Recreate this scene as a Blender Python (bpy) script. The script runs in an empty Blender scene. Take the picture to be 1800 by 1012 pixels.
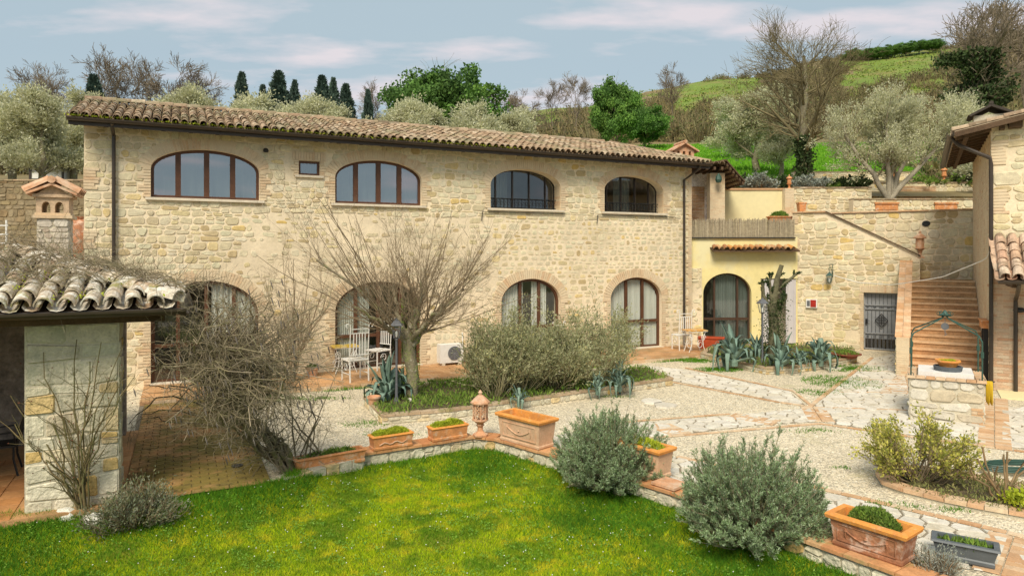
import bpy, math, random
import numpy as np
from mathutils import Vector, Matrix
from mathutils.geometry import delaunay_2d_cdt

SC = bpy.context.scene
COL = SC.collection
R = math.radians
rng = np.random.default_rng(7)
random.seed(7)

# ------------------------------------------------------------------ camera, sky, sun, exposure
CAMZ = 3.45; FPX = 1200.0; HOR = 445.0; CX = 900.0
cam_data = bpy.data.cameras.new('camera'); cam = bpy.data.objects.new('camera', cam_data); COL.objects.link(cam)
cam.location = (0, 0, CAMZ); cam.rotation_euler = (R(90), 0, 0)
cam_data.sensor_width = 36; cam_data.lens = 36 * FPX / 1800
cam_data.shift_y = -(506 - HOR) / 1800
cam_data.clip_start = 0.1; cam_data.clip_end = 3000
SC.camera = cam

SUN_EL, SUN_AZ = 47, 194          # azimuth counted clockwise from +Y: the sun is behind the camera
world = bpy.data.worlds.new('World'); SC.world = world; world.use_nodes = True
nt = world.node_tree; nt.nodes.clear()
def wn(t, **k):
    n = nt.nodes.new(t)
    for a, b in k.items(): setattr(n, a, b)
    return n
sky = wn('ShaderNodeTexSky', sky_type='NISHITA', sun_disc=False)
sky.sun_elevation = R(SUN_EL); sky.sun_rotation = R(SUN_AZ); sky.altitude = 300; sky.air_density = 1.0; sky.dust_density = 2.5; sky.ozone_density = 1.0
tc = wn('ShaderNodeTexCoord'); sep = wn('ShaderNodeSeparateXYZ'); nt.links.new(tc.outputs['Generated'], sep.inputs[0])
# cloud layer: direction projected on a flat ceiling
mx = wn('ShaderNodeMath', operation='MAXIMUM'); mx.inputs[1].default_value = 0.04; nt.links.new(sep.outputs[2], mx.inputs[0])
ad = wn('ShaderNodeMath', operation='ADD'); ad.inputs[1].default_value = 0.10; nt.links.new(mx.outputs[0], ad.inputs[0])
dv = wn('ShaderNodeVectorMath', operation='DIVIDE'); nt.links.new(tc.outputs['Generated'], dv.inputs[0])
cb = wn('ShaderNodeCombineXYZ')
for i in range(3): nt.links.new(ad.outputs[0], cb.inputs[i])
nt.links.new(cb.outputs[0], dv.inputs[1])
mp = wn('ShaderNodeMapping'); mp.inputs['Location'].default_value = (3.1, 0.4, 0); mp.inputs['Scale'].default_value = (1.1, 2.1, 0.0)
nt.links.new(dv.outputs[0], mp.inputs[0])
nz = wn('ShaderNodeTexNoise'); nz.inputs['Scale'].default_value = 1.1; nz.inputs['Detail'].default_value = 7; nz.inputs['Roughness'].default_value = 0.52
nt.links.new(mp.outputs[0], nz.inputs['Vector'])
nz2 = wn('ShaderNodeTexNoise'); nz2.inputs['Scale'].default_value = 0.45; nz2.inputs['Detail'].default_value = 4
nt.links.new(mp.outputs[0], nz2.inputs['Vector'])
veil = wn('ShaderNodeValToRGB'); veil.color_ramp.elements[0].position = 0.25; veil.color_ramp.elements[0].color = (.82, .82, .82, 1); veil.color_ramp.elements[1].position = 0.75; veil.color_ramp.elements[1].color = (.97, .97, .97, 1)
nt.links.new(nz2.outputs[0], veil.inputs[0])
puff = wn('ShaderNodeValToRGB'); puff.color_ramp.elements[0].position = 0.50; puff.color_ramp.elements[0].color = (0, 0, 0, 1); puff.color_ramp.elements[1].position = 0.64; puff.color_ramp.elements[1].color = (.75, .75, .75, 1)
nt.links.new(nz.outputs[0], puff.inputs[0])
m1 = wn('ShaderNodeMix', data_type='RGBA'); m1.inputs['B'].default_value = (3.35, 4.15, 4.6, 1)     # pale blue-grey cloud veil
nt.links.new(veil.outputs[0], m1.inputs['Factor']); nt.links.new(sky.outputs[0], m1.inputs['A'])
m2 = wn('ShaderNodeMix', data_type='RGBA'); m2.inputs['B'].default_value = (6.2, 5.5, 5.7, 1)   # pinkish white puffs
nt.links.new(puff.outputs[0], m2.inputs['Factor']); nt.links.new(m1.outputs['Result'], m2.inputs['A'])
bg = wn('ShaderNodeBackground'); bg.inputs['Strength'].default_value = 0.051
nt.links.new(m2.outputs['Result'], bg.inputs['Color'])
wo = wn('ShaderNodeOutputWorld'); nt.links.new(bg.outputs[0], wo.inputs[0])

sl = bpy.data.lights.new('sun', 'SUN'); sl.energy = 1.5; sl.angle = R(24); sl.color = (1.0, 0.90, 0.74)
sun = bpy.data.objects.new('sun', sl); COL.objects.link(sun)
sd = Vector((math.sin(R(SUN_AZ)) * math.cos(R(SUN_EL)), math.cos(R(SUN_AZ)) * math.cos(R(SUN_EL)), math.sin(R(SUN_EL))))
sun.rotation_euler = sd.to_track_quat('Z', 'Y').to_euler(); sun.location = sd * 60
SC.view_settings.view_transform = 'Standard'; SC.view_settings.look = 'None'
SC.view_settings.gamma = 1; SC.view_settings.use_curve_mapping = False
SC.view_settings.exposure = 1.46
SC.render.engine = 'CYCLES'
SC.cycles.max_bounces = 6; SC.cycles.diffuse_bounces = 3; SC.cycles.transparent_max_bounces = 12; SC.cycles.use_denoising = True

# ------------------------------------------------------------------ helpers
def G(px, py, z=0.0):
    """ground point seen at that spot of the photograph"""
    Y = FPX * (CAMZ - z) / (py - HOR)
    return ((px - CX) / FPX * Y, Y)
def AT(px, Y): return (px - CX) / FPX * Y
def ZT(py, Y): return CAMZ - (py - HOR) / FPX * Y

class Frame:
    def __init__(s, ox, oy, ang): s.ox, s.oy, s.a = ox, oy, ang; s.c, s.s = math.cos(ang), math.sin(ang)
    def w(s, u, v): return (s.ox + u * s.c - v * s.s, s.oy + u * s.s + v * s.c)
    def l(s, x, y):
        x -= s.ox; y -= s.oy
        return (x * s.c + y * s.s, -x * s.s + y * s.c)
    def hit(s, px, py, v):
        a = (px - CX) / FPX; n = (-s.s, s.c)
        t = (v + n[0] * s.ox + n[1] * s.oy) / (n[0] * a + n[1])
        return s.l(a * t, t)[0], CAMZ - (py - HOR) / FPX * t
MF = Frame(0, 21.9, math.atan2(.4373, .8993))      # main house
RF = Frame(12.1, 17.25, R(-31))                    # right-hand house, stairs, well

def link(o, parent=None):
    COL.objects.link(o)
    if parent is not None: o.parent = parent
    return o
def tag(o, label=None, cat=None, group=None, kind=None):
    if label: o['label'] = label
    if cat: o['category'] = cat
    if group: o['group'] = group
    if kind: o['kind'] = kind
    return o
def E(name, label, cat, loc=(0, 0, 0), rz=0, group=None, kind=None, scale=1):
    o = bpy.data.objects.new(name, None); o.empty_display_size = .2
    o.location = loc; o.rotation_euler = (0, 0, rz); o.scale = (scale,) * 3
    link(o); return tag(o, label, cat, group, kind)
def copy_tree(o, parent=None):
    c = o.copy(); COL.objects.link(c); c.parent = parent
    for ch in list(o.children): copy_tree(ch, c)
    return c

# --- materials
MATS = {}
def mat(name, cols, rough=.85, noise=None, bump=None, spec=.25, metal=0, stain=None, stain2=None, trans=0, ramp='LINEAR', vor=None, glass=None, coat=0, objrand=True):
    if name in MATS: return MATS[name]
    m = bpy.data.materials.new(name); m.use_nodes = True; MATS[name] = m
    t = m.node_tree; N = t.nodes; L = t.links
    b = N['Principled BSDF']; b.inputs['Roughness'].default_value = rough; b.inputs['Metallic'].default_value = metal
    b.inputs['Specular IOR Level'].default_value = spec
    if coat: b.inputs['Coat Weight'].default_value = coat
    geo = N.new('ShaderNodeNewGeometry'); pos = geo.outputs['Position']
    if isinstance(cols[0], (int, float)):
        rgb = N.new('ShaderNodeRGB'); rgb.outputs[0].default_value = (*cols, 1); c = rgb.outputs[0]
    else:
        at = N.new('ShaderNodeAttribute'); at.attribute_name = 'rnd'
        oi = N.new('ShaderNodeObjectInfo')
        s = N.new('ShaderNodeMath'); s.operation = 'ADD'; L.new(at.outputs['Fac'], s.inputs[0]); 
        if objrand: L.new(oi.outputs['Random'], s.inputs[1])
        else: s.inputs[1].default_value = 0
        f = N.new('ShaderNodeMath'); f.operation = 'FRACT'; L.new(s.outputs[0], f.inputs[0])
        r = N.new('ShaderNodeValToRGB'); r.color_ramp.interpolation = ramp
        e = r.color_ramp.elements
        n = len(cols)
        while len(e) < n: e.new(.5)
        for i, cc in enumerate(cols):
            e[i].position = i / (n if ramp == 'CONSTANT' else max(1, n - 1)); e[i].color = (*cc, 1)
        L.new(f.outputs[0], r.inputs[0]); c = r.outputs[0]
    def mult(c, fac_socket, lo, hi):
        mr = N.new('ShaderNodeMapRange'); mr.inputs['From Min'].default_value = .3; mr.inputs['From Max'].default_value = .7
        mr.inputs['To Min'].default_value = lo; mr.inputs['To Max'].default_value = hi; L.new(fac_socket, mr.inputs[0])
        vm = N.new('ShaderNodeVectorMath'); vm.operation = 'SCALE'; L.new(c, vm.inputs[0]); L.new(mr.outputs[0], vm.inputs['Scale'])
        return vm.outputs[0]
    if noise:
        for sc, am in (noise if isinstance(noise[0], tuple) else (noise,)):
            q = N.new('ShaderNodeTexNoise'); q.inputs['Scale'].default_value = sc; q.inputs['Detail'].default_value = 5; q.inputs['Roughness'].default_value = .6
            L.new(pos, q.inputs['Vector']); c = mult(c, q.outputs[0], 1 - am, 1 + am)
    if vor:
        sc, am = vor
        q = N.new('ShaderNodeTexVoronoi'); q.inputs['Scale'].default_value = sc; L.new(pos, q.inputs['Vector'])
        sp = N.new('ShaderNodeSeparateXYZ'); L.new(q.outputs['Color'], sp.inputs[0]); c = mult(c, sp.outputs[0], 1 - am, 1 + am)
    for st in (stain, stain2):
        if st:
            sc, col, lo, hi = st[:4]
            q = N.new('ShaderNodeTexNoise'); q.inputs['Scale'].default_value = sc; q.inputs['Detail'].default_value = 6; q.inputs['Roughness'].default_value = .65
            mpn = N.new('ShaderNodeMapping'); mpn.inputs['Location'].default_value = (sc * 1.7, 5.1, 2.2 + lo)
            L.new(pos, mpn.inputs[0]); L.new(mpn.outputs[0], q.inputs['Vector'])
            mr = N.new('ShaderNodeMapRange'); mr.inputs['From Min'].default_value = lo; mr.inputs['From Max'].default_value = hi; L.new(q.outputs[0], mr.inputs[0])
            mr.inputs['To Max'].default_value = st[4] if len(st) > 4 else 1
            mi = N.new('ShaderNodeMix'); mi.data_type = 'RGBA'; L.new(mr.outputs[0], mi.inputs['Factor']); L.new(c, mi.inputs['A']); mi.inputs['B'].default_value = (*col, 1)
            c = mi.outputs['Result']
    L.new(c, b.inputs['Base Color'])
    if bump:
        q = N.new('ShaderNodeTexNoise'); q.inputs['Scale'].default_value = bump[0]; q.inputs['Detail'].default_value = 5
        L.new(pos, q.inputs['Vector'])
        bn = N.new('ShaderNodeBump'); bn.inputs['Strength'].default_value = bump[1]; bn.inputs['Distance'].default_value = bump[2] if len(bump) > 2 else .02
        L.new(q.outputs[0], bn.inputs['Height']); L.new(bn.outputs[0], b.inputs['Normal'])
        if vor:
            v2 = N.new('ShaderNodeTexVoronoi'); v2.inputs['Scale'].default_value = vor[0]; L.new(pos, v2.inputs['Vector'])
            b2 = N.new('ShaderNodeBump'); b2.inputs['Strength'].default_value = .8; b2.inputs['Distance'].default_value = .015; b2.invert = True
            L.new(v2.outputs['Distance'], b2.inputs['Height']); L.new(bn.outputs[0], b2.inputs['Normal']); L.new(b2.outputs[0], b.inputs['Normal'])
    if trans:
        tr = N.new('ShaderNodeBsdfTranslucent'); L.new(c, tr.inputs[0])
        ms = N.new('ShaderNodeMixShader'); ms.inputs[0].default_value = trans
        L.new(b.outputs[0], ms.inputs[1]); L.new(tr.outputs[0], ms.inputs[2]); L.new(ms.outputs[0], N['Material Output'].inputs[0])
    if glass is not None:
        tp = N.new('ShaderNodeBsdfTransparent'); tp.inputs[0].default_value = (.94, .96, .95, 1)
        gl = N.new('ShaderNodeBsdfGlossy'); gl.inputs['Roughness'].default_value = .03; gl.inputs[0].default_value = (.92, .96, 1, 1)
        lw = N.new('ShaderNodeLayerWeight'); lw.inputs[0].default_value = .5; fr = N.new('ShaderNodeMath'); fr.operation = 'POWER'; fr.inputs[1].default_value = 4; L.new(lw.outputs['Facing'], fr.inputs[0])
        am = N.new('ShaderNodeMath'); am.operation = 'ADD'; am.inputs[1].default_value = glass; am.use_clamp = True; L.new(fr.outputs[0], am.inputs[0])
        ms = N.new('ShaderNodeMixShader'); L.new(am.outputs[0], ms.inputs[0]); L.new(tp.outputs[0], ms.inputs[1]); L.new(gl.outputs[0], ms.inputs[2])
        L.new(ms.outputs[0], N['Material Output'].inputs[0])
    return m

# --- mesh builders
def np_mesh(name, V, Fs, rnd=None, smooth=False):
    """V (n,3); Fs list of (k,m) int arrays; rnd per face"""
    me = bpy.data.meshes.new(name)
    V = np.asarray(V, dtype=np.float32)
    Fs = [np.asarray(f, dtype=np.int32) for f in Fs if len(f)]
    me.vertices.add(len(V)); me.vertices.foreach_set('co', V.ravel())
    nl = sum(f.size for f in Fs); npoly = sum(len(f) for f in Fs)
    me.loops.add(nl); me.loops.foreach_set('vertex_index', np.concatenate([f.ravel() for f in Fs]))
    st = []; o = 0
    for f in Fs:
        st.append(o + np.arange(len(f), dtype=np.int32) * f.shape[1]); o += f.size
    me.polygons.add(npoly); me.polygons.foreach_set('loop_start', np.concatenate(st))
    if smooth: me.polygons.foreach_set('use_smooth', np.ones(npoly, dtype=bool))
    me.update(calc_edges=True)
    if rnd is not None:
        a = me.attributes.new('rnd', 'FLOAT', 'FACE'); a.data.foreach_set('value', np.asarray(rnd, dtype=np.float32))
    return me
def mobj(name, me, m, parent=None, kind=None):
    me.materials.clear(); me.materials.append(m)
    o = bpy.data.objects.new(name, me); link(o, parent)
    if kind: o['kind'] = kind
    return o

class MB:
    def __init__(s): s.v = []; s.f = []; s.r = []
    def add(s, vs, fs, r=0.0, M=None):
        b = len(s.v)
        if M is not None: vs = [tuple(M @ Vector(v)) for v in vs]
        s.v.extend(tuple(v) for v in vs); s.f.extend(tuple(i + b for i in f) for f in fs); s.r.extend([r] * len(fs)); return s
    def box(s, x0, x1, y0, y1, z0, z1, r=0.0, M=None):
        return s.add([(x0, y0, z0), (x1, y0, z0), (x1, y1, z0), (x0, y1, z0), (x0, y0, z1), (x1, y0, z1), (x1, y1, z1), (x0, y1, z1)],
                     [(0, 3, 2, 1), (4, 5, 6, 7), (0, 1, 5, 4), (1, 2, 6, 5), (2, 3, 7, 6), (3, 0, 4, 7)], r, M)
    def bar(s, p, q, w=.02, h=None, r=0.0):
        """square bar from p to q"""
        p = Vector(p); q = Vector(q); h = h or w; d = (q - p).normalized()
        up = Vector((0, 0, 1)) if abs(d.z) < .95 else Vector((0, 1, 0))
        a = d.cross(up).normalized() * w / 2; b = a.cross(d).normalized() * h / 2
        vs = [p - a - b, p + a - b, p + a + b, p - a + b, q - a - b, q + a - b, q + a + b, q - a + b]
        return s.add(vs, [(0, 1, 2, 3), (7, 6, 5, 4), (0, 4, 5, 1), (1, 5, 6, 2), (2, 6, 7, 3), (3, 7, 4, 0)], r)
    def tube(s, pts, rad, n=6, r=0.0, cap=True):
        pts = [Vector(p) for p in pts]; K = len(pts)
        rad = rad if isinstance(rad, (list, tuple)) else [rad] * K
        vs = []; ref = None
        for i in range(K):
            d = (pts[min(i + 1, K - 1)] - pts[max(i - 1, 0)]).normalized()
            if ref is None: ref = d.orthogonal().normalized()
            ref = (ref - d * ref.dot(d)).normalized(); e = d.cross(ref)
            for k in range(n):
                a = 2 * math.pi * k / n; vs.append(pts[i] + (ref * math.cos(a) + e * math.sin(a)) * rad[i])
        fs = [(i * n + k, i * n + (k + 1) % n, (i + 1) * n + (k + 1) % n, (i + 1) * n + k) for i in range(K - 1) for k in range(n)]
        if cap: fs += [tuple(range(n - 1, -1, -1)), tuple((K - 1) * n + k for k in range(n))]
        return s.add(vs, fs, r)
    def lathe(s, prof, n=16, c=(0, 0, 0), r=0.0, sides=None, rot=0):
        """prof [(radius, z)] round or n-sided"""
        vs = [(c[0] + a * math.cos(2 * math.pi * k / n + rot), c[1] + a * math.sin(2 * math.pi * k / n + rot), c[2] + z) for a, z in prof for k in range(n)]
        fs = [(i * n + k, i * n + (k + 1) % n, (i + 1) * n + (k + 1) % n, (i + 1) * n + k) for i in range(len(prof) - 1) for k in range(n)]
        fs += [tuple(range(n - 1, -1, -1)), tuple((len(prof) - 1) * n + k for k in range(n))]
        return s.add(vs, fs, r)
    def prism(s, poly, z0, z1, r=0.0):
        n = len(poly)
        return s.add([(x, y, z0) for x, y in poly] + [(x, y, z1) for x, y in poly],
                     [tuple(range(n - 1, -1, -1)), tuple(range(n, 2 * n))] + [(i, (i + 1) % n, n + (i + 1) % n, n + i) for i in range(n)], r)
    def sweep(s, quads, r=0.0):
        """list of 4-point rings joined in a row"""
        vs = [p for q in quads for p in q]; k = len(quads[0]); n = len(quads)
        fs = [(i * k + j, i * k + (j + 1) % k, (i + 1) * k + (j + 1) % k, (i + 1) * k + j) for i in range(n - 1) for j in range(k)]
        fs += [tuple(range(k - 1, -1, -1)), tuple((n - 1) * k + j for j in range(k))]
        return s.add(vs, fs, r)
    def mesh(s, name, smooth=False):
        me = bpy.data.meshes.new(name); me.from_pydata(s.v, [], s.f)
        a = me.attributes.new('rnd', 'FLOAT', 'FACE'); a.data.foreach_set('value', s.r)
        if smooth:
            me.polygons.foreach_set('use_smooth', [True] * len(s.f)); 
        return me
    def build(s, name, m, parent=None, smooth=False, kind=None):
        me = s.mesh(name, smooth)
        if smooth:
            try: me.set_sharp_from_angle(angle=R(40))
            except Exception: pass
        return mobj(name, me, m, parent, kind)

def world_of(o):
    return Matrix.Translation(o.location) @ o.rotation_euler.to_matrix().to_4x4() @ Matrix.Diagonal((*o.scale, 1)) if o is not None else Matrix.Identity(4)
CAMV = Vector((0, 0, CAMZ))
def pieces(parent, name, polys, m, stuff_name, maxn=300, pm=None, smooth=False):
    """polys: list of (verts, faces) in the parent's space; the nearest become objects, the rest one joined part"""
    if not polys: return
    W = pm if pm is not None else world_of(parent)
    key = []
    for i, (vs, fs) in enumerate(polys):
        c = sum((Vector(v) for v in vs), Vector()) / len(vs)
        ext = max((Vector(v) - c).length for v in vs)
        key.append((-(ext / ((W @ c) - CAMV).length), i, c))
    key.sort(key=lambda t: t[0])
    rest = MB()
    for j, (_, i, c) in enumerate(key):
        vs, fs = polys[i]
        if j < maxn:
            me = bpy.data.meshes.new(name); me.from_pydata([tuple(Vector(v) - c) for v in vs], [], fs)
            o = mobj(name, me, m, parent); o.location = c
        else: rest.add(vs, fs, random.random())
    if rest.v: rest.build(stuff_name, m, parent, kind='stuff')
def scatter(parent, name, proto, mats4, m, stuff_name, maxn=300, size=None):
    """copies of one shared mesh at matrices (parent space); proto = MB"""
    W = world_of(parent); order = sorted(range(len(mats4)), key=lambda i: ((W @ mats4[i].translation) - CAMV).length)
    me = proto.mesh(name); me.materials.append(m)
    P = np.array(proto.v); n = len(P); Vs = []; Fs = {}; rr = []; k = 0
    for j, i in enumerate(order):
        M = mats4[i]
        if j < maxn:
            o = bpy.data.objects.new(name, me); link(o, parent); o.matrix_local = M
        else:
            A = np.array(M); Vs.append(P @ A[:3, :3].T + A[:3, 3])
            q = random.random()
            for f in proto.f: Fs.setdefault(len(f), []).append([x + k * n for x in f])
            rr.append((q, k)); k += 1
    if Vs:
        F = [np.array(Fs[s]) for s in sorted(Fs)]; counts = {s: sum(1 for f in proto.f if len(f) == s) for s in Fs}
        rnd = np.concatenate([np.repeat([q for q, _ in rr], counts[s]) for s in sorted(Fs)])
        mobj(stuff_name, np_mesh(stuff_name, np.concatenate(Vs), F, rnd), m, parent, 'stuff')

# --- 2D tools
def inside(P, poly):
    P = np.atleast_2d(P); x, y = P[:, 0], P[:, 1]; c = np.zeros(len(P), bool); n = len(poly)
    for i in range(n):
        x1, y1 = poly[i]; x2, y2 = poly[(i + 1) % n]
        if y1 == y2: continue
        k = ((y1 > y) != (y2 > y)) & (x < (x2 - x1) * (y - y1) / (y2 - y1) + x1); c ^= k
    return c
def cdt(outer, holes, extra=()):
    vs = []; es = []
    for poly in [outer] + list(holes):
        b = len(vs); n = len(poly); vs += [Vector(p) for p in poly]; es += [(b + i, b + (i + 1) % n) for i in range(n)]
    vs += [Vector(p) for p in extra]
    ov, oe, of, _, _, _ = delaunay_2d_cdt(vs, es, [], 0, 1e-5)
    out = []
    C = np.array([[sum(ov[i].x for i in f) / len(f), sum(ov[i].y for i in f) / len(f)] for f in of])
    ok = inside(C, outer)
    for h in holes: ok &= ~inside(C, h)
    for f, k in zip(of, ok):
        if k: out.append(tuple(f))
    return [(v.x, v.y) for v in ov], out
def clip(poly, p, n):
    """keep the side where (x-p).n <= 0"""
    out = []
    for i in range(len(poly)):
        a = poly[i]; b = poly[(i + 1) % len(poly)]
        da = (a[0] - p[0]) * n[0] + (a[1] - p[1]) * n[1]; db = (b[0] - p[0]) * n[0] + (b[1] - p[1]) * n[1]
        if da <= 0: out.append(a)
        if (da < 0 < db) or (db < 0 < da):
            t = da / (da - db); out.append((a[0] + t * (b[0] - a[0]), a[1] + t * (b[1] - a[1])))
    return out
def voronoi_cells(poly, size, gap, seed=1, squash=1.0):
    """irregular polygons filling a convex polygon"""
    rg = np.random.default_rng(seed)
    P = np.array(poly); x0, y0 = P.min(0) - size; x1, y1 = P.max(0) + size
    S = []
    y = y0; row = 0
    while y < y1:
        x = x0 + (row % 2) * size * .5
        while x < x1: S.append((x + rg.uniform(-.42, .42) * size, y + rg.uniform(-.42, .42) * size * squash)); x += size * rg.uniform(.8, 1.25)
        y += size * .9 * squash; row += 1
    S = np.array(S); cen = P.mean(0); res = []
    for s in S:
        d = np.hypot(*(S - s).T)
        if np.hypot(*(s - cen)) > 60: continue
        c = [(s[0] - size * 1.5, s[1] - size * 1.5), (s[0] + size * 1.5, s[1] - size * 1.5), (s[0] + size * 1.5, s[1] + size * 1.5), (s[0] - size * 1.5, s[1] + size * 1.5)]
        for j in np.argsort(d)[1:14]:
            n = S[j] - s; L = np.hypot(*n)
            if L < 1e-6: continue
            n = n / L; m = (S[j] + s) / 2 - n * gap / 2
            c = clip(c, m, n)
            if len(c) < 3: break
        if len(c) < 3: continue
        for i in range(len(poly)):
            a = np.array(poly[i]); b = np.array(poly[(i + 1) % len(poly)]); e = b - a; n = np.array((e[1], -e[0])) / np.hypot(*e)
            if np.dot(cen - a, n) > 0: n = -n
            c = clip(c, a - n * gap / 2, n)
            if len(c) < 3: break
        if len(c) < 3: continue
        q = np.array(c); ar = .5 * abs(np.dot(q[:, 0], np.roll(q[:, 1], 1)) - np.dot(q[:, 1], np.roll(q[:, 0], 1)))
        if ar > size * size * .06: res.append([tuple(p) for p in c])
    return res
def slab(poly, z0, z1, inset=.012):
    """flat stone lying on the ground with a worn edge"""
    n = len(poly); c = (sum(p[0] for p in poly) / n, sum(p[1] for p in poly) / n)
    def ins(p, k): 
        d = math.hypot(p[0] - c[0], p[1] - c[1]) or 1; t = max(0, 1 - k / d); return (c[0] + (p[0] - c[0]) * t, c[1] + (p[1] - c[1]) * t)
    vs = [(x, y, z0) for x, y in poly] + [(*ins(p, inset), z1) for p in poly]
    return vs, [tuple(range(n, 2 * n))] + [(i, (i + 1) % n, n + (i + 1) % n, n + i) for i in range(n)]

# --- masonry (local u, v up; the face looks to -y)
def rubble(u0, u1, v0, v1, hc=(.12, .21), wl=(.16, .42), gap=.018, seed=1, keep=None, t=(.012, .03), wob=.03, ymap=None, ch=(.12, .38)):
    rg = random.Random(seed); out = []; v = v0; row = 0
    ph = [rg.uniform(0, 6.28) for _ in range(6)]
    def wv(u, k): return wob * (math.sin(u * 1.3 + ph[0] + k * 1.9) + .6 * math.sin(u * 3.1 + ph[1] + k * 2.7) + .4 * math.sin(u * 7.3 + ph[2] + k))
    while v < v1 - .04:
        h = min(rg.uniform(*hc), v1 - v)
        if v1 - v - h < .07: h = v1 - v
        u = u0 - rg.uniform(0, .1) if row % 2 else u0
        while u < u1 - .03:
            w = min(rg.uniform(*wl) * rg.choice((.7, 1, 1, 1.3)), u1 - u)
            if u1 - u - w < .09: w = u1 - u
            a, b = max(u, u0), u + w
            halves = [(0, 1)]
            if h > .15 and w < .3 and rg.random() < .25: halves = [(0, .5), (.5, 1)]
            for h0, h1 in halves:
                def VV(uu, f):
                    lo = v + (wv(uu, row) if v > v0 + .01 else 0); hi = v + h + (wv(uu, row + 1) if v + h < v1 - .01 else 0)
                    return lo + (hi - lo) * f
                g = gap / 2; g2 = min(g, .3 * h)
                A, B = a + g, b - g
                if B - A < .03: continue
                c = [rg.uniform(*ch) * min(B - A, h * (h1 - h0)) for _ in range(4)]
                j = lambda: rg.uniform(-.008, .008)
                gv = g2 / h
                pts = [(A + c[0], h0 + gv), (B - c[1], h0 + gv), (B + j(), h0 + gv + c[1] / h), (B + j(), h1 - gv - c[2] / h), (B - c[2], h1 - gv), (A + c[3], h1 - gv), (A + j(), h1 - gv - c[3] / h), (A + j(), h0 + gv + c[0] / h)]
                ring = [(x, VV(x, f) + j() * .7) for x, f in pts]
                cx = sum(p[0] for p in ring) / 8; cy = sum(p[1] for p in ring) / 8
                if keep and not keep(cx, cy, ring): continue
                tt = rg.uniform(*t)
                vs = [(x, .004, z) for x, z in ring] + [(cx + (x - cx) * .9, -tt * rg.uniform(.6, 1.15), cy + (z - cy) * .86) for x, z in ring]
                if ymap: vs = [(x, y + ymap(x, z), z) for x, y, z in vs]
                out.append((vs, [tuple(range(8, 16))] + [(i, (i + 1) % 8, 8 + (i + 1) % 8, 8 + i) for i in range(8)]))
            u += w
        v += h; row += 1
    return out
def brick_field(mb, u0, u1, v0, v1, bl=.25, bh=.062, gap=.009, t=.012, y=0.0, keep=None, jag=False, seed=3):
    rg = random.Random(seed); v = v0; row = 0
    while v < v1 - .02:
        h = min(bh, v1 - v); u = u0 - (bl / 2 if row % 2 else 0)
        while u < u1 - .01:
            a, b = max(u, u0), min(u + bl, u1)
            if b - a > .03 and (keep is None or keep((a + b) / 2, v + h / 2)):
                tt = t * rg.uniform(.5, 1.2); mb.box(a + gap / 2, b - gap / 2, y - tt, y + .004, v + gap / 2, v + h - gap / 2, rg.random())
            u += bl
        v += bh; row += 1
def ell_pts(cx, w, base, spring, crown, n=20, ins=0.0, ins_b=None):
    rx = w / 2 - ins; ry = crown - spring - ins; b = base + (ins if ins_b is None else ins_b)
    top = [(cx + rx * math.cos(a), spring + ry * math.sin(a)) for a in [math.pi * i / n for i in range(n + 1)]]
    return [(cx - rx, b), (cx + rx, b)] + top          # counter-clockwise
def voussoirs(mb, cx, w, spring, crown, band=.28, y=0.0, t=.03, bw=.068, seed=2, a0=0.0):
    rg = random.Random(seed); rx, ry = w / 2, crown - spring
    A = np.linspace(a0, math.pi - a0, 400); X = cx + rx * np.cos(A); Z = spring + ry * np.sin(A)
    s = np.concatenate([[0], np.cumsum(np.hypot(np.diff(X), np.diff(Z)))]); n = max(6, int(s[-1] / bw))
    for i in range(n):
        q = [s[-1] * (i + .07) / n, s[-1] * (i + .93) / n]; ring = []
        for k in q:
            a = np.interp(k, s, A); nx, nz = math.cos(a) / rx, math.sin(a) / ry; L = math.hypot(nx, nz); nx, nz = nx / L, nz / L
            x, z = cx + rx * math.cos(a), spring + ry * math.sin(a); ring.append(((x, z), (x + nx * band * rg.uniform(.94, 1.05), z + nz * band * rg.uniform(.94, 1.05))))
        (p0, p1), (q0, q1) = ring; tt = t * rg.uniform(.8, 1.1)
        f = [(p0[0], y - tt, p0[1]), (p1[0], y - tt, p1[1]), (q1[0], y - tt, q1[1]), (q0[0], y - tt, q0[1])]
        k = [(a, y + .004, c) for a, _, c in f]
        mb.add(f + k, [(0, 1, 2, 3), (0, 4, 5, 1), (1, 5, 6, 2), (2, 6, 7, 3), (3, 7, 4, 0)], rg.random())
def jamb(mb, x, side, v0, v1, y=0.0, t=.03, seed=5, l=(.25, .36)):
    """brick jamb beside an opening; side -1 grows to the left"""
    rg = random.Random(seed); v = v0; k = 0
    while v < v1 - .03:
        L = l[(k // 2) % 2] * rg.uniform(.9, 1.1); a, b = (x, x + L) if side > 0 else (x - L, x)
        mb.box(a + .002, b - .002, y - t * rg.uniform(.8, 1.1), y + .004, v + .006, min(v + .07, v1), rg.random()); v += .077; k += 1

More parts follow.
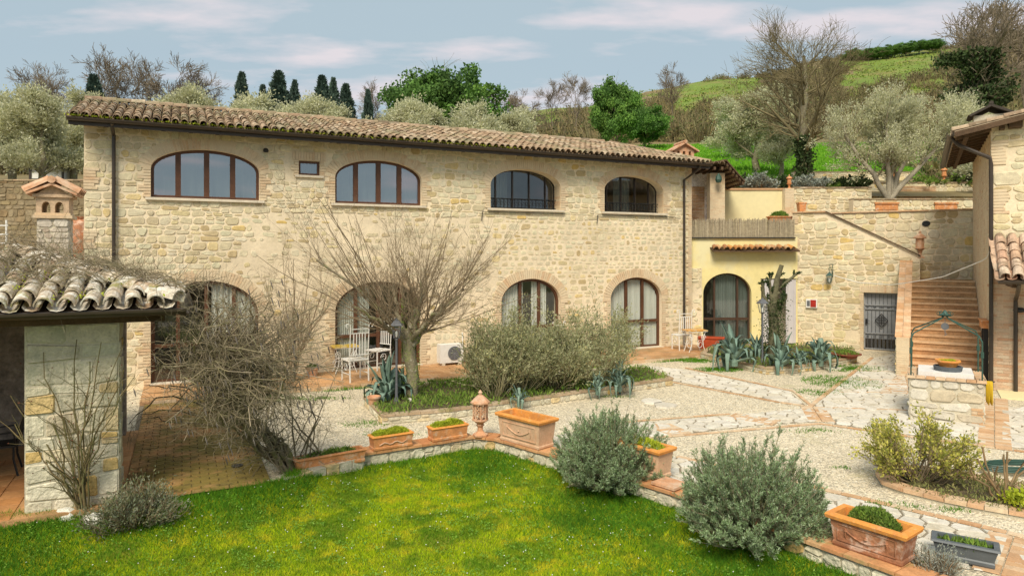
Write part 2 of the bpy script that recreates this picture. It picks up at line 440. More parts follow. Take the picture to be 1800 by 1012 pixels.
# --- plants
def nrm(v): return v / np.maximum(np.linalg.norm(v, axis=-1, keepdims=True), 1e-9)
def tubes_np(P, Rd, sides=3):
    N, K, _ = P.shape
    T = np.empty_like(P); T[:, 1:-1] = P[:, 2:] - P[:, :-2]; T[:, 0] = P[:, 1] - P[:, 0]; T[:, -1] = P[:, -1] - P[:, -2]
    T = nrm(T); ref = np.tile(np.array([.31, .17, .93]), (N, K, 1)); bad = np.abs((T * ref).sum(-1)) > .93; ref[bad] = (1, 0, 0)
    A = nrm(np.cross(T, ref)); B = np.cross(T, A)
    ang = np.arange(sides) * 2 * math.pi / sides
    V = P[:, :, None, :] + Rd[:, :, None, None] * (A[:, :, None, :] * np.cos(ang)[None, None, :, None] + B[:, :, None, :] * np.sin(ang)[None, None, :, None])
    idx = np.arange(N * K * sides).reshape(N, K, sides)
    a = idx[:, :-1]; b = idx[:, 1:]
    F = np.stack([a, np.roll(a, -1, 2), np.roll(b, -1, 2), b], -1).reshape(-1, 4)
    return V.reshape(-1, 3), F
def grow(P, Rd, n, L, ang=(25, 60), up=.0, curl=.25, K=5, t0=.25, t1=1.0, rs=.55, taper=.25, grav=0.0, rg=rng, rmin=.0, lr=(.6, 1.25)):
    N, Kp, _ = P.shape; M = N * n
    par = np.repeat(np.arange(N), n); t = rg.uniform(t0, t1, M) * (Kp - 1)
    i = np.minimum(t.astype(int), Kp - 2); f = (t - i)[:, None]
    base = P[par, i] * (1 - f) + P[par, i + 1] * f; tan = nrm(P[par, i + 1] - P[par, i])
    rr = (Rd[par, i] * (1 - f[:, 0]) + Rd[par, i + 1] * f[:, 0]) * rs
    rp = nrm(np.cross(tan, rg.normal(size=(M, 3)))); a = np.radians(rg.uniform(*ang, M))[:, None]
    d = nrm(tan * np.cos(a) + rp * np.sin(a) + np.array([0, 0, up]))
    ln = L * rg.uniform(*lr, M) * (1 - .45 * (t / (Kp - 1))); step = (ln / (K - 1))[:, None]
    Q = np.empty((M, K, 3)); Q[:, 0] = base; dr = d
    for k in range(1, K):
        Q[:, k] = Q[:, k - 1] + dr * step; dr = nrm(dr + curl * rg.normal(size=(M, 3)) + np.array([0, 0, grav]))
    r = np.maximum(rr, rmin)[:, None] * np.linspace(1, taper, K)[None, :]
    return Q, r
def leaves_np(C, D, ln, wd, rg=rng, fold=.15):
    """diamond leaves at C pointing along D"""
    N = len(C); D = nrm(D); S = nrm(np.cross(D, rg.normal(size=(N, 3)))); U = np.cross(D, S)
    ln = (ln * rg.uniform(.7, 1.3, N))[:, None]; wd = (wd * rg.uniform(.7, 1.3, N))[:, None]
    V = np.stack([C, C + D * ln * .45 + S * wd + U * wd * fold, C + D * ln, C + D * ln * .45 - S * wd + U * wd * fold], 1)
    i = np.arange(N)[:, None] * 4
    return V.reshape(-1, 3), np.concatenate([i, i + 1, i + 2, i + 3], 1)
def join_np(parts):
    V = []; F = []; o = 0
    for v, f in parts: V.append(v); F.append(f + o); o += len(v)
    return np.concatenate(V), np.concatenate(F)
def sample_on(P, n, rg=rng, t0=.2):
    N, K, _ = P.shape; p = rg.integers(0, N, n); t = rg.uniform(t0, .999, n) * (K - 1); i = t.astype(int); f = (t - i)[:, None]
    return P[p, i] * (1 - f) + P[p, i + 1] * f, nrm(P[p, i + 1] - P[p, i])
def path(pts, K=8, jit=0.0, rg=rng):
    """smooth resample of control points -> (1,K,3)"""
    pts = np.array(pts, float); s = np.linspace(0, len(pts) - 1, K); 
    out = np.stack([np.interp(s, np.arange(len(pts)), pts[:, k]) for k in range(3)], 1)
    if jit: out[1:] += rg.normal(size=out[1:].shape) * jit
    return out[None]
# ------------------------------------------------------------------ materials
STONE = [(.70, .61, .39), (.60, .51, .32), (.70, .63, .45), (.52, .44, .27), (.74, .67, .50), (.64, .55, .31), (.50, .38, .20), (.70, .63, .44), (.60, .56, .38), (.74, .66, .45), (.66, .47, .16)]
m_stone = mat('wall stone', STONE, noise=((9, .16), (45, .12)), bump=(30, .5, .02), stain=(1.1, (.55, .47, .33), .5, .66, .6))
m_mortar = mat('lime mortar', (.77, .65, .46), noise=((.9, .12), (14, .10)), bump=(40, .4, .015), stain=(.55, (.52, .44, .28), .55, .7, .7))
m_brick = mat('pale brick', [(.62, .43, .26), (.67, .51, .33), (.66, .54, .36), (.62, .46, .29), (.68, .56, .38), (.60, .40, .24)], noise=((8, .12), (40, .12)), bump=(50, .3, .01), stain=(1.3, (.70, .58, .40), .42, .6, .85))
m_brick2 = mat('worn brick', [(.54, .33, .17), (.60, .41, .25), (.63, .49, .33), (.50, .29, .15), (.58, .38, .22)], noise=((7, .15), (40, .12)), bump=(50, .3, .01))
m_gstone = mat('pillar stone', [(.60, .56, .42), (.66, .61, .46), (.50, .46, .34), (.64, .58, .42), (.70, .65, .50), (.62, .43, .16), (.54, .48, .36), (.66, .60, .46)], noise=((7, .16), (35, .14)), bump=(16, 1.0, .035), stain=(1.6, (.30, .31, .22), .56, .70, .6))
m_gmortar = mat('grey mortar', (.54, .49, .37), noise=((3, .15), (25, .15)), bump=(40, .5, .015))
m_tile = mat('old roof tile', [(.33, .23, .15), (.44, .33, .22), (.25, .17, .11), (.38, .26, .16), (.52, .42, .30), (.19, .14, .09), (.41, .30, .19), (.29, .19, .12)], noise=((6, .2), (30, .2)), bump=(40, .4, .01), stain=(1.3, (.24, .22, .12), .50, .64, .8), stain2=(5, (.66, .60, .46), .60, .72, .7))
m_tile_pale = mat('lichen covered roof tile', [(.52, .44, .33), (.44, .34, .23), (.58, .52, .42), (.38, .26, .16), (.55, .47, .35)], noise=((8, .25), (34, .25)), bump=(40, .6, .012), stain=(3.0, (.26, .25, .06), .54, .64, .85), stain2=(5, (.80, .77, .68), .48, .60, .85))
m_terra = mat('terracotta', (.60, .26, .10), rough=.8, noise=((6, .2), (30, .12)), bump=(40, .35, .01), stain=(8, (.66, .50, .36), .52, .66, .75), stain2=(4, (.34, .15, .07), .54, .68, .6))
m_terra_w = mat('weathered terracotta', (.58, .31, .17), rough=.85, noise=((5, .2), (30, .15)), bump=(30, .5, .01), stain=(4.5, (.66, .50, .36), .45, .65, .8), stain2=(3, (.30, .14, .08), .55, .7, .6))
m_terra_o = mat('bright terracotta rim', (.74, .31, .07), rough=.8, noise=((6, .16), (30, .12)), bump=(40, .35, .01), stain=(6, (.60, .24, .08), .5, .66, .7), stain2=(12, (.74, .48, .24), .56, .68, .6))
m_dark = mat('dark brown metal', (.045, .032, .022), rough=.45, noise=(6, .2), spec=.5)
m_wood = mat('reddish brown wood', (.10, .042, .02), rough=.5, noise=((4, .2), (40, .2)), spec=.4)
m_rafter = mat('dark rafter wood', (.10, .062, .036), noise=((5, .25), (40, .2)))
m_glass = mat('window glass', (.5, .5, .5), glass=.30)
m_glass_lo = mat('door glass', (.5, .5, .5), glass=.10)
m_clear = mat('lantern glass', (.5, .5, .5), glass=.12)
m_sill = mat('travertine sill', (.66, .58, .45), noise=((5, .1), (30, .08)), bump=(30, .2, .01))
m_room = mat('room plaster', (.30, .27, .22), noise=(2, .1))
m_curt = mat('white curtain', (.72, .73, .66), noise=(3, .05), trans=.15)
m_curt_g = mat('grey green blind and sky reflection', (.17, .20, .185), noise=(1.5, .08), trans=.15)
m_curt_p = mat('lilac grey curtain', (.76, .73, .73), noise=(3, .06), trans=.2)
m_soil = mat('bed soil', (.11, .085, .05), noise=((4, .3), (25, .3)), bump=(20, .8, .04), stain=(3, (.16, .17, .05), .5, .62, .8))
m_gravel = mat('pale gravel', (.62, .54, .39), noise=((.5, .08), (5, .08), (60, .16)), vor=(38, .30), bump=(60, .6, .02), stain=(.8, (.48, .43, .24), .58, .68, .6), stain2=(6, (.78, .73, .60), .60, .7, .5))
m_pebble = mat('gravel pebbles', [(.70, .62, .46), (.56, .48, .34), (.76, .72, .60), (.36, .31, .23), (.64, .54, .39)], noise=(30, .1))
m_path = mat('pale paving stone', [(.64, .60, .50), (.56, .51, .42), (.70, .66, .57), (.60, .54, .42), (.66, .62, .54)], noise=((5, .10), (24, .14)), bump=(18, .6, .02), stain=(3.2, (.44, .38, .27), .56, .68, .7))
m_joint = mat('path mortar', (.24, .20, .14), noise=((4, .2), (30, .2)), bump=(40, .5, .015))
m_pav = mat('mossy patio brick', [(.46, .23, .09), (.52, .29, .12), (.40, .23, .09), (.47, .27, .12), (.36, .21, .09)], noise=((2, .2), (30, .2)), bump=(35, .5, .012), stain=(1.0, (.19, .16, .035), .42, .55, .85), stain2=(6, (.13, .10, .04), .50, .64, .6))
m_terrace = mat('terrace tile', [(.52, .29, .13), (.56, .33, .16), (.47, .25, .11), (.54, .35, .20)], noise=((1.5, .18), (20, .15)), bump=(30, .3, .01), stain=(.8, (.24, .17, .08), .5, .66, .7))
m_yellow = mat('yellow render', (.78, .67, .32), noise=((.7, .07), (6, .05)), bump=(60, .15, .01), stain=(.9, (.74, .68, .42), .48, .62, .8), stain2=(2.2, (.60, .50, .28), .58, .72, .5))
m_yellow2 = mat('pale yellow render', (.74, .66, .38), noise=((.8, .06), (6, .04)), bump=(60, .15, .01))
m_white = mat('white painted iron', (.78, .77, .72), rough=.5, noise=(12, .06), spec=.4)
m_grey = mat('grey painted iron', (.30, .31, .32), rough=.55, noise=(8, .1), spec=.4)
m_greyd = mat('dark grey iron', (.12, .125, .135), rough=.5, noise=(8, .1), spec=.4)
m_green = mat('green painted iron', (.035, .085, .065), rough=.5, noise=(8, .15), spec=.4)
m_black = mat('black iron', (.02, .02, .02), rough=.5, noise=(8, .2), spec=.4)
m_moss = mat('bright moss', [(.44, .50, .03), (.34, .42, .03), (.54, .58, .05), (.26, .34, .03)], noise=(12, .2), trans=.2)
m_bark = mat('grey brown bark', (.25, .215, .14), noise=((6, .25), (30, .3)), bump=(25, .8, .03), stain=(4, (.26, .28, .10), .5, .62, .7), stain2=(9, (.50, .49, .38), .58, .66, .7))
m_twig = mat('tan twigs', [(.26, .20, .12), (.20, .15, .09), (.34, .26, .17), (.15, .12, .07)], noise=(5, .2))
m_vine = mat('vine stems', [(.42, .34, .24), (.20, .17, .11), (.30, .24, .15), (.15, .14, .07), (.38, .31, .22), (.24, .22, .10)], noise=(4, .25))
m_fartwig = mat('far twigs', [(.24, .19, .13), (.19, .155, .11), (.28, .225, .15), (.17, .14, .10)], noise=(.3, .2))
m_ivy = mat('ivy leaves', [(.035, .06, .02), (.05, .085, .025), (.07, .10, .03), (.03, .05, .02)], noise=(1.5, .3), trans=.15)
m_olive = mat('olive leaves', [(.52, .52, .28), (.62, .62, .42), (.42, .43, .22), (.70, .69, .52), (.55, .54, .30)], noise=((.7, .15), (4, .15)), trans=.4)
m_ever = mat('evergreen leaves', [(.11, .22, .05), (.16, .31, .06), (.07, .14, .04), (.22, .38, .07)], noise=((.35, .3), (2, .2)), trans=.25)
m_cyp = mat('cypress foliage', [(.07, .11, .085), (.09, .14, .10), (.05, .085, .065)], noise=((.5, .25), (3, .2)))
m_rose = mat('rosemary needles', [(.22, .33, .14), (.31, .42, .21), (.15, .24, .09), (.44, .53, .35), (.26, .35, .18)], noise=((2, .2), (8, .2)), trans=.2)
m_shrubl = mat('grey green shrub leaves', [(.30, .32, .15), (.40, .40, .22), (.20, .24, .11), (.48, .47, .29), (.36, .34, .13)], noise=((1.5, .2), (8, .2)), trans=.25)
m_shruby = mat('yellow green shrub leaves', [(.52, .50, .08), (.62, .56, .14), (.36, .39, .07), (.24, .27, .05), (.66, .56, .24)], noise=((2, .2), (9, .2)), trans=.3)
m_agave = mat('blue green agave', [(.16, .25, .20), (.21, .30, .23), (.12, .20, .16)], rough=.6, noise=((3, .15), (20, .1)), spec=.35)
m_cactus = mat('cut trunk bark', (.14, .13, .075), noise=((6, .3), (30, .3)), bump=(30, .8, .03))
m_under = mat('low green plants', [(.13, .23, .03), (.21, .33, .05), (.08, .15, .03), (.30, .38, .08)], noise=((3, .25),), trans=.25)

def fan_leaf(m): return m

# ------------------------------------------------------------------ land
XS = np.array([-400, 0, 500, 900, 1000, 1160, 1300, 1500, 1650, 1800, 2200])
DS = np.array([28, 36, 50, 70, 90, 130, 180, 230, 300, 500])
YT = np.array([            # pixel height of the ground at each depth, per column
    [345, 335, 322, 305, 288, 262, 235, 214, 222, 300],
    [345, 332, 318, 300, 284, 258, 232, 212, 220, 300],
    [345, 332, 318, 300, 284, 258, 232, 212, 220, 300],
    [345, 332, 315, 296, 280, 250, 222, 202, 212, 300],
    [345, 330, 306, 286, 268, 236, 208, 192, 204, 300],
    [345, 325, 298, 275, 254, 226, 188, 158, 172, 290],
    [345, 322, 296, 272, 253, 222, 170, 136, 150, 280],
    [345, 322, 296, 272, 250, 205, 145, 103, 118, 260],
    [345, 322, 296, 270, 244, 190, 128, 84, 100, 240],
    [345, 322, 294, 266, 236, 176, 112, 62, 80, 220],
    [345, 320, 290, 260, 226, 160, 95, 45, 60, 200]], float)
def land_z(x, y):
    x = np.asarray(x, float); y = np.asarray(y, float)
    px = np.clip(CX + FPX * x / y, XS[0], XS[-1]); d = np.clip(y, DS[0], DS[-1])
    ix = np.clip(np.searchsorted(XS, px) - 1, 0, len(XS) - 2); iy = np.clip(np.searchsorted(DS, d) - 1, 0, len(DS) - 2)
    fx = (px - XS[ix]) / (XS[ix + 1] - XS[ix]); fx = fx * fx * (3 - 2 * fx); fy = (d - DS[iy]) / (DS[iy + 1] - DS[iy])
    v = YT[ix, iy] * (1 - fx) * (1 - fy) + YT[ix + 1, iy] * fx * (1 - fy) + YT[ix, iy + 1] * (1 - fx) * fy + YT[ix + 1, iy + 1] * fx * fy
    return CAMZ - (v - HOR) / FPX * d
def hill_material():
    m = mat('hill ground', [(.19, .15, .075), (.19, .155, .07), (.15, .20, .04), (.15, .22, .035)], noise=((.05, .2), (.6, .2), (5, .15)), stain=(.09, (.27, .20, .085), .50, .62, .6), bump=(1.5, .6, .3), objrand=False)
    return m
pxs = np.linspace(-900, 2700, 130); ds = np.concatenate([np.linspace(28, 90, 40), np.linspace(95, 260, 45), np.linspace(270, 520, 12), [900, 1600]])
PX, DD = np.meshgrid(pxs, ds); XX = (PX - CX) / FPX * DD
ZZ = land_z(XX, np.minimum(DD, 500)); ZZ = np.where(DD > 500, -5, ZZ) + .25 * np.sin(XX * .13) * np.cos(DD * .11) * np.clip((DD - 100) / 60, 0, 1) * 3
V = np.stack([XX, DD, ZZ], -1).reshape(-1, 3); idx = np.arange(len(V)).reshape(PX.shape)
F = np.stack([idx[:-1, :-1], idx[:-1, 1:], idx[1:, 1:], idx[1:, :-1]], -1).reshape(-1, 4)
fc = V[F].mean(1); fpx = CX + FPX * fc[:, 0] / fc[:, 1]; fd_ = fc[:, 1]
wob_ = 12 * np.sin(fd_ * .21) + 10 * np.sin(fpx * .05)
mead = ((fpx + wob_ > 1165) & (fpx + wob_ < 1345) & (fd_ > 158)) | ((fpx + wob_ > 1470) & (fpx + wob_ < 1690) & (fd_ > 150)) | ((fpx + wob_ > 935) & (fpx < 1050) & (fd_ > 165))
hill = mobj('hillside', np_mesh('hillside', V, [F], np.where(mead, .9, .1), smooth=True), hill_material(), None, 'structure')
g = MB(); g.add([(-1500, -300, -1.2), (1500, -300, -1.2), (1500, 2500, -1.2), (-1500, 2500, -1.2)], [(0, 1, 2, 3)])
g.build('ground', mat('open country', (.12, .13, .04), noise=((.02, .3), (.4, .2))), None, kind='structure')
# bright green young wheat on the slope behind the house
m_wheat = mat('young wheat', (.16, .36, .02), noise=((.12, .14), (1.2, .12), (9, .2)), bump=(6, .6, .08))
fx = np.linspace(1085, 1640, 50); fd = np.linspace(40, 89, 26); PX, DD = np.meshgrid(fx, fd); XX = (PX - CX) / FPX * DD
V = np.stack([XX, DD, land_z(XX, DD) + .06], -1).reshape(-1, 3); idx = np.arange(len(V)).reshape(PX.shape)
F = np.stack([idx[:-1, :-1], idx[:-1, 1:], idx[1:, 1:], idx[1:, :-1]], -1).reshape(-1, 4)
mobj('wheat_field', np_mesh('wheat_field', V, [F], smooth=True), m_wheat, None, 'structure')
bl = rng.uniform(0, 1, (26000, 2)); bd = 42 + 46 * bl[:, 1]; bx = ((1095 + 535 * bl[:, 0]) - CX) / FPX * bd
C = np.stack([bx, bd, land_z(bx, bd) + .05], 1); Vb, Fb = leaves_np(C, rng.normal(size=C.shape) * .35 + [0, 0, 1], .3, .05)
mobj('wheat_shoots', np_mesh('wheat_shoots', Vb, [Fb], rng.uniform(0, 1, len(Fb))), mat('wheat shoots', [(.17, .38, .02), (.12, .30, .02), (.24, .46, .03)], trans=.3), None, 'stuff')
hpx = rng.uniform(920, 1720, 26000); hd = rng.uniform(140, 232, 26000); w = np.sin(hpx * .06 + hd * .11) * np.cos(hd * .35 + hpx * .02) + rng.uniform(-1, 1, 26000); hpx, hd = hpx[w > .1], hd[w > .1]
C = np.column_stack([AT(hpx, hd), hd, land_z(AT(hpx, hd), hd)]); Vt, Ft = leaves_np(C, rng.normal(size=C.shape) * [1, 1, .3] + [0, 0, .6], .6, .16)
mobj('hill_tufts', np_mesh('hill_tufts', Vt, [Ft], rng.uniform(0, 1, len(Ft))), mat('hill tufts', [(.16, .25, .03), (.24, .32, .04), (.26, .27, .07), (.12, .20, .03), (.28, .31, .08)], trans=.1), None, 'stuff')

# ------------------------------------------------------------------ courtyard and lawn
LAWN = [(-11, 8.4), (-6.9, 8.95), (-5.35, 9.55), (-4.85, 9.7), (-3.52, 10.32), (-3.4, 10.72), (-2.55, 11.5), (-.71, 12.55), (-.35, 12.5), (.8, 11.33), (2.32, 9.6), (3.6, 7.9), (4.2, 7.05), (5.0, 5.6), (5.2, 3), (-11, 3)]
vs, fs = cdt([(-40, 1), (40, 1), (40, 31), (-40, 31)], [LAWN])
g = MB(); g.add([(x, y, 0) for x, y in vs], fs); g.build('courtyard', m_gravel, None, kind='structure')
LP = np.array(LAWN[:5])
def seg_d(P, poly):
    d = np.full(len(P), 1e9)
    for a, b in zip(poly[:-1], poly[1:]):
        a = np.array(a); b = np.array(b); t = np.clip(((P - a) @ (b - a)) / ((b - a) @ (b - a)), 0, 1); d = np.minimum(d, np.hypot(*(P - a - t[:, None] * (b - a)).T))
    return d
def lawn_z(P):
    P = np.atleast_2d(P); return -.3 + .26 * np.exp(-(seg_d(P, LAWN[:5]) / .8) ** 2) + .13 * np.exp(-(seg_d(P, LAWN[5:14]) / .5) ** 2) + .02 * np.sin(P[:, 0] * 2.1) * np.cos(P[:, 1] * 1.7)
ex = [(x + random.uniform(-.1, .1), y + random.uniform(-.1, .1)) for x in np.arange(-10.8, 5, .3) for y in np.arange(3.2, 12.5, .3)]
ex = [p for p in ex if inside([p], LAWN)[0] and seg_d(np.array([p]), LAWN + LAWN[:1])[0] > .1]
vs, fs = cdt(LAWN, [], ex); zz = lawn_z(np.array(vs))
m_turf = mat('lawn turf', (.17, .24, .012), noise=((.8, .2), (7, .25), (50, .3)), stain=(1.0, (.26, .25, .03), .50, .66, .85), bump=(60, .8, .03))
g = MB(); g.add([(x, y, z) for (x, y), z in zip(vs, zz)], fs); g.build('lawn', m_turf, None, kind='structure')

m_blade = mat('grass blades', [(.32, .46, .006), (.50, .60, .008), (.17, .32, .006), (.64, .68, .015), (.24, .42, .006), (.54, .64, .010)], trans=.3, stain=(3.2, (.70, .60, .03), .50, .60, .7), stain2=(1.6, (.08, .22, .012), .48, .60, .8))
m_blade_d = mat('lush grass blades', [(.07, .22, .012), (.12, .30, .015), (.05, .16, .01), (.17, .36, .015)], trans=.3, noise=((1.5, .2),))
def grass(name, P, z, h, w, m, kind='stuff', lean=.5):
    N = len(P); C = np.column_stack([P, z]); D = nrm(rng.normal(size=(N, 3)) * lean * [1, 1, .2] + [0, 0, 1]); S = nrm(np.cross(D, rng.normal(size=(N, 3))))
    hh = (h * rng.uniform(.5, 1.3, N))[:, None]; V = np.stack([C - S * w, C + S * w, C + D * hh + nrm(rng.normal(size=(N, 3)) * [1, 1, .1]) * hh * .3], 1).reshape(-1, 3)
    F = np.arange(N * 3).reshape(N, 3)
    return mobj(name, np_mesh(name, V, [F], rng.uniform(0, 1, N)), m, None, kind)
def in_poly(poly, n):
    P = np.array(poly); a, b = P.min(0), P.max(0); out = []
    k = 0
    while k < n: q = rng.uniform(a, b, (n, 2)); q = q[inside(q, poly)]; out.append(q); k += len(q)
    return np.concatenate(out)[:n]
VIS = [(-9, 8.3), (-6.9, 8.95), (-5.35, 9.55), (-4.85, 9.7), (-3.52, 10.32), (-3.4, 10.72), (-2.55, 11.5), (-.71, 12.55), (-.35, 12.5), (.8, 11.33), (2.32, 9.6), (3.6, 7.9), (4.2, 7.05), (4.6, 6), (-6.5, 6)]
P = in_poly(VIS, 260000); P = P[P[:, 1] > 6.6 - 0 * P[:, 0]]
grass('lawn_grass', P, lawn_z(P), .045, .0048, m_blade)
# longer, darker grass along the edges and round the bushes
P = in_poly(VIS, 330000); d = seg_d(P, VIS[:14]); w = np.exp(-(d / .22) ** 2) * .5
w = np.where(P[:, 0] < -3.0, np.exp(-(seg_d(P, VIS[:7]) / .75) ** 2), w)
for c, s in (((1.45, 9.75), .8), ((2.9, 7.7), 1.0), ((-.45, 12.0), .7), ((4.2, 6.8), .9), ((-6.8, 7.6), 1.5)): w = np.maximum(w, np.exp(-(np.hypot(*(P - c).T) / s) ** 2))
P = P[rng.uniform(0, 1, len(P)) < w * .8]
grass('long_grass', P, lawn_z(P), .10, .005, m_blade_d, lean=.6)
P = in_poly(VIS, 380); C = np.column_stack([P, lawn_z(P) + .05]); b = MB()
for c in C: b.lathe([(.004, 0), (.008, .006), (.004, .01)], 5, tuple(c))
b.build('daisies', mat('daisy petals', (.82, .82, .76)), None, kind='stuff')
P = in_poly(VIS, 60000); w = np.sin(P[:, 0] * 6.1 + 2 * np.sin(P[:, 1] * 3.7)) * np.cos(P[:, 1] * 7.3 + 1.5 * np.sin(P[:, 0] * 4.1)) + .5 * np.sin(P[:, 0] * 17 + P[:, 1] * 13); P = P[w > .35]
C = np.column_stack([P, lawn_z(P) + rng.uniform(.02, .06, len(P))]); Vc, Fc = leaves_np(C, rng.normal(size=C.shape) * [1, 1, .35] + [0, 0, .15], .026, .009)
mobj('clover', np_mesh('clover', Vc, [Fc], rng.uniform(0, 1, len(Fc))), mat('clover leaves', [(.16, .33, .03), (.24, .42, .05), (.10, .24, .02), (.30, .46, .08)], trans=.25), None, 'stuff')
# pebbles lying on the gravel where it comes close
P = in_poly([(-4.2, 10.9), (2.6, 9.4), (4.2, 8.6), (8.6, 7.6), (12, 13), (9, 16.5), (3, 19), (-5.5, 15.5)], 46000)
keep = ~inside(P, LAWN) & ~inside(P, [(0, 16), (-3.6, 15.2), (-3.6, 13.6), (.4, 13.8), (5.5, 17.8), (4.6, 19)]); P = P[keep]
N = len(P); C = np.column_stack([P, np.full(N, .0)]); s = rng.uniform(.008, .02, N)[:, None]
a = rng.uniform(0, 6.28, N); dx = np.stack([np.cos(a), np.sin(a), 0 * a], 1) * s; dy = np.stack([-np.sin(a), np.cos(a), 0 * a], 1) * s * rng.uniform(.5, 1, N)[:, None]; up = np.array([0, 0, 1]) * s * .8
V = np.stack([C - dx, C - dy, C + dx, C + dy, C + up + dx * .2], 1).reshape(-1, 3); i = np.arange(N)[:, None] * 5
F = np.concatenate([np.concatenate([i + q, i + (q + 1) % 4, i + 4], 1) for q in range(4)]); r = np.tile(rng.uniform(0, 1, N), 4)
mobj('gravel_pebbles', np_mesh('gravel_pebbles', V, [F], r), m_pebble, None, 'stuff')

# ------------------------------------------------------------------ paved paths
pth = MB()
def g4(*p): return [G(a, b) for a, b in p]
BANDS = [  # (corner pixels, stone size)
    g4((1100, 745), (1283, 731), (1362, 744), (1135, 768), (985, 788), (960, 770)),
    g4((1290, 730), (1424, 717), (1440, 741), (1372, 745)),
    g4((1120, 641), (1205, 650), (1388, 688), (1418, 714), (1372, 706), (1130, 659)),
    g4((1432, 712), (1536, 629), (1580, 621), (1582, 655), (1545, 690), (1600, 692), (1600, 700), (1560, 722), (1447, 741)),
    g4((1452, 743), (1560, 722), (1605, 698), (1735, 700), (1735, 781), (1600, 764)),
    g4((1760, 716), (1900, 716), (1900, 802), (1760, 784)),
    g4((1160, 800), (1215, 808), (1420, 857), (1450, 930), (1330, 890), (1140, 840)),
    g4((1426, 860), (1530, 884), (1776, 942), (1752, 1008), (1640, 992), (1456, 936)),
    g4((1800, 948), (1960, 985), (1900, 1080), (1762, 1030)),
]
def hull_ccw(P):
    c = np.mean(P, 0); return P if sum((P[i][0] * P[(i + 1) % len(P)][1] - P[(i + 1) % len(P)][0] * P[i][1]) for i in range(len(P))) > 0 else P[::-1]
def convex(P):
    P = sorted(P); 
    def half(P):
        h = []
        for p in P:
            while len(h) > 1 and (h[-1][0] - h[-2][0]) * (p[1] - h[-2][1]) - (h[-1][1] - h[-2][1]) * (p[0] - h[-2][0]) <= 0: h.pop()
            h.append(p)
        return h
    a = half(P); b = half(P[::-1]); return a[:-1] + b[:-1]
stones = []; base = MB()
for k, B in enumerate(BANDS):
    B = convex(B); base.add([(x, y, .005) for x, y in B], [tuple(range(len(B)))])
    for c in voronoi_cells(B, .32 if k < 6 else .30, .030, seed=11 + k, squash=.8): stones.append(slab(c, .006, .018 + random.uniform(0, .008)))
path_o = base.build('path', m_joint, None, kind='structure')
pieces(path_o, 'paving_stone', stones, m_path, 'paving_stones', 300, Matrix.Identity(4))
# brick strips that frame the paving
def strip(p, q, w=.13, L=.26, z=.02, across=False, rows=1):
    out = []; p = np.array(p); q = np.array(q); d = q - p; T = np.hypot(*d); d = d / T; n = np.array((-d[1], d[0])); a, b = (w, L) if across else (L, w)
    for r in range(rows):
        t = 0 if not r % 2 else -a / 2
        while t < T:
            t0, t1 = max(t, 0) + .006, min(t + a, T) - .006
            if t1 - t0 > .03:
                o = p + n * (r - (rows - 1) / 2) * b; c = [o + d * t0 - n * (b / 2 - .005), o + d * t1 - n * (b / 2 - .005), o + d * t1 + n * (b / 2 - .005), o + d * t0 + n * (b / 2 - .005)]
                vs, fs = slab([tuple(v) for v in c], .008, z + random.uniform(0, .006), .006); out.append((vs, fs))
            t += a
    return out
br = []
for a, b, w in [((985, 793), (1137, 771), .13), ((1137, 771), (1440, 745), .13), ((1440, 745), (1600, 768), .13), ((1600, 768), (1900, 808), .13),
             ((1424, 715), (1533, 629), .16), ((1130, 662), (1372, 708), .12), ((1372, 708), (1424, 715), .12), ((1205, 647), (1395, 688), .12), ((1395, 688), (1424, 712), .12),
             ((1190, 803), (1415, 853), .16), ((1415, 853), (1530, 880), .16), ((1530, 880), (1800, 944), .16), ((1440, 930), (1640, 1000), .14), ((1100, 742), (1283, 728), .1),
             ((1480, 668), (1578, 668), .1), ((1455, 690), (1545, 690), .1), ((1500, 652), (1585, 654), .08), ((1516, 640), (1585, 641), .08), ((1430, 716), (1600, 722), .1)]:
    br += strip(G(*a), G(*b), w * .72)
for a, b in [((1284, 731), (1366, 744)), ((1155, 746), (1196, 764)), ((1428, 716), (1445, 742)), ((1748, 700), (1748, 786)), ((1782, 945), (1758, 1012))]:
    br += strip(G(*a), G(*b), .26, .13, rows=2)
for i in range(15): br += strip(G(1546 + i * 2.9, 691 - i * 3), G(1601, 692 - i * 3), .12)
pieces(path_o, 'brick', br, m_brick2, 'edging_bricks', 300, Matrix.Identity(4))
# flat white slabs lying in the gravel
for k, (a, b, w, l) in enumerate([(1145, 706, .5, .3), (1168, 713, .55, .28), (1462, 648, .6, .25)]):
    x, y = G(a, b); c = [(x + w / 2 * math.cos(t) * (1 + .2 * math.sin(5 * t + k)), y + l * math.sin(t)) for t in np.linspace(0, 6.28, 9)[:-1]]
    vs, fs = slab(c, .0, .035); q = MB(); q.add(vs, fs); o = q.build('stone_slab', m_path)
    tag(o, ['flat white slab in the gravel, left one of two in front of the long bed', 'flat white slab in the gravel, right one of two in front of the long bed', 'flat pale slab on the green strip beside the agave bed'][k], 'stone slab', 'flat slabs lying on the gravel')
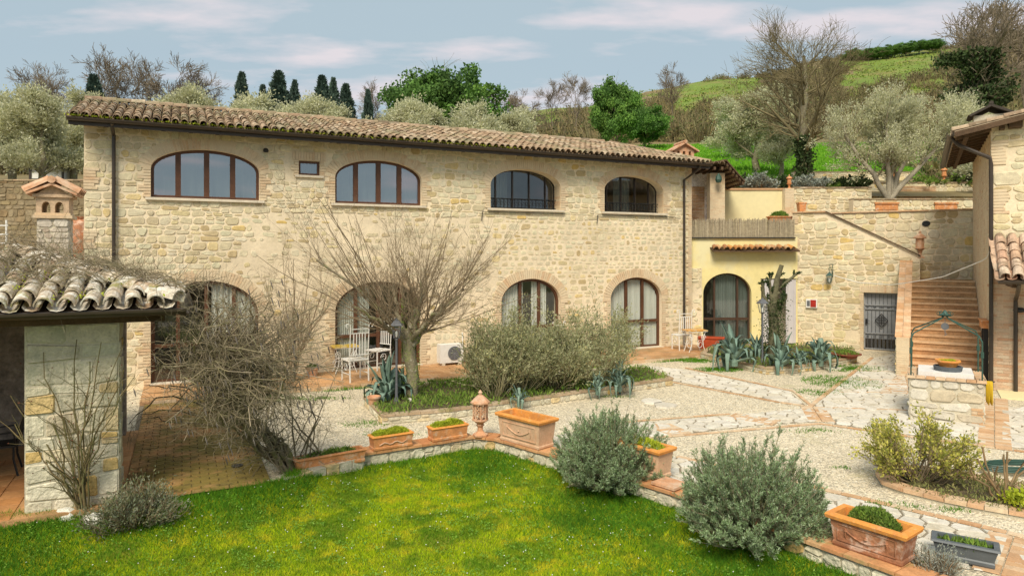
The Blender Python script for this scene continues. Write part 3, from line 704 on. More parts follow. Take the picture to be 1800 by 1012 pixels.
# ------------------------------------------------------------------ windows
def window_unit(parent, name, cx, w, base, spring, crown, depth, cuts, rails=(), wood=m_wood, glass=m_glass, fw=.075, curt=None, curt_m=None, arched=True, label=None, cy=.12, mw=.55):
    """frame with real sash, panes and curtain; cuts = mullion positions as fractions of the width"""
    root = bpy.data.objects.new(name, None); link(root, parent)
    if label: root['label'] = label
    if arched: o = ell_pts(cx, w, base, spring, crown, 24); i = ell_pts(cx, w, base, spring, crown, 24, fw)
    else: o = [(cx - w / 2, base), (cx + w / 2, base), (cx + w / 2, crown), (cx - w / 2, crown)]; i = [(cx - w / 2 + fw, base + fw), (cx + w / 2 - fw, base + fw), (cx + w / 2 - fw, crown - fw), (cx - w / 2 + fw, crown - fw)]
    n = len(o); y0, y1 = depth - .035, depth + .03; m = MB()
    m.add([(x, y0, z) for x, z in o] + [(x, y0, z) for x, z in i] + [(x, y1, z) for x, z in i], [(k, (k + 1) % n, n + (k + 1) % n, n + k) for k in range(n)] + [(n + k, n + (k + 1) % n, 2 * n + (k + 1) % n, 2 * n + k) for k in range(n)])
    m.build('frame', wood, root)
    def top(x):
        if not arched: return crown - fw
        q = 1 - ((x - cx) / (w / 2 - fw)) ** 2; return spring + (crown - spring - fw) * math.sqrt(max(q, 0))
    xs = [cx - w / 2 + fw * .6] + [cx - w / 2 + c * w for c in cuts] + [cx + w / 2 - fw * .6]
    for x in xs[1:-1]:
        b = MB(); b.box(x - fw * mw, x + fw * mw, depth - .05, depth + .03, base + fw * .5, top(x) + .02); b.build('mullion', wood, root)
    for z in rails:
        b = MB(); b.box(cx - w / 2 + .02, cx + w / 2 - .02, depth - .042, depth + .03, z - .045, z + .045); b.build('rail', wood, root)
    for a, b_ in zip(xs[:-1], xs[1:]):
        q = [(a, base + .02), (b_, base + .02)] + [(x, max(top(x), base + .1)) for x in np.linspace(b_, a, 9)]
        p = MB(); p.add([(x, depth, z) for x, z in q], [tuple(range(len(q)))]); p.build('pane', glass, root)
    if curt:
        for a, b_ in curt:
            xs2 = np.linspace(cx - w / 2 + a * w, cx - w / 2 + b_ * w, 40); p = MB(); vs = []
            for k, x in enumerate(xs2):
                yy = depth + cy + .028 * math.sin(k * 1.25) + .01 * math.sin(k * 2.9); tz = max(top(x), base + .1) if arched else crown; vs += [(x, yy, base + .04), (x, yy, tz)]
            p.add(vs, [(2 * k, 2 * k + 2, 2 * k + 3, 2 * k + 1) for k in range(len(xs2) - 1)]); p.build('curtain', curt_m or m_curt, root, smooth=True)
    return root

def tile_cover(L=.46, r0=.095, r1=.078, t=.013, n=6):
    m = MB(); vs = []
    for y, r in ((0, r0), (L, r1)):
        for q in (r, r - t):
            for k in range(n + 1): a = math.pi * k / n; vs.append((q * math.cos(a), y, q * math.sin(a) * 1.08))
    k1 = n + 1; fs = []
    for k in range(n):
        fs.append((k, k + 1, 2 * k1 + k + 1, 2 * k1 + k)); fs.append((k1 + k + 1, k1 + k, 3 * k1 + k, 3 * k1 + k + 1)); fs.append((k + 1, k, k1 + k, k1 + k + 1))
    m.add(vs, fs); return m
def tile_pan(L=.46, r=.085):
    m = MB(); n = 4; vs = []
    for y in (0, L):
        for k in range(n + 1): a = math.pi + math.pi * k / n; vs.append((r * math.cos(a), y, r * math.sin(a) * .6 + .05))
    m.add(vs, [(k + 1, k, n + 1 + k, n + 2 + k) for k in range(n)]); return m
def tile_matrices(p0, du, dn, L, W, pitch, expo, limit=None, jit=.012, lift=.03, rotj=2.5):
    """columns along du from p0, rows up dn"""
    du = Vector(du).normalized(); dn = Vector(dn).normalized(); nz_ = du.cross(dn).normalized(); out = []; n = int(W / pitch); rows = int(L / expo)
    for i in range(n):
        for r in range(rows):
            u = (i + .5) * pitch; v = r * expo
            if limit and not limit(u, v): continue
            B = Matrix((du, dn, nz_)).transposed().to_4x4()
            ti = Matrix.Rotation(R(-2.0 + random.uniform(-1.2, 1.2)), 4, 'X') @ Matrix.Rotation(R(random.uniform(-rotj, rotj)), 4, 'Z')
            out.append(Matrix.Translation(Vector(p0) + du * (u + random.uniform(-jit, jit)) + dn * (v + random.uniform(-jit, jit) * 1.6) + nz_ * (lift + random.uniform(-.004, .006))) @ B @ ti)
    return out
def gutter(p, q, r=.08, n=8):
    m = MB(); p, q = Vector(p), Vector(q); d = (q - p).normalized(); s = d.cross(Vector((0, 0, 1))).normalized(); vs = []
    for c in (p, q):
        for rr in (r, r - .008):
            for k in range(n + 1): a = math.pi + math.pi * k / n; vs.append(c + s * rr * math.cos(a) + Vector((0, 0, 1)) * rr * math.sin(a))
    k1 = n + 1; fs = []
    for k in range(n): fs += [(k, k + 1, 2 * k1 + k + 1, 2 * k1 + k), (k1 + k + 1, k1 + k, 3 * k1 + k, 3 * k1 + k + 1)]
    fs += [(0, 2 * k1, 3 * k1, k1), (n, n + k1, 3 * k1 + n, 2 * k1 + n)] + [(k + 1, k, k1 + k, k1 + k + 1) for k in range(n)] + [(2 * k1 + k, 2 * k1 + k + 1, 3 * k1 + k + 1, 3 * k1 + k) for k in range(n)]
    m.add(vs, fs); return m

# ------------------------------------------------------------------ the long stone house
S0, S1, BACK, EZ = -11.7, 7.32, 5.6, 6.62
house = E('stone_house', 'long two storey stone house with arched windows and a low tiled roof', 'house', (0, 21.9, 0), MF.a)
W26 = 2.58
UP = []
for a, b in ((265, 456), (589, 741), (862, 985), (1062, 1166)):
    ua, _ = MF.hit(a, 350, 0); ub, _ = MF.hit(b, 350, 0); UP.append(((ua + ub) / 2, ub - ua, 4.88, 5.62, 6.17))
GR = []
for a, b, cz in ((265, 455, 2.72), (589, 740, 2.62), (881, 985, 2.62), (1073, 1163, 2.6)):
    ua, _ = MF.hit(a, 550, 0); ub, _ = MF.hit(b, 550, 0); GR.append(((ua + ub) / 2, ub - ua, .1, 1.78 if b < 800 else 1.86, cz))
sa, _ = MF.hit(525, 295, 0); sb, _ = MF.hit(562, 295, 0); SM = ((sa + sb) / 2, sb - sa, 5.63, 6.03)
holes = [ell_pts(c, w, b, s, k, 20) for c, w, b, s, k in UP + GR] + [[(sa, 5.63), (sb, 5.63), (sb, 6.03), (sa, 6.03)]]
outer = [(S0, 0), (S1, 0), (S1, EZ + .1), (S0, EZ + .1)]
vs, fs = cdt(outer, holes)
wall = MB(); wall.add([(x, 0, z) for x, z in vs], fs)
for k, h in enumerate(holes):
    dp = .20 if k < 2 else (.55 if k < 4 else (.42 if k < 8 else .2)); n = len(h)
    wall.add([(x, 0, z) for x, z in h] + [(x, dp, z) for x, z in h], [(i, (i + 1) % n, n + (i + 1) % n, n + i) for i in range(n)])
wall.add([(S0, 0, 0), (S0, BACK, 0), (S0, BACK, 6.6), (S0, 2.8, 7.5), (S0, 0, EZ + .1)], [(0, 4, 3, 2, 1)])
wall.add([(S1, 0, 0), (S1, BACK, 0), (S1, BACK, 6.6), (S1, 0, EZ + .1)], [(0, 1, 2, 3)])
wall.add([(S0, BACK, 0), (S1, BACK, 0), (S1, BACK, 6.6), (S0, BACK, 6.6)], [(0, 1, 2, 3)])
wall.build('wall', m_mortar, house)
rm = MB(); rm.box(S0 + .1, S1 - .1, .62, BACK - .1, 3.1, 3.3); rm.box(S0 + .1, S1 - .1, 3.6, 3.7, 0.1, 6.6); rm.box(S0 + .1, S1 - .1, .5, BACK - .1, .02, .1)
for u in (-8.2, -2.3, 3.1): rm.box(u, u + .15, .62, 3.6, .1, 6.6)
rm.build('interior_wall', m_room, house)
BAND = .30
def ell_in(x, z, c, w, b, s, k, e=0.0):
    if abs(x - c) > w / 2 + e or z < b - e: return False
    if z <= s: return True
    return ((x - c) / (w / 2 + e)) ** 2 + ((z - s) / (k - s + e)) ** 2 < 1
def keep_main(x, z, ring):
    for o in UP + GR:
        if ell_in(x, z, *o, e=.24 if z > o[3] - .1 else .22) and z > o[2] - .02: return False
        for p in ring:
            if ell_in(p[0], p[1], *o, e=.01) and p[1] > o[2] - .05: return False
        if o[2] > 3 and abs(x - o[0]) < o[1] / 2 + .12 and o[2] - .09 < z < o[2] + .02: return False
    if sa - .25 < x < sb + .25 and 5.52 < z < 6.3: return False
    if x < S0 + .2 and (int(z / .5) % 3 == 1): return False
    return True
st = rubble(S0, S1, .1, EZ, hc=(.12, .20), wl=(.16, .38), gap=.024, seed=4, keep=keep_main, t=(.010, .024), wob=.035)
drop = set(); rz = random.Random(8)      # below the sills the mortar is smeared over the stone edges
for i, (v_, f_) in enumerate(st):
    cu = sum(p[0] for p in v_) / len(v_); cz = sum(p[2] for p in v_) / len(v_)
    if cz < 4.6 and cu > -8.6 + .8 * math.sin(cz * 2):
        if -9.2 < cu < -.6 and cz < 4.55 and rz.random() < .45 + .2 * math.sin(cu * 1.7 + cz * 2.3): drop.add(i)
        k = rz.uniform(.62, .92); st[i] = ([(cu + (x - cu) * k, y * .55 if y < 0 else y, cz + (z - cz) * k) for x, y, z in v_], f_)
st = [q for i, q in enumerate(st) if i not in drop]
pieces(house, 'stone', st, m_stone, 'stonework', 300)
bk = MB()
for k, (c, w, b, s, cr) in enumerate(UP + GR):
    voussoirs(bk, c, w, s, cr, BAND, seed=k + 3, t=.020)
    jamb(bk, c - w / 2, -1, b, s + .02, seed=k, l=(.17, .28)); jamb(bk, c + w / 2, 1, b, s + .02, seed=k + 20, l=(.17, .28))
    if k in (2, 3): # brick reveal on the far side of the recessed openings
        for z in np.arange(b, s + .05, .077): bk.box(c + w / 2 - .012, c + w / 2 + .004, .01, .50, z + .005, z + .072, random.random())
for x in np.arange(sa - .16, sb + .16, .075): bk.box(x, x + .065, -.03, .004, 6.04, 6.28 + random.uniform(-.01, .01), random.random())
jamb(bk, sa, -1, 5.60, 6.03, seed=77, l=(.12, .2)); jamb(bk, sb, 1, 5.60, 6.03, seed=78, l=(.12, .2))
for z in np.arange(.1, 6.6, .077):
    if int(z / .5) % 3 == 1: bk.box(S0 - .01, S0 + random.uniform(.2, .34), -.03, .004, z, z + .068, random.random())
bk.build('brick_arches', m_brick, house, kind='stuff')
bk = MB()
for z in np.arange(.1, 6.5, .077): bk.box(S1 - random.choice((.14, .25)), S1 + .012, -.028, .004, z, z + .068, random.random())
bk.build('brick_quoin', m_brick, house, kind='stuff')
for c, w, b, s, cr in UP:
    q = MB(); q.box(c - w / 2 - .12, c + w / 2 + .12, -.09, .2, b - .07, b - .004); q.build('sill', m_sill, house)
q = MB(); q.box(sa - .1, sb + .1, -.07, .15, 5.565, 5.626); q.build('sill', m_sill, house)
for c, w, b, s, cr in GR:
    q = MB(); q.box(c - w / 2 - .02, c + w / 2 + .02, -.12, .42, .095, .125); q.build('threshold', m_sill, house)
for k, o in enumerate(UP):
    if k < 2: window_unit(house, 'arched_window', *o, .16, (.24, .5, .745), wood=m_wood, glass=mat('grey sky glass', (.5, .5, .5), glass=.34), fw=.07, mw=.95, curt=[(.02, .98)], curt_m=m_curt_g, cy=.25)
    else: window_unit(house, 'arched_window', *o, .42, (.14, .38, .62, .86), wood=m_dark, glass=mat('loggia glass', (.5, .5, .5), glass=.13), fw=.028, curt=[(0, .36)] if k == 2 else [(.34, .60)], curt_m=m_curt_g, cy=.3)  # third window: grey sheet paints the sky reflection on the left panes
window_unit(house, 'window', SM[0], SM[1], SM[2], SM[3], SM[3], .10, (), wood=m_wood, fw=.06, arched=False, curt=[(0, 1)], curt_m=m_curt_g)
for k, o in enumerate(GR):
    cur = [[(.55, .97)], [(.04, .22), (.26, .4)], [(.03, .4), (.55, .8)], [(.05, .36), (.4, .66), (.7, .96)]][k]
    window_unit(house, 'arched_door', *o, .17, (.24, .5, .76) if k < 2 else (.34, .66), rails=(1.05,), glass=m_glass_lo, fw=.085, curt=cur, cy=.06)
# wrought railings inside the two recessed openings
for o in UP[2:]:
    c, w, b = o[:3]; m = MB(); m.bar((c - w / 2, .30, b + .34), (c + w / 2, .30, b + .34), .025); m.bar((c - w / 2, .30, b + .05), (c + w / 2, .30, b + .05), .02)
    x = c - w / 2 + .08
    while x < c + w / 2:
        m.bar((x, .30, b + .05), (x, .30, b + .34), .014)
        m.tube([(x + .05 + .035 * math.cos(a), .30, b + .2 + .06 * math.sin(a)) for a in np.linspace(0, 5.4, 9)], .007, 4); x += .13
    m.build('railing', m_black, house)
for o in UP[2:]:
    q = MB(); q.bar((o[0] - o[1] / 2 - .3, -.06, o[2] - .13), (o[0] + o[1] / 2 + (.15 if o is UP[2] else .5), -.06, o[2] - .13), .018); q.bar((o[0] - o[1] / 2 - .3, -.06, o[2] - .13), (o[0] - o[1] / 2 - .32, -.04, o[2] - .42), .018)
    q.build('cable', m_black, house)
# roof: eave at y=-.6, ridge at y=2.8
EY, RY, RZ, EZR = -.6, 2.8, 7.72, 6.66
RU0, RU1, RRID = S0 - .26, 7.15 + .55, 5.35
roof = bpy.data.objects.new('roof', None); link(roof, house)
b = MB(); b.add([(RU0, EY, EZR), (RU1, EY, EZR), (RRID, RY, RZ), (RU0, RY, RZ), (RU0, BACK + .5, 6.75), (RU1, BACK + .5, 6.75)], [(0, 1, 2, 3), (3, 2, 5, 4), (1, 5, 2)])
b.add([(RU0, EY, EZR - .06), (RU1, EY, EZR - .06), (RRID, RY, RZ - .06), (RU0, RY, RZ - .06), (RU0, BACK + .5, 6.69), (RU1, BACK + .5, 6.69)], [(3, 2, 1, 0), (4, 5, 2, 3), (2, 5, 1)])
b.add([(RU0, EY, EZR), (RU0, RY, RZ), (RU0, BACK + .5, 6.75), (RU0, EY, EZR - .06), (RU0, RY, RZ - .06), (RU0, BACK + .5, 6.69)], [(0, 3, 4, 1), (1, 4, 5, 2)])
b.build('roof_deck', m_rafter, roof)
SL = math.hypot(RY - EY, RZ - EZR); dn = (0, RY - EY, RZ - EZR)
hipk = (RU1 - RRID) / SL
lim = lambda u, v: u < (RU1 - RU0) - hipk * (v + .1)
random.seed(3)
# the roof object is at the origin of the house: reuse the house matrix for sorting
def scatter_in(root, base, *a, **k):
    """scatter under a part of a thing: distance is measured through the thing"""
    global world_of
    old = world_of; world_of = lambda o: old(base); 
    try: scatter(root, *a, **k)
    finally: world_of = old
tm = tile_matrices((RU0 + .02, EY - .04, EZR + .03), (1, 0, 0), dn, SL, RU1 - RU0 - .05, .215, .36, lim)
scatter_in(roof, house, 'roof_tile', tile_cover(), tm, m_tile, 'roof_tiles', 300)
tm = tile_matrices((RU0 - .09, EY - .04, EZR + .005), (1, 0, 0), dn, SL, RU1 - RU0 + .1, .215, .36, lim, lift=.0)
scatter_in(roof, house, 'pan_tile', tile_pan(), tm, mat('shadow dark pan tile', [(.22, .15, .09), (.28, .19, .11), (.17, .12, .07)], noise=((6, .2), (30, .2))), 'pan_tiles', 0)  # pan tile colour darkened to paint the deep shadow between tile columns
rt = MB(); pr = tile_cover(.42, .11, .10)
for i in range(int((RRID - RU0) / .36)): rt.add(pr.v, pr.f, random.random(), Matrix.Translation((RU0 + i * .36 + .4, RY, RZ + .06 + random.uniform(-.008, .008))) @ Matrix.Rotation(R(90), 4, 'Z') @ Matrix.Rotation(R(-2), 4, 'X'))
hd = Vector((RU1 - RRID, EY - RY, EZR - RZ)); hl = hd.length; az = math.atan2(-hd.y, -hd.x)
for i in range(int(hl / .36)):
    p = Vector((RU1, EY, EZR)) - hd * (i * .36 / hl) + Vector((0, 0, .07)); q = -hd.normalized()
    B = Matrix((q.cross(Vector((0, 0, 1))).normalized(), q, q.cross(Vector((0, 0, 1))).normalized().cross(q))).transposed().to_4x4()
    rt.add(pr.v, pr.f, random.random(), Matrix.Translation(p) @ B)
rt.build('ridge_tiles', m_tile, roof, kind='stuff')
gt = gutter((RU0 - .02, EY - .07, EZR + .005), (RU1, EY - .07, EZR + .005), .085); gt.build('gutter', m_dark, house)
b = MB(); b.box(RU0, RU1, EY + .015, EY + .05, EZR - .16, EZR - .02); b.build('fascia', m_dark, house)
x = RU0 + .1
while x < RU1 - .1:
    b = MB(); zz = EZR - .17 + .2; b.add([(x, EY + .06, EZR - .17), (x + .1, EY + .06, EZR - .17), (x + .1, .0, EZR - .0), (x, .0, EZR - .0), (x, EY + .06, EZR - .07), (x + .1, EY + .06, EZR - .07), (x + .1, 0, EZR + .1), (x, 0, EZR + .1)],
        [(0, 1, 2, 3), (4, 7, 6, 5), (0, 4, 5, 1), (1, 5, 6, 2), (3, 7, 4, 0)]); b.build('rafter', m_rafter, house); x += .62
ul, _ = MF.hit(200, 300, -.07); ur, _ = MF.hit(1202, 400, -.07)
b = MB(); b.tube([(ul, EY - .05, EZR - .06), (ul, EY + .05, EZR - .12), (ul, -.09, EZR - .3), (ul, -.09, .1)], .045, 8); b.build('downpipe', m_dark, house, smooth=True)
b = MB(); b.tube([(ur + .25, EY - .05, EZR - .06), (ur + .25, EY + .02, EZR - .2), (ur, -.09, EZR - .55), (ur, -.09, .1)], .045, 8); b.build('downpipe', m_dark, house, smooth=True)
for p in (ul, ur):
    for z in (1.5, 3.4, 5.3):
        b = MB(); b.lathe([(.055, 0), (.055, .03)], 8, (p, -.09, z)); b.build('pipe_bracket', m_dark, house)
# small round lamp high on the wall
u, z = MF.hit(467, 265, -.05); b = MB(); b.lathe([(.02, -.06), (.06, -.05), (.075, 0), (.05, .05), (.02, .06)], 10, (u, -.1, z)); b.box(u - .02, u + .02, -.1, 0, z - .02, z + .02); b.build('wall_lamp', m_black, house)

# terrace along the foot of the house
TER = [(-9.9, -2.15), (S1 + .2, -2.15), (S1 + .2, 0), (-9.9, 0)]
ter = bpy.data.objects.new('terrace', None); link(ter); ter.location = (0, 21.9, 0); ter.rotation_euler = (0, 0, MF.a); ter['kind'] = 'structure'
b = MB(); b.box(-10.4, S1 + .2, -2.15, .0, -.02, .085); b.build('terrace_slab', m_terrace, ter)
tl = []
for r_ in range(8):
    for c_ in range(64):
        x0 = -10.4 + c_ * .277 + (.138 if r_ % 2 else 0); y0 = -2.15 + .27 * r_ + .005
        if x0 + .27 < S1 + .2: tl.append(slab([(x0 + .004, y0 + .004), (x0 + .273, y0 + .004), (x0 + .273, min(y0 + .266, -.01)), (x0 + .004, min(y0 + .266, -.01))], .086, .098 + random.uniform(0, .003), .004))
pieces(ter, 'floor_tile', tl, m_terrace, 'floor_tiles', 300)
tb = MB()
x = -10.4
while x < S1: tb.box(x + .004, x + .246, -2.19, -2.15, -.01, .09, random.random()); x += .25
tb.build('edging_bricks', m_brick2, ter, kind='stuff')

# ------------------------------------------------------------------ yellow room with the roof terrace, right of the stone house
YY = 25.35
yel = E('yellow_annex', 'yellow rendered annex with an arched door and a roof terrace, right of the stone house', 'annex', (AT(1300, YY), YY, 0))
X0 = yel.location.x; L_ = lambda px, d=0: AT(px, YY + d) - X0; Zz = lambda py, d=0: ZT(py, YY + d)
xa, xb = L_(1236), L_(1321); door = (0.5 * (xa + xb), xb - xa, .05, 1.95, Zz(480)); xc0, xc1, zc = L_(1338), L_(1399), Zz(490)
holes = [ell_pts(*door, 20), [(xc0, .05), (xc1, .05), (xc1, zc), (xc0, zc)]]
vs, fs = cdt([(L_(1200), 0), (L_(1402), 0), (L_(1402), 4.06), (L_(1200), 4.06)], holes)
m = MB(); m.add([(x, 0, z) for x, z in vs], fs)
for h, dp in zip(holes, (.3, .25)):
    n = len(h); m.add([(x, 0, z) for x, z in h] + [(x, dp, z) for x, z in h], [(i, (i + 1) % n, n + (i + 1) % n, n + i) for i in range(n)])
m.build('wall', m_yellow, yel)
m = MB(); m.box(L_(1200), L_(1402), .02, 3.2, 3.85, 4.04); m.build('terrace_floor', m_terrace, yel)
m = MB(); m.box(L_(1200), L_(1402), 2.8, 2.9, 0, 3.85); m.box(L_(1200), L_(1402), .3, 2.8, .0, .05); m.build('interior_wall', m_room, yel)
window_unit(yel, 'arched_door', *door, .22, (.26, .74), rails=(1.0,), wood=mat('dark brown joinery', (.07, .04, .025), rough=.5), glass=m_glass_lo, fw=.06, curt=[(.30, .72), (.78, .97)], curt_m=m_curt_g)
window_unit(yel, 'open_doorway', (xc0 + xc1) / 2, xc1 - xc0, .05, zc, zc, .28, (.5,), wood=mat('dark brown joinery', (.07, .04, .025)), glass=m_glass_lo, fw=.05, arched=False)
for a, b_ in ((1340, 1362), (1380, 1398)):
    xs = np.linspace(L_(a), L_(b_), 26); p = MB(); v = []
    for k, x in enumerate(xs): yy = -.06 + .03 * math.sin(k * 1.5); v += [(x, yy, .12), (x * .97 + .03 * (L_(a) if a < 1370 else L_(b_)), yy, zc - .02)]
    p.add(v, [(2 * k, 2 * k + 2, 2 * k + 3, 2 * k + 1) for k in range(25)]); p.build('curtain', m_curt_p, yel, smooth=True)
m = MB(); m.bar((xc0 - .05, -.07, zc), (xc1 + .05, -.07, zc), .02); m.build('curtain_rail', m_black, yel)
# stone strip at the corner
st = rubble(L_(1200), L_(1233), .05, 2.9, hc=(.12, .2), wl=(.15, .3), seed=9, t=(.05, .08)); m = MB(); m.box(L_(1200), L_(1233), -.05, .0, 0, 2.9); m.build('stone_strip_mortar', m_mortar, yel)
pieces(yel, 'stone', st, m_stone, 'stonework', 120)
# tile canopy over the doors
c0, c1 = L_(1252, -.3), L_(1404, -.3); zt = Zz(438)
m = MB(); m.add([(c0, -.42, zt - .1), (c1, -.42, zt - .1), (c1, .02, zt + .03), (c0, .02, zt + .03), (c0, -.42, zt - .05), (c1, -.42, zt - .05), (c1, .02, zt + .08), (c0, .02, zt + .08)], [(0, 1, 2, 3), (4, 7, 6, 5), (0, 4, 5, 1), (1, 5, 6, 2), (3, 7, 4, 0)]); m.build('canopy_board', m_rafter, yel)
tm = tile_matrices((c0, -.46, zt - .03), (1, 0, 0), (0, .44, .13), .4, c1 - c0, .2, .4, rotj=9, jit=.02)
scatter(yel, 'roof_tile', tile_cover(.42), tm, mat('canopy tiles', [(.52, .24, .09), (.60, .42, .22), (.40, .19, .09), (.62, .30, .08)], noise=(9, .2)), 'roof_tiles', 60)
# reed screen of the roof terrace: every cane bundle an own piece
screen = E('reed_fence', 'grey reed screen standing on the edge of the roof terrace above the yellow wall', 'fence', (X0, YY, 4.0))
m_reed = mat('dry reed', [(.34, .28, .19), (.26, .22, .15), (.42, .36, .25), (.30, .25, .16)], noise=((10, .2), (40, .2)))
z1 = Zz(386) - 4.0; nR = 58
for i in range(nR):
    x = L_(1214, -.03) + (L_(1396, -.03) - L_(1214, -.03)) * (i + .5) / nR; q = MB()
    for j in range(3): q.tube([(x + (j - 1) * .024, -.05, .04), (x + (j - 1) * .024 + random.uniform(-.01, .01), -.05, z1 + random.uniform(-.05, .06))], .013, 4, random.random())
    q.build('cane_bundle', m_reed, screen)
for z in (.2, z1 - .12): q = MB(); q.bar((L_(1214), -.025, z), (L_(1396), -.025, z), .025); q.build('rail', m_rafter, screen)
m = MB(); m.box(L_(1212), L_(1397), -.09, .0, -.0, .04); m.build('base_plate', m_black, screen)
# pot with a plant on the parapet
def fan_plant(px, Y, z, n, h, m, name='foliage', parent=None, spread=.5): pass

# upper wing behind the terrace
uw = E('covered_balcony', 'small tiled porch with dark rafters and a brick pillar above the reed screen', 'porch', (X0, YY, 0))
m = MB(); m.box(L_(1212, .9), L_(1270, .9), 1.5, 1.6, 3.9, 6.6); m.build('back_wall', mat('brown brick wall', [(.32, .21, .12)], noise=((6, .3), (30, .3)), bump=(25, .6, .02)), uw)
m = MB(); m.box(L_(1246, .6), L_(1272, .6), .45, .85, 4.04, Zz(305, .6)); m.build('pillar', m_mortar, uw)
bkm = MB(); brick_field(bkm, L_(1246, .6), L_(1272, .6), 4.06, Zz(305, .6), y=.45, bl=.22, seed=8); bkm.build('pillar_bricks', m_brick, uw, kind='stuff')
bkm = MB(); brick_field(bkm, L_(1213, .9), L_(1246, .9), 4.06, Zz(325, .9), y=1.49, seed=12); bkm.build('wall_bricks', m_brick2, uw, kind='stuff')
A_, B_, C_ = (L_(1222, .1), Zz(293, .1)), (L_(1274, .1), Zz(284, .1)), (L_(1307, .1), Zz(322, .1))
m = MB(); T = .06
m.sweep([[(A_[0], -.1, A_[1]), (A_[0], 2.6, A_[1]), (A_[0], 2.6, A_[1] + T), (A_[0], -.1, A_[1] + T)], [(B_[0], -.1, B_[1]), (B_[0], 2.6, B_[1]), (B_[0], 2.6, B_[1] + T), (B_[0], -.1, B_[1] + T)], [(C_[0], -.1, C_[1]), (C_[0], 2.6, C_[1]), (C_[0], 2.6, C_[1] + T), (C_[0], -.1, C_[1] + T)]]); m.build('roof_deck', m_rafter, uw)
for i in range(6):
    f_ = (i + .5) / 6; xx = B_[0] + (C_[0] - B_[0]) * f_; zz = B_[1] + (C_[1] - B_[1]) * f_
    q = MB(); q.box(xx - .04, xx + .04, -.05, 2.5, zz - .13, zz - .01); q.build('rafter', m_rafter, uw)
for i in range(4):
    xx = A_[0] + (B_[0] - A_[0]) * (i + .5) / 4; q = MB(); q.box(xx - .04, xx + .04, -.05, 2.5, A_[1] - .13, A_[1] - .02); q.build('rafter', m_rafter, uw)
tm = tile_matrices((C_[0], 2.6, C_[1] + T), (0, -1, 0), (B_[0] - C_[0], 0, B_[1] - C_[1]), 1.0, 2.7, .21, .33) + tile_matrices((A_[0], -.1, A_[1] + T), (1, 0, 0), (0, 1, 0), 2.6, B_[0] - A_[0], .21, .36, jit=.02)
scatter(uw, 'roof_tile', tile_cover(), tm, m_tile, 'roof_tiles', 40)
m = MB(); m.lathe([(.01, 0), (.09, .02), (.13, .12), (.10, .26), (.05, .3), (.02, .36)], 8, (L_(1262, .2), .12, Zz(322, .2))); m.build('green_lantern', m_green, uw)

# ------------------------------------------------------------------ walls above and behind
def wall_thing(name, label, cat, pxa, pxb, Y, z0, z1, t=.35, mm=m_mortar, seed=1, cap=None, stones=True, maxn=80, hc=(.12, .2), sm=m_stone, Yb=None, ztop=None):
    x0 = AT(pxa, Y); x1 = AT(pxb, Yb or Y); ang = math.atan2((Yb or Y) - Y, x1 - x0); W = math.hypot(x1 - x0, (Yb or Y) - Y)
    o = E(name, label, cat, (x0, Y, 0), ang); b = MB(); b.box(0, W, 0, t, z0, z1); b.build('mortar_core', mm, o)
    if stones: pieces(o, 'stone', rubble(0, W, z0, z1, hc=hc, seed=seed, t=(.015, .035)), sm, 'stonework', maxn)
    if cap:
        u = 0
        while u < W:
            q = MB(); q.box(u + .004, min(u + .3, W) - .004, -.05, t + .05, z1, z1 + .05); q.build('coping_tile', cap, o); u += .3
    return o
w1 = wall_thing('terrace_wall', 'rubble wall with a tile coping below the grey green shrubs, right of the pale yellow wall', 'wall', 1392, 1532, 27.0, 3.9, ZT(331, 27), cap=m_tile, seed=31)
w2 = E('rendered_wall', 'plain pale yellow wall above the roof terrace, right of the small porch', 'wall', (AT(1272, 27.2), 27.2, 0))
b = MB(); W = AT(1382, 27.2) - AT(1272, 27.2); b.box(0, W, 0, .3, 3.9, ZT(334, 27.2)); b.build('render', m_yellow2, w2)
b = MB(); b.box(-.02, W, -.05, .35, ZT(334, 27.2), ZT(331, 27.2)); b.build('coping', m_brick2, w2)
w3 = E('brick_pier', 'brick pier under a small terracotta lantern, right end of the pale yellow wall', 'pier', (AT(1380, 26.9), 26.9, 0))
b = MB(); W = AT(1396, 26.9) - AT(1380, 26.9); b.box(0, W, 0, .4, 3.9, ZT(331, 26.9)); b.build('core', m_mortar, w3); b = MB(); brick_field(b, 0, W, 3.9, ZT(331, 26.9), bl=.2, seed=4); b.build('bricks', m_brick, w3, kind='stuff')
w4 = wall_thing('planter_wall', 'low rubble parapet with two terracotta plaques under the big olive tree', 'wall', 1500, 1760, 26.2, 3.9, ZT(351, 26.2), cap=m_tile, seed=41)
for a, c in ((1540, 1580), (1645, 1684)):
    b = MB(); x0 = AT(a, 26.1) - w4.location.x; x1 = AT(c, 26.1) - w4.location.x; z0, z1 = ZT(371, 26.1), ZT(357, 26.1)
    b.box(x0, x1, -.06, -.035, z0, z1); b.box(x0 - .03, x1 + .03, -.10, -.035, z1 - .03, z1 + .03); b.box(x0 + .05, x1 - .05, -.075, -.06, z0 + .06, z1 - .08)
    b.build('terracotta_plaque', m_terra, w4)
w5 = wall_thing('garden_wall', 'pale rubble garden wall behind the olive trunk with a brick stretch', 'wall', 1530, 1790, 31, 5.2, ZT(322, 31), cap=m_tile, seed=51, maxn=60)
b = MB(); W0 = AT(1580, 30.95) - w5.location.x; brick_field(b, W0, W0 + 1.7, 5.6, ZT(327, 31), y=-.03, seed=6); b.build('brick_stretch', m_brick2, w5, kind='stuff')
w6 = wall_thing('field_wall', 'long low wall along the lower edge of the green wheat field', 'wall', 1395, 1600, 38.5, 6.3, ZT(303, 38.5), cap=m_tile, seed=61, maxn=40, hc=(.14, .22))
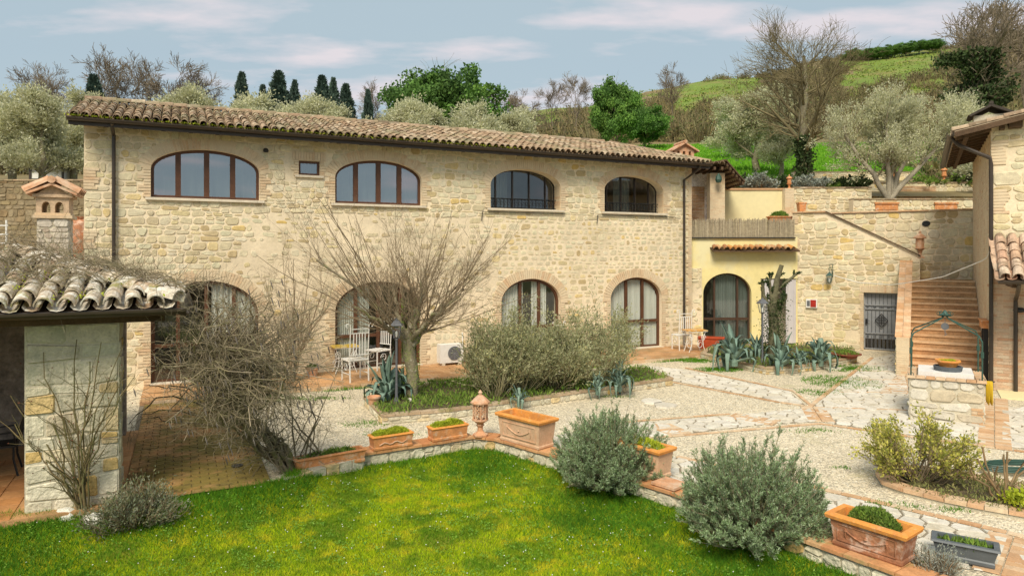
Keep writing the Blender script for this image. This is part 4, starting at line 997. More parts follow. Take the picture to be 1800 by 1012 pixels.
w7 = wall_thing('retaining_wall', 'dark mossy retaining wall at the far left behind the chimney', 'wall', -160, 160, 23.5, 0, ZT(318, 23.5), cap=m_tile, mm=mat('dark mortar', (.22, .17, .10), noise=((1, .2), (8, .2)), bump=(20, .6, .03)), sm=mat('dark wall stone', [(.24, .17, .09), (.30, .24, .15), (.19, .15, .09), (.28, .22, .12)], noise=(8, .25), bump=(30, .5, .02)), seed=71, maxn=160)

# ------------------------------------------------------------------ stone stair block with the grey gate (right frame)
def rf(name, label, cat, kind=None): return E(name, label, cat, (RF.ox, RF.oy, 0), RF.a, kind=kind)
stair = rf('staircase', 'outdoor brick staircase climbing between the stone wall and the right-hand house', 'staircase')
DY = 6.2
u1, z1 = RF.hit(1518, 514, DY); u2, _ = RF.hit(1581, 514, DY)
gw = rf('stair_wall', 'high rubble wall with the grey iron gate and a sloping coping', 'wall')
WL = -5.62; TOP = 4.94; US, UE = -4.5, -1.55; ZE = 3.33
prof = [(WL, 0), (UE, 0), (UE, ZE), (US, TOP), (WL, TOP)]
hole = [(u1, 0.02), (u2, 0.02), (u2, z1), (u1, z1)]
vs, fs = cdt(prof, [hole]); m = MB(); m.add([(x, DY, z) for x, z in vs], fs)
m.add([(x, DY, z) for x, z in hole] + [(x, DY + .25, z) for x, z in hole], [(i, (i + 1) % 4, 4 + (i + 1) % 4, 4 + i) for i in range(4)])
m.add([(x, DY, z) for x, z in prof] + [(x, DY + .32, z) for x, z in prof], [(i, (i + 1) % 5, 5 + (i + 1) % 5, 5 + i) for i in range(5)]); m.add([(x, DY + .32, z) for x, z in prof[2:]] + [(WL, DY + .32, 3.0), (UE, DY + .32, 3.0)], [(0, 1, 2, 3, 4)])
m.build('mortar_core', m_mortar, gw)
def keep_gw(x, z, ring):
    if u1 - .14 < x < u2 + .2 and z < z1 + .27: return False
    if x < WL + .12: return int(z * 2) % 2 == 0
    for a, b_ in ring:
        if u1 - .02 < a < u2 + .02 and b_ < z1 + .02: return False
        if a > US and b_ > TOP + (ZE - TOP) * (a - US) / (UE - US) - .03: return False
    return True
off = lambda vs: [(x, y + DY, z) for x, y, z in vs]
st = [(off(v), f) for v, f in rubble(WL, UE, .02, TOP, hc=(.14, .26), wl=(.2, .52), seed=14, keep=keep_gw, gap=.024, wob=.05)]
pieces(gw, 'stone', st, m_stone, 'stonework', 300)
bk = MB()
x = u1 - .12
while x < u2 + .1: bk.box(x, x + .06, DY - .03, DY + .004, z1 + .01, z1 + .25, random.random()); x += .07
for k in range(int(z1 / .077)):
    z = k * .077 + .02; L2 = random.choice((.1, .15)); bk.box(u1 - L2, u1 - .003, DY - .028, DY + .004, z, z + .068, random.random()); bk.box(u2 + .003, u2 + L2 + .05, DY - .028, DY + .004, z, z + .068, random.random())
for k in range(int(TOP / .077)):
    if int(k * .077 * 2) % 2: bk.box(WL - .01, WL + random.uniform(.12, .28), DY - .03, DY + .004, k * .077, k * .077 + .068, random.random())
bk.build('brick_surround', m_brick, gw, kind='stuff')
# coping of thin tiles, level then sloping
def coping(parent, p, q, w, m, step=.3, t=.045):
    p, q = Vector(p), Vector(q); n = max(1, int((q - p).length / step))
    for i in range(n):
        a = p.lerp(q, i / n); b_ = p.lerp(q, (i + .97) / n); o = MB(); o.bar(a, b_, w, t); o.build('coping_tile', m, parent)
coping(gw, (WL - .04, DY + .13, TOP + .025), (US, DY + .13, TOP + .025), .42, m_brick2); coping(gw, (US, DY + .13, TOP + .025), (UE + .02, DY + .13, ZE + .03), .40, m_rafter)
gate = rf('iron_gate', 'grey wrought iron gate with a diamond ornament in the brick framed doorway', 'gate')
yg = DY + .16
b = MB(); b.box(u1 + .03, u2 - .03, yg + .03, yg + .05, .42, z1 - .04); b.build('back_panel', m_grey, gate)
b = MB()
for p, q in (((u1 + .02, .05), (u1 + .02, z1 - .02)), ((u2 - .02, .05), (u2 - .02, z1 - .02)), ((u1, .07), (u2, .07)), ((u1, z1 - .03), (u2, z1 - .03)), ((u1, .62), (u2, .62)), ((u1, 1.62), (u2, 1.62)), ((u1, 1.48), (u2, 1.48))): b.bar((p[0], yg, p[1]), (q[0], yg, q[1]), .04)
b.build('gate_frame', m_grey, gate)
for i in range(1, 9):
    x = u1 + (u2 - u1) * i / 9; b = MB(); b.bar((x, yg, .07), (x, yg, z1 - .04), .018); b.build('bar', m_greyd, gate)
for i in range(1, 17):
    x = u1 + (u2 - u1) * i / 17; b = MB(); b.bar((x, yg - .01, .07), (x, yg - .01, .44), .014); b.build('bar', m_greyd, gate)
cxg = (u1 + u2) / 2
b = MB(); dz = 1.08
for p, q in (((-.2, 0), (0, .24)), ((0, .24), (.2, 0)), ((.2, 0), (0, -.24)), ((0, -.24), (-.2, 0)), ((-.13, 0), (.13, 0)), ((0, -.16), (0, .16)), ((-.1, .08), (.1, .08)), ((-.1, -.08), (.1, -.08))): b.bar((cxg + p[0], yg - .03, dz + p[1]), (cxg + q[0], yg - .03, dz + q[1]), .022)
b.build('diamond_ornament', m_black, gate)
for z_ in (.52, 1.55):
    for i in range(5):
        x = u1 + .12 + i * (u2 - u1 - .24) / 4; b = MB(); b.tube([(x + .045 * math.cos(a) * (1 - a / 14), yg - .02, z_ + .045 * math.sin(a) * (1 - a / 14)) for a in np.linspace(0, 9, 14)], .007, 4); b.build('scroll', m_greyd, gate)
b = MB(); b.box(u1 + .05, u1 + .11, yg - .05, yg, .95, 1.12); b.bar((u1 + .08, yg - .07, 1.06), (u1 + .19, yg - .07, 1.06), .016); b.build('handle', m_black, gate)
# balustrade wall with brick top
by0, by1, zb0, zb1 = 1.15, 6.25, 1.08, 3.18; bu0, bu1 = -2.12, -1.80
m = MB(); m.sweep([[(bu0, by0, 0), (bu1, by0, 0), (bu1, by0, zb0), (bu0, by0, zb0)], [(bu0, by1, 0), (bu1, by1, 0), (bu1, by1, zb1), (bu0, by1, zb1)]]); m.build('balustrade_core', m_mortar, stair)
rows = []
n = 26
for k in range(n):
    for j in (0, 1):
        a, b_ = k / n, (k + .94) / n; x0, x1 = (bu0 - .03, (bu0 + bu1) / 2 - .004) if j == 0 else ((bu0 + bu1) / 2 + .004, bu1 + .03)
        ya, yb = by0 + (by1 - by0) * a, by0 + (by1 - by0) * b_; za, zb_ = zb0 + (zb1 - zb0) * a, zb0 + (zb1 - zb0) * b_; h = .045
        rows.append(([(x0, ya, za), (x1, ya, za), (x1, yb, zb_), (x0, yb, zb_), (x0, ya, za + h), (x1, ya, za + h), (x1, yb, zb_ + h), (x0, yb, zb_ + h)], [(4, 5, 6, 7), (0, 1, 5, 4), (1, 2, 6, 5), (2, 3, 7, 6), (3, 0, 4, 7)]))
pieces(stair, 'coping_brick', rows, mat('balustrade brick', [(.66, .38, .20), (.66, .45, .28), (.56, .32, .16), (.64, .50, .34)], noise=((6, .15), (35, .12)), bump=(40, .3, .01)), 'coping_bricks', 60)
bk = MB(); brick_field(bk, bu0, bu1, 0, zb0, y=by0, bl=.24, seed=15); bk.build('pier_bricks', m_brick, stair, kind='stuff')
# stones on the left flank of the balustrade
fl = []
for v, f in rubble(0, by1 - by0, 0, zb1, hc=(.12, .2), seed=17, keep=lambda x, z, r: max(q[1] for q in r) < zb0 + (zb1 - zb0) * min(q[0] for q in r) / (by1 - by0)):
    fl.append(([(bu0 + y, by1 - x, z) if False else (bu0 + y, by0 + x, z) for x, y, z in v], [tuple(reversed(q)) for q in f]))
pieces(stair, 'stone', fl, m_stone, 'stonework', 60)
# steps
NS = 15; rise, go = .17, .31; sy0 = 1.2
for k in range(NS):
    z = k * rise; y = sy0 + k * go
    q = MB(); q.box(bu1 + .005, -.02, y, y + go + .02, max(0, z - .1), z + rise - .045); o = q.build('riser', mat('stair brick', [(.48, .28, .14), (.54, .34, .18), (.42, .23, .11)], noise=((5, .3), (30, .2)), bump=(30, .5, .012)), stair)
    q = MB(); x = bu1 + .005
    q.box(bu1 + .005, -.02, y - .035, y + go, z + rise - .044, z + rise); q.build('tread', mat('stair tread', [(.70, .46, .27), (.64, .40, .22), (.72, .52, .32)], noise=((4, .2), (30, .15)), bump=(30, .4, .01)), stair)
q = MB(); q.box(bu1 + .005, -.02, sy0 + NS * go, 7.2, 0, NS * rise - .01); q.build('landing', m_terrace, stair)
# second flight rising left behind the coping
for k in range(9):
    q = MB(); q.box(bu1 - .3 * (k + 1) , bu1 - .3 * k - .003, DY + .34, 7.18, 2.0, 2.55 + .17 * (k + 1)); q.build('step', m_terrace, stair)
bw = rf('back_wall', 'tall rubble wall behind the stairs with a small round opening', 'wall')
m = MB(); m.box(-6.4, 2.4, 7.2, 7.5, 0, 4.93); m.build('mortar_core', m_mortar, bw)
hu, hz = RF.hit(1628, 393, 7.2)
st = [([(x, y + 7.2, z) for x, y, z in v], f) for v, f in rubble(-5.5, 1.2, 2.4, 4.93, hc=(.15, .26), wl=(.22, .5), seed=19, gap=.024, wob=.05, keep=lambda x, z, r: math.hypot(x - hu, z - hz) > .16)]
pieces(bw, 'stone', st, m_stone, 'stonework', 220)
m = MB(); m.lathe([(.13, 0), (.13, .03), (.09, .035), (.085, .01)], 14, (0, 0, 0)); 
vv = [(hu + x, 7.2 - z, hz + y * .8) for x, y, z in m.v]; m2 = MB(); m2.add(vv, m.f); m2.build('vent_ring', m_black, bw)
coping(bw, (-5.6, 7.33, 4.96), (1.2, 7.33, 4.96), .4, m_brick2)

# ------------------------------------------------------------------ right-hand house
rh = rf('corner_house', 'tall stone and brick house cut off by the right edge of the photo', 'house')
m = MB(); m.box(0, 6, 0, 7.15, 0, 6.55); m.build('wall', m_mortar, rh)
m = MB(); m.add([(0, 0, 6.55), (6, 0, 6.55), (6, 0, 7.9), (0, 0, 6.6), (0, 7.1, 6.55), (6, 7.1, 6.55), (6, 7.1, 7.9), (0, 7.1, 6.6)], [(0, 1, 2, 3), (7, 6, 5, 4)]); m.build('gable', m_mortar, rh)
st = rubble(.02, 2.4, 3.75, 6.55, hc=(.16, .28), wl=(.24, .55), seed=23, gap=.026, wob=.05, keep=lambda x, z, r: not (x < .35 and int(z * 1.6) % 2))
pieces(rh, 'stone', st, m_stone, 'stonework', 120)
bk = MB()
for z in np.arange(3.75, 6.5, .077):
    if int(z * 1.6) % 2: bk.box(.005, random.uniform(.25, .4), -.026, .004, z, z + .068, random.random())
bk.build('brick_quoin', m_brick, rh, kind='stuff')
bkp = MB(); brick_field(bkp, 0.0, 2.4, 0.0, 3.75, bl=.25, bh=.074, seed=25)
lower = [(bkp.v[8 * i:8 * i + 8], [tuple(v - 8 * i for v in f) for f in bkp.f[6 * i:6 * i + 6]]) for i in range(len(bkp.v) // 8)]
pieces(rh, 'brick', lower, mat('pale red brick', [(.58, .36, .22), (.62, .44, .30), (.60, .48, .34), (.52, .30, .18), (.64, .52, .38)], noise=((6, .12), (40, .1)), bump=(45, .3, .01)), 'bricks', 300)
# left flank seen edge on, brick then stone
bk = MB(); brick_field(bk, 0, 6.9, 0, 6.5, bl=.25, seed=27, bh=.075)
q = MB(); q.add([(-(-y) if False else y, 7.0 - x, z) for x, y, z in bk.v], bk.f); q.r = bk.r; q.build('flank_bricks', m_brick, rh, kind='stuff')
q = MB(); q.box(-.05, .02, .02, .42, 2.6, 2.66); q.build('ledge', m_terra_w, rh)
# main roof with eave on the left
EU = -.78; ez = 6.47; sl_ = .215
rr = MB(); y0, y1 = -.42, 7.4
def rp(u, y, dz=0): return (u, y, ez + (u - EU) * sl_ + dz)
rr.sweep([[rp(EU, y0), rp(EU, y1), rp(EU, y1, .07), rp(EU, y0, .07)], [rp(4, y0), rp(4, y1), rp(4, y1, .07), rp(4, y0, .07)]]); rr.build('roof_deck', mat('pale roof board', (.42, .33, .22), noise=((4, .2), (30, .2))), rh)
for k in range(5):
    u = EU + .2 + k * .75; q = MB(); q.box(u, u + .1, y0 + .12, 7.2, ez + (u - EU) * sl_ - .15, ez + (u - EU) * sl_ - .01); q.build('purlin', m_rafter, rh)
for k in range(12):
    y = -.2 + k * .6; q = MB(); q.sweep([[(EU + .02, y, ez - .13), (EU + .02, y + .1, ez - .13), (EU + .02, y + .1, ez - .005), (EU + .02, y, ez - .005)], [(0, y, ez + .04), (0, y + .1, ez + .04), (0, y + .1, ez + .16), (0, y, ez + .16)]]); q.build('rafter', m_rafter, rh)
q = MB(); q.bar(rp(EU, y0 - .02, -.02), rp(4, y0 - .02, -.02), .03, .13); q.build('verge_board', m_rafter, rh)
q = MB(); q.box(.35, .62, -.3, 0, ez + .08, ez + .24); q.build('beam_end', m_rafter, rh)
tm = tile_matrices(rp(EU - .03, y1, .08), (0, -1, 0), (1, 0, sl_), 4.6, y1 - y0 + .05, .215, .36)
scatter(rh, 'roof_tile', tile_cover(), tm, m_tile, 'roof_tiles', 120)
gutter((EU - .09, y0, ez + .03), (EU - .09, y1, ez + .03), .08).build('gutter', m_dark, rh)
b = MB(); b.tube([(EU - .05, y0 + .4, ez - .05), (EU + .1, y0 + .35, ez - .25), (-.02, -.06, ez - .62), (-.0, -.08, ez - .8), (-.0, -.08, .0)], .05, 8); b.build('downpipe', m_dark, rh, smooth=True)
# chimney with a dark gabled cap
u_, z_ = RF.hit(1740, 217, 4.0); q = MB(); q.box(u_ - .42, u_ + .42, 3.6, 4.3, z_ - .5, z_ + .2); q.build('chimney_stack', m_gmortar, rh)
q = MB(); q.add([(u_ - .58, 3.45, z_ + .2), (u_, 3.45, z_ + .5), (u_ + .58, 3.45, z_ + .2), (u_ - .58, 4.45, z_ + .2), (u_, 4.45, z_ + .5), (u_ + .58, 4.45, z_ + .2), (u_ - .5, 3.45, z_ + .17), (u_, 3.45, z_ + .42), (u_ + .5, 3.45, z_ + .17), (u_ - .5, 4.45, z_ + .17), (u_, 4.45, z_ + .42), (u_ + .5, 4.45, z_ + .17)],
    [(0, 1, 4, 3), (1, 2, 5, 4), (6, 9, 10, 7), (7, 10, 11, 8), (0, 6, 7, 1), (1, 7, 8, 2), (0, 3, 9, 6), (2, 8, 11, 5), (3, 4, 10, 9), (4, 5, 11, 10)]); q.tube([(u_, 3.45, z_ + .52), (u_, 4.45, z_ + .52)], .06, 8); q.build('chimney_cap', mat('blackened tiles', (.06, .05, .04), noise=(8, .3)), rh)
# small lean-to tile roof on the front
zr0, zr1, yr = 2.84, 3.84, -1.55
q = MB(); q.add([(.06, yr, zr0 - .02), (2.4, yr, zr0 - .02), (2.4, 0, zr1 - .02), (.06, 0, zr1 - .02), (.06, yr, zr0 - .09), (2.4, yr, zr0 - .09), (2.4, 0, zr1 - .09), (.06, 0, zr1 - .09)], [(0, 1, 2, 3), (7, 6, 5, 4), (0, 4, 5, 1), (3, 7, 4, 0)]); q.build('lean_to_deck', m_rafter, rh)
Lr = math.hypot(1.55, 1.0)
tm = tile_matrices((.04, yr - .05, zr0 + .02), (1, 0, 0), (0, 1.55, 1.0), Lr, 2.3, .25, .35)
m_tile_r = mat('reddish roof tile', [(.50, .30, .19), (.58, .42, .30), (.44, .24, .15), (.60, .48, .36), (.52, .34, .22)], noise=((5, .25), (30, .2)), bump=(40, .4, .01), stain=(2.2, (.22, .16, .10), .52, .66, .8))
scatter(rh, 'roof_tile', tile_cover(.46, .115, .09), tm, m_tile_r, 'roof_tiles', 120)
tm = tile_matrices((-.08, yr - .05, zr0), (1, 0, 0), (0, 1.55, 1.0), Lr, 2.5, .25, .35, lift=0)
scatter(rh, 'pan_tile', tile_pan(.46, .1), tm, m_tile_r, 'pan_tiles', 0)
gutter((.02, yr - .1, zr0 - .03), (2.4, yr - .1, zr0 - .03), .07).build('gutter', m_dark, rh)
b = MB(); b.tube([(.42, yr - .08, zr0 - .08), (.42, yr + .2, zr0 - .3), (.5, -.08, zr0 - .55), (.5, -.08, 0)], .045, 8); b.build('downpipe', m_dark, rh, smooth=True)
for k in range(4): q = MB(); q.box(.3 + k * .6, .38 + k * .6, yr + .05, 0, zr0 - .19, zr0 - .1); q.build('rafter', m_rafter, rh)
# arched iron lamp niche beside the pipe
q = MB(); un, zn = RF.hit(1792, 545, -.04); q.lathe([(.13, 0), (.11, .03), (.02, .05)], 12, (0, 0, 0)); w_ = MB(); w_.add([(un + x, -.03 - z, zn + y * .5) for x, y, z in q.v], q.f); w_.build('wall_lamp', m_black, rh)
gs = MB(); gs.box(.12, 4, -1.15, -.03, 0, .03); 
gs = gs.build('door_slab', m_yellow2, None); gs.location = (RF.ox, RF.oy, 0); gs.rotation_euler = (0, 0, RF.a); gs['kind'] = 'structure'
# ------------------------------------------------------------------ portico at the left
por = E('portico', 'low tiled portico at the left on a big pale stone pillar', 'portico', (0, 21.9, 0), MF.a)
PY0, PY1 = -8.78, -8.28; PU0, PU1 = MF.hit(43, 700, -8.78)[0], MF.hit(209, 700, -8.78)[0]
EYP, RUP, PZ, HR = -9.25, -9.62, 2.70, 2.35
b = MB(); b.box(PU0, PU1, PY0, PY1, -.35, 2.52); b.build('pillar', m_gmortar, por)
st = [([(x, y + PY0, z) for x, y, z in v], f) for v, f in rubble(PU0, PU1, -.12, 2.50, hc=(.17, .30), wl=(.26, .58), gap=.014, seed=33, t=(.008, .03), wob=.03, ch=(.03, .14))]
sd_ = []
for v, f in rubble(0, PY1 - PY0, -.12, 2.5, hc=(.17, .30), wl=(.2, .4), gap=.014, seed=34, t=(.008, .03), ch=(.03, .14)): sd_.append(([(PU1 - y, PY0 + x, z) for x, y, z in v], f))
pieces(por, 'stone', st + sd_, m_gstone, 'stonework', 200)
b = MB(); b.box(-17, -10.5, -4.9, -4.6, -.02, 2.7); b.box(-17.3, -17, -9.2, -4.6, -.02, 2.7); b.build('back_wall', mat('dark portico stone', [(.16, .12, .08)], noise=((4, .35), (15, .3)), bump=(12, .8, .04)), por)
# roof
def prz(r): return PZ + .30 * r
deck = MB(); U0 = -17.5; YM = EYP + HR; YB = EYP + 2 * HR
q = [(U0, EYP, PZ), (RUP, EYP, PZ), (RUP - HR, YM, prz(HR)), (U0, YM, prz(HR)), (RUP, YB, PZ), (U0, YB, PZ)]
deck.add(q, [(0, 1, 2, 3), (1, 4, 2), (4, 5, 3, 2)]); deck.add([(x, y, z - .07) for x, y, z in q], [(3, 2, 1, 0), (2, 4, 1), (2, 3, 5, 4), (0, 1, 4, 5)])
deck.build('roof_deck', m_rafter, por)
random.seed(5)
tmm = tile_matrices((U0, EYP - .06, PZ + .03), (1, 0, 0), (0, 1, .30), HR * 1.044, RUP - U0, .25, .34, lambda u, v: u < (RUP - U0) - v / 1.044 - .12 and u > 3.2, jit=.02, rotj=5, lift=.05)
scatter(por, 'roof_tile', tile_cover(.46, .108, .088, .016, 8), tmm, m_tile_pale, 'roof_tiles', 300)
tmm = tile_matrices((U0 - .125, EYP - .06, PZ + .0), (1, 0, 0), (0, 1, .30), HR * 1.044, RUP - U0 + .15, .25, .34, lambda u, v: u < (RUP - U0) - v / 1.044 + .1 and u > 3.2, jit=.01, lift=.02)
scatter(por, 'pan_tile', tile_pan(.46, .105), tmm, m_tile_pale, 'pan_tiles', 120)
tmm = tile_matrices((RUP + .06, EYP, PZ + .03), (0, 1, 0), (-1, 0, .30), HR * 1.044, 2 * HR, .25, .34, lambda u, v: v / 1.044 < min(u, 2 * HR - u) - .1, jit=.02, rotj=4, lift=.05)
scatter(por, 'roof_tile', tile_cover(.46, .108, .088, .016, 8), tmm, m_tile_pale, 'roof_tiles', 60)
hd = Vector((-HR, HR, .30 * HR)); hl = hd.length; hp = tile_cover(.48, .12, .10, .018, 8)
for i in range(int(hl / .36)):
    q = hd.normalized(); s_ = q.cross(Vector((0, 0, 1))).normalized(); B = Matrix((s_, q, s_.cross(q))).transposed().to_4x4()
    o = mobj('hip_tile', hp.mesh('hip_tile'), m_tile_pale, por); o.matrix_local = Matrix.Translation(Vector((RUP + .03, EYP, PZ + .11)) + q * (i * .36) + Vector((0, 0, random.uniform(-.01, .015)))) @ B @ Matrix.Rotation(R(random.uniform(-4, 4)), 4, 'Z') @ Matrix.Rotation(R(-2), 4, 'X')
gutter((U0, EYP - .12, PZ + .0), (RUP + .12, EYP - .12, PZ + .0), .085).build('gutter', m_dark, por)
gutter((RUP + .12, EYP - .1, PZ + .0), (RUP + .12, YB, PZ + .0), .08).build('gutter', m_dark, por)
b = MB(); b.box(U0, RUP - .15, EYP + .3, EYP + .5, PZ - .2, PZ - .02); b.build('beam', m_rafter, por)
b = MB(); b.box(RUP - .35, RUP - .18, EYP + .3, YB - .3, PZ - .2, PZ - .02); b.build('beam', m_rafter, por)
x = U0 + 2.9
while x < RUP: b = MB(); b.box(x, x + .09, EYP + .02, YB - .05, PZ - .08, PZ - .01); b.build('rafter', m_rafter, por); x += .5
# chimney standing on the back of the portico roof
ch = E('chimney', 'stone chimney with two little arches and a terracotta gable, standing above the portico roof', 'chimney', (AT(97, 11.3), 11.3, 0), MF.a)
cw = .225; zb = 3.0; zt = ZT(385, 11.3)
b = MB(); b.box(-cw + .01, cw - .01, -.24, .24, 2.4, zt); b.build('stack', m_gmortar, ch)
cs = [([(x, y - .245, z) for x, y, z in v], f) for v, f in rubble(-cw, cw, 2.6, zt, hc=(.06, .11), wl=(.1, .25), gap=.012, seed=35, t=(.008, .02), wob=.01)]
cs += [([(cw - .01 - y, -.24 + x, z) for x, y, z in v], f) for v, f in rubble(0, .48, 2.6, zt, hc=(.06, .11), wl=(.1, .22), gap=.012, seed=36, t=(.006, .015), wob=.01)]
pieces(ch, 'stone', cs, mat('pinkish pale stone', [(.55, .48, .38), (.60, .53, .43), (.50, .40, .30), (.64, .58, .48)], noise=((12, .2),), bump=(30, .6, .01)), 'stonework', 200)
b = MB(); b.box(-cw - .05, cw + .05, -.29, .29, zt, zt + .05); b.box(-cw - .02, cw + .02, -.26, .26, zt + .05, zt + .09); b.build('ledge', m_brick, ch)
h0, h1 = zt + .07, zt + .34
hol = [ell_pts(s * .09, .12, h0, h0 + .11, h0 + .20, 10) for s in (-1, 1)]
vs, fs = cdt([(-cw, h0), (cw, h0), (cw, h1), (-cw, h1)], hol); b = MB()
for y in (-.25, .25): b.add([(x, y, z) for x, z in vs], fs)
for h in hol: n = len(h); b.add([(x, -.25, z) for x, z in h] + [(x, .25, z) for x, z in h], [(i, (i + 1) % n, n + (i + 1) % n, n + i) for i in range(n)])
b.add([(-cw, -.25, h0), (-cw, .25, h0), (-cw, .25, h1), (-cw, -.25, h1)], [(0, 1, 2, 3)]); b.add([(cw, -.25, h0), (cw, .25, h0), (cw, .25, h1), (cw, -.25, h1)], [(0, 1, 2, 3)]); b.build('arched_head', mat('sandy brick', (.56, .40, .26), noise=((8, .2), (30, .2)), bump=(30, .5, .01)), ch)
b = MB(); b.box(-cw - .05, cw + .05, -.29, .29, h1, h1 + .05); b.add([(-cw, -.25, h1 + .05), (cw, -.25, h1 + .05), (0, -.25, h1 + .20), (-cw, .25, h1 + .05), (cw, .25, h1 + .05), (0, .25, h1 + .20)], [(0, 1, 2), (5, 4, 3)]); b.build('gable', MATS['sandy brick'], ch)
for s in (-1, 1):
    for y in (-.34, -.12, .10):
        q = tile_cover(.26, .09, .08, .015, 6); o = mobj('gable_tile', q.mesh('gable_tile'), m_terra_w, ch)
    b = MB(); b.sweep([[(0, -.36, h1 + .19), (0, .36, h1 + .19), (0, .36, h1 + .23), (0, -.36, h1 + .23)], [(s * (cw + .12), -.36, h1 + .03), (s * (cw + .12), .36, h1 + .03), (s * (cw + .12), .36, h1 + .07), (s * (cw + .12), -.36, h1 + .07)]]); b.build('roof_slab', m_terra_w, ch)
for o in [o for o in ch.children if o.name.startswith('gable_tile')]: bpy.data.objects.remove(o)
for s in (-1, 1):
    for y in (-.27, -.09, .09, .27):
        q = tile_cover(.40, .095, .085, .015, 6); d_ = Vector((-s * (cw + .12), 0, .2)).normalized(); n_ = Vector((0, 1, 0)) * s; B = Matrix((n_, d_, n_.cross(d_))).transposed().to_4x4()
        o = mobj('gable_tile', q.mesh('gable_tile'), m_terra_w, ch); o.matrix_local = Matrix.Translation((s * (cw + .14), y, h1 + .07)) @ B
b = MB(); b.tube([(0, -.38, h1 + .28), (0, .38, h1 + .28)], .06, 10); b.build('ridge_cap', m_terra_w, ch, smooth=True)
# patio between the portico and the house
pa = bpy.data.objects.new('patio', None); link(pa); pa.location = (0, 21.9, 0); pa.rotation_euler = (0, 0, MF.a); pa['kind'] = 'structure'
b = MB(); b.add([(-10.3, -8.95, .012), (-8.35, -8.75, .012), (-8.35, -2.2, .012), (-10.4, -2.2, .012)], [(0, 1, 2, 3)]); b.add([(-10.3, -8.95, .012), (-8.35, -8.75, .012), (-8.35, -8.75, -.3), (-10.3, -8.95, -.3)], [(0, 1, 2, 3)]); b.build('patio_bed', m_joint, pa)
pb = []
for r_ in range(54):
    for c_ in range(9):
        x0 = -10.3 + c_ * .25 + (.125 if r_ % 2 else 0) - .12; y0 = -8.9 + r_ * .124
        x1 = min(x0 + .242, -8.35); x0 = max(x0, -10.3)
        if x1 - x0 > .05: pb.append(slab([(x0, y0), (x1, y0), (x1, y0 + .116), (x0, y0 + .116)], .013, .03 + random.uniform(0, .008), .006))
pieces(pa, 'brick', pb, m_pav, 'patio_bricks', 300)
b = MB(); b.box(-17, -10.3, -8.98, -4.6, -.3, .018); b.build('portico_floor', m_terrace, pa)
tl = []
for r_ in range(10):
    for c_ in range(10):
        x0 = -13.4 + c_ * .31; y0 = -8.96 + r_ * .31
        if not (x0 + .3 > PU0 and y0 + .3 > PY0 and y0 < PY1): tl.append(slab([(x0, y0), (x0 + .3, y0), (x0 + .3, y0 + .3), (x0, y0 + .3)], .02, .03, .004))
pieces(pa, 'floor_tile', tl, mat('orange floor tile', [(.50, .24, .09), (.46, .21, .08), (.55, .30, .13)], noise=((3, .2), (20, .12)), rough=.5), 'floor_tiles', 120)
b = MB(); b.lathe([(.09, 0), (.09, .012), (.05, .014), (.045, .004)], 12, (-8.75, -7.9, .04)); b.build('drain_cover', m_black, pa)

# ------------------------------------------------------------------ low wall round the lawn
WALLP = [(-2.55, 11.5), (-.71, 12.6), (-.30, 12.45), (.8, 11.33), (2.32, 9.6), (3.6, 7.9), (4.25, 7.0), (5.0, 5.6)]
lw = E('lawn_wall', 'low stone wall with terracotta coping that bends round the lawn and carries the planters', 'wall', (0, 0, 0))
core = MB(); stl = []
for k, (p, q) in enumerate(zip(WALLP[:-1], WALLP[1:])):
    p = Vector((*p, 0)); q = Vector((*q, 0)); d = (q - p); L = d.length; d.normalize(); n = Vector((-d.y, d.x, 0))   # n: courtyard side
    t = .3; zt = .04
    core.add([tuple(v) for v in (p, q, q + n * t, p + n * t)] + [tuple(v + Vector((0, 0, zt))) for v in (p, q, q + n * t, p + n * t)] + [tuple(v - Vector((0, 0, .5))) for v in (p, q)], [(4, 5, 6, 7), (0, 1, 5, 4), (2, 3, 7, 6), (8, 9, 1, 0), (1, 2, 6, 5), (3, 0, 4, 7)])
    for v, f in rubble(0, L, -.32, .03, hc=(.12, .2), wl=(.15, .35), seed=80 + k, t=(.02, .05)):
        stl.append(([tuple(p + d * x + n * y + Vector((0, 0, z))) for x, y, z in v], f))
    i = 0; u = -.02
    while u < L - .02:
        w = min(.28, L - u); a = p + d * (u + .004) - n * .05; b_ = p + d * (u + w - .004) - n * .05; z0 = zt + random.uniform(0, .008)
        c4 = [a, b_, b_ + n * .38, a + n * .38]
        o = MB(); o.add([(v.x, v.y, z0) for v in c4] + [(v.x, v.y, z0 + .04) for v in c4], [(4, 5, 6, 7), (0, 1, 5, 4), (1, 2, 6, 5), (2, 3, 7, 6), (3, 0, 4, 7), (3, 2, 1, 0)]); o.build('coping_tile', mat('terracotta coping', [(.56, .27, .11), (.62, .34, .16), (.50, .22, .09), (.60, .38, .20)], noise=((6, .2), (30, .15)), bump=(35, .4, .01), stain=(4, (.34, .30, .12), .56, .68, .6)), lw); u += .28
core.build('mortar_core', m_gmortar, lw); pieces(lw, 'stone', stl, m_gstone, 'stonework', 200)
# brick kerb between the patio corner and the wall
ke = MB(); p = np.array((-3.5, 10.35)); q = np.array((-2.55, 11.5))
kerb = E('lawn_kerb', 'short stone kerb under the long terracotta trough at the lawn edge', 'kerb', (0, 0, 0))
for i in range(6):
    a = p + (q - p) * i / 6; b_ = p + (q - p) * (i + .93) / 6; o = MB(); o.bar((a[0], a[1], -.12), (b_[0], b_[1], -.12), .22, .34); o.build('kerb_stone', m_gstone, kerb)
sk = MB()
for a, b_ in zip(LAWN[:5], LAWN[1:6]): sk.add([(a[0], a[1], .0), (b_[0], b_[1], .0), (b_[0], b_[1], -.6), (a[0], a[1], -.6)], [(0, 1, 2, 3)])
sk.build('lawn_bank', m_soil, None, kind='structure')

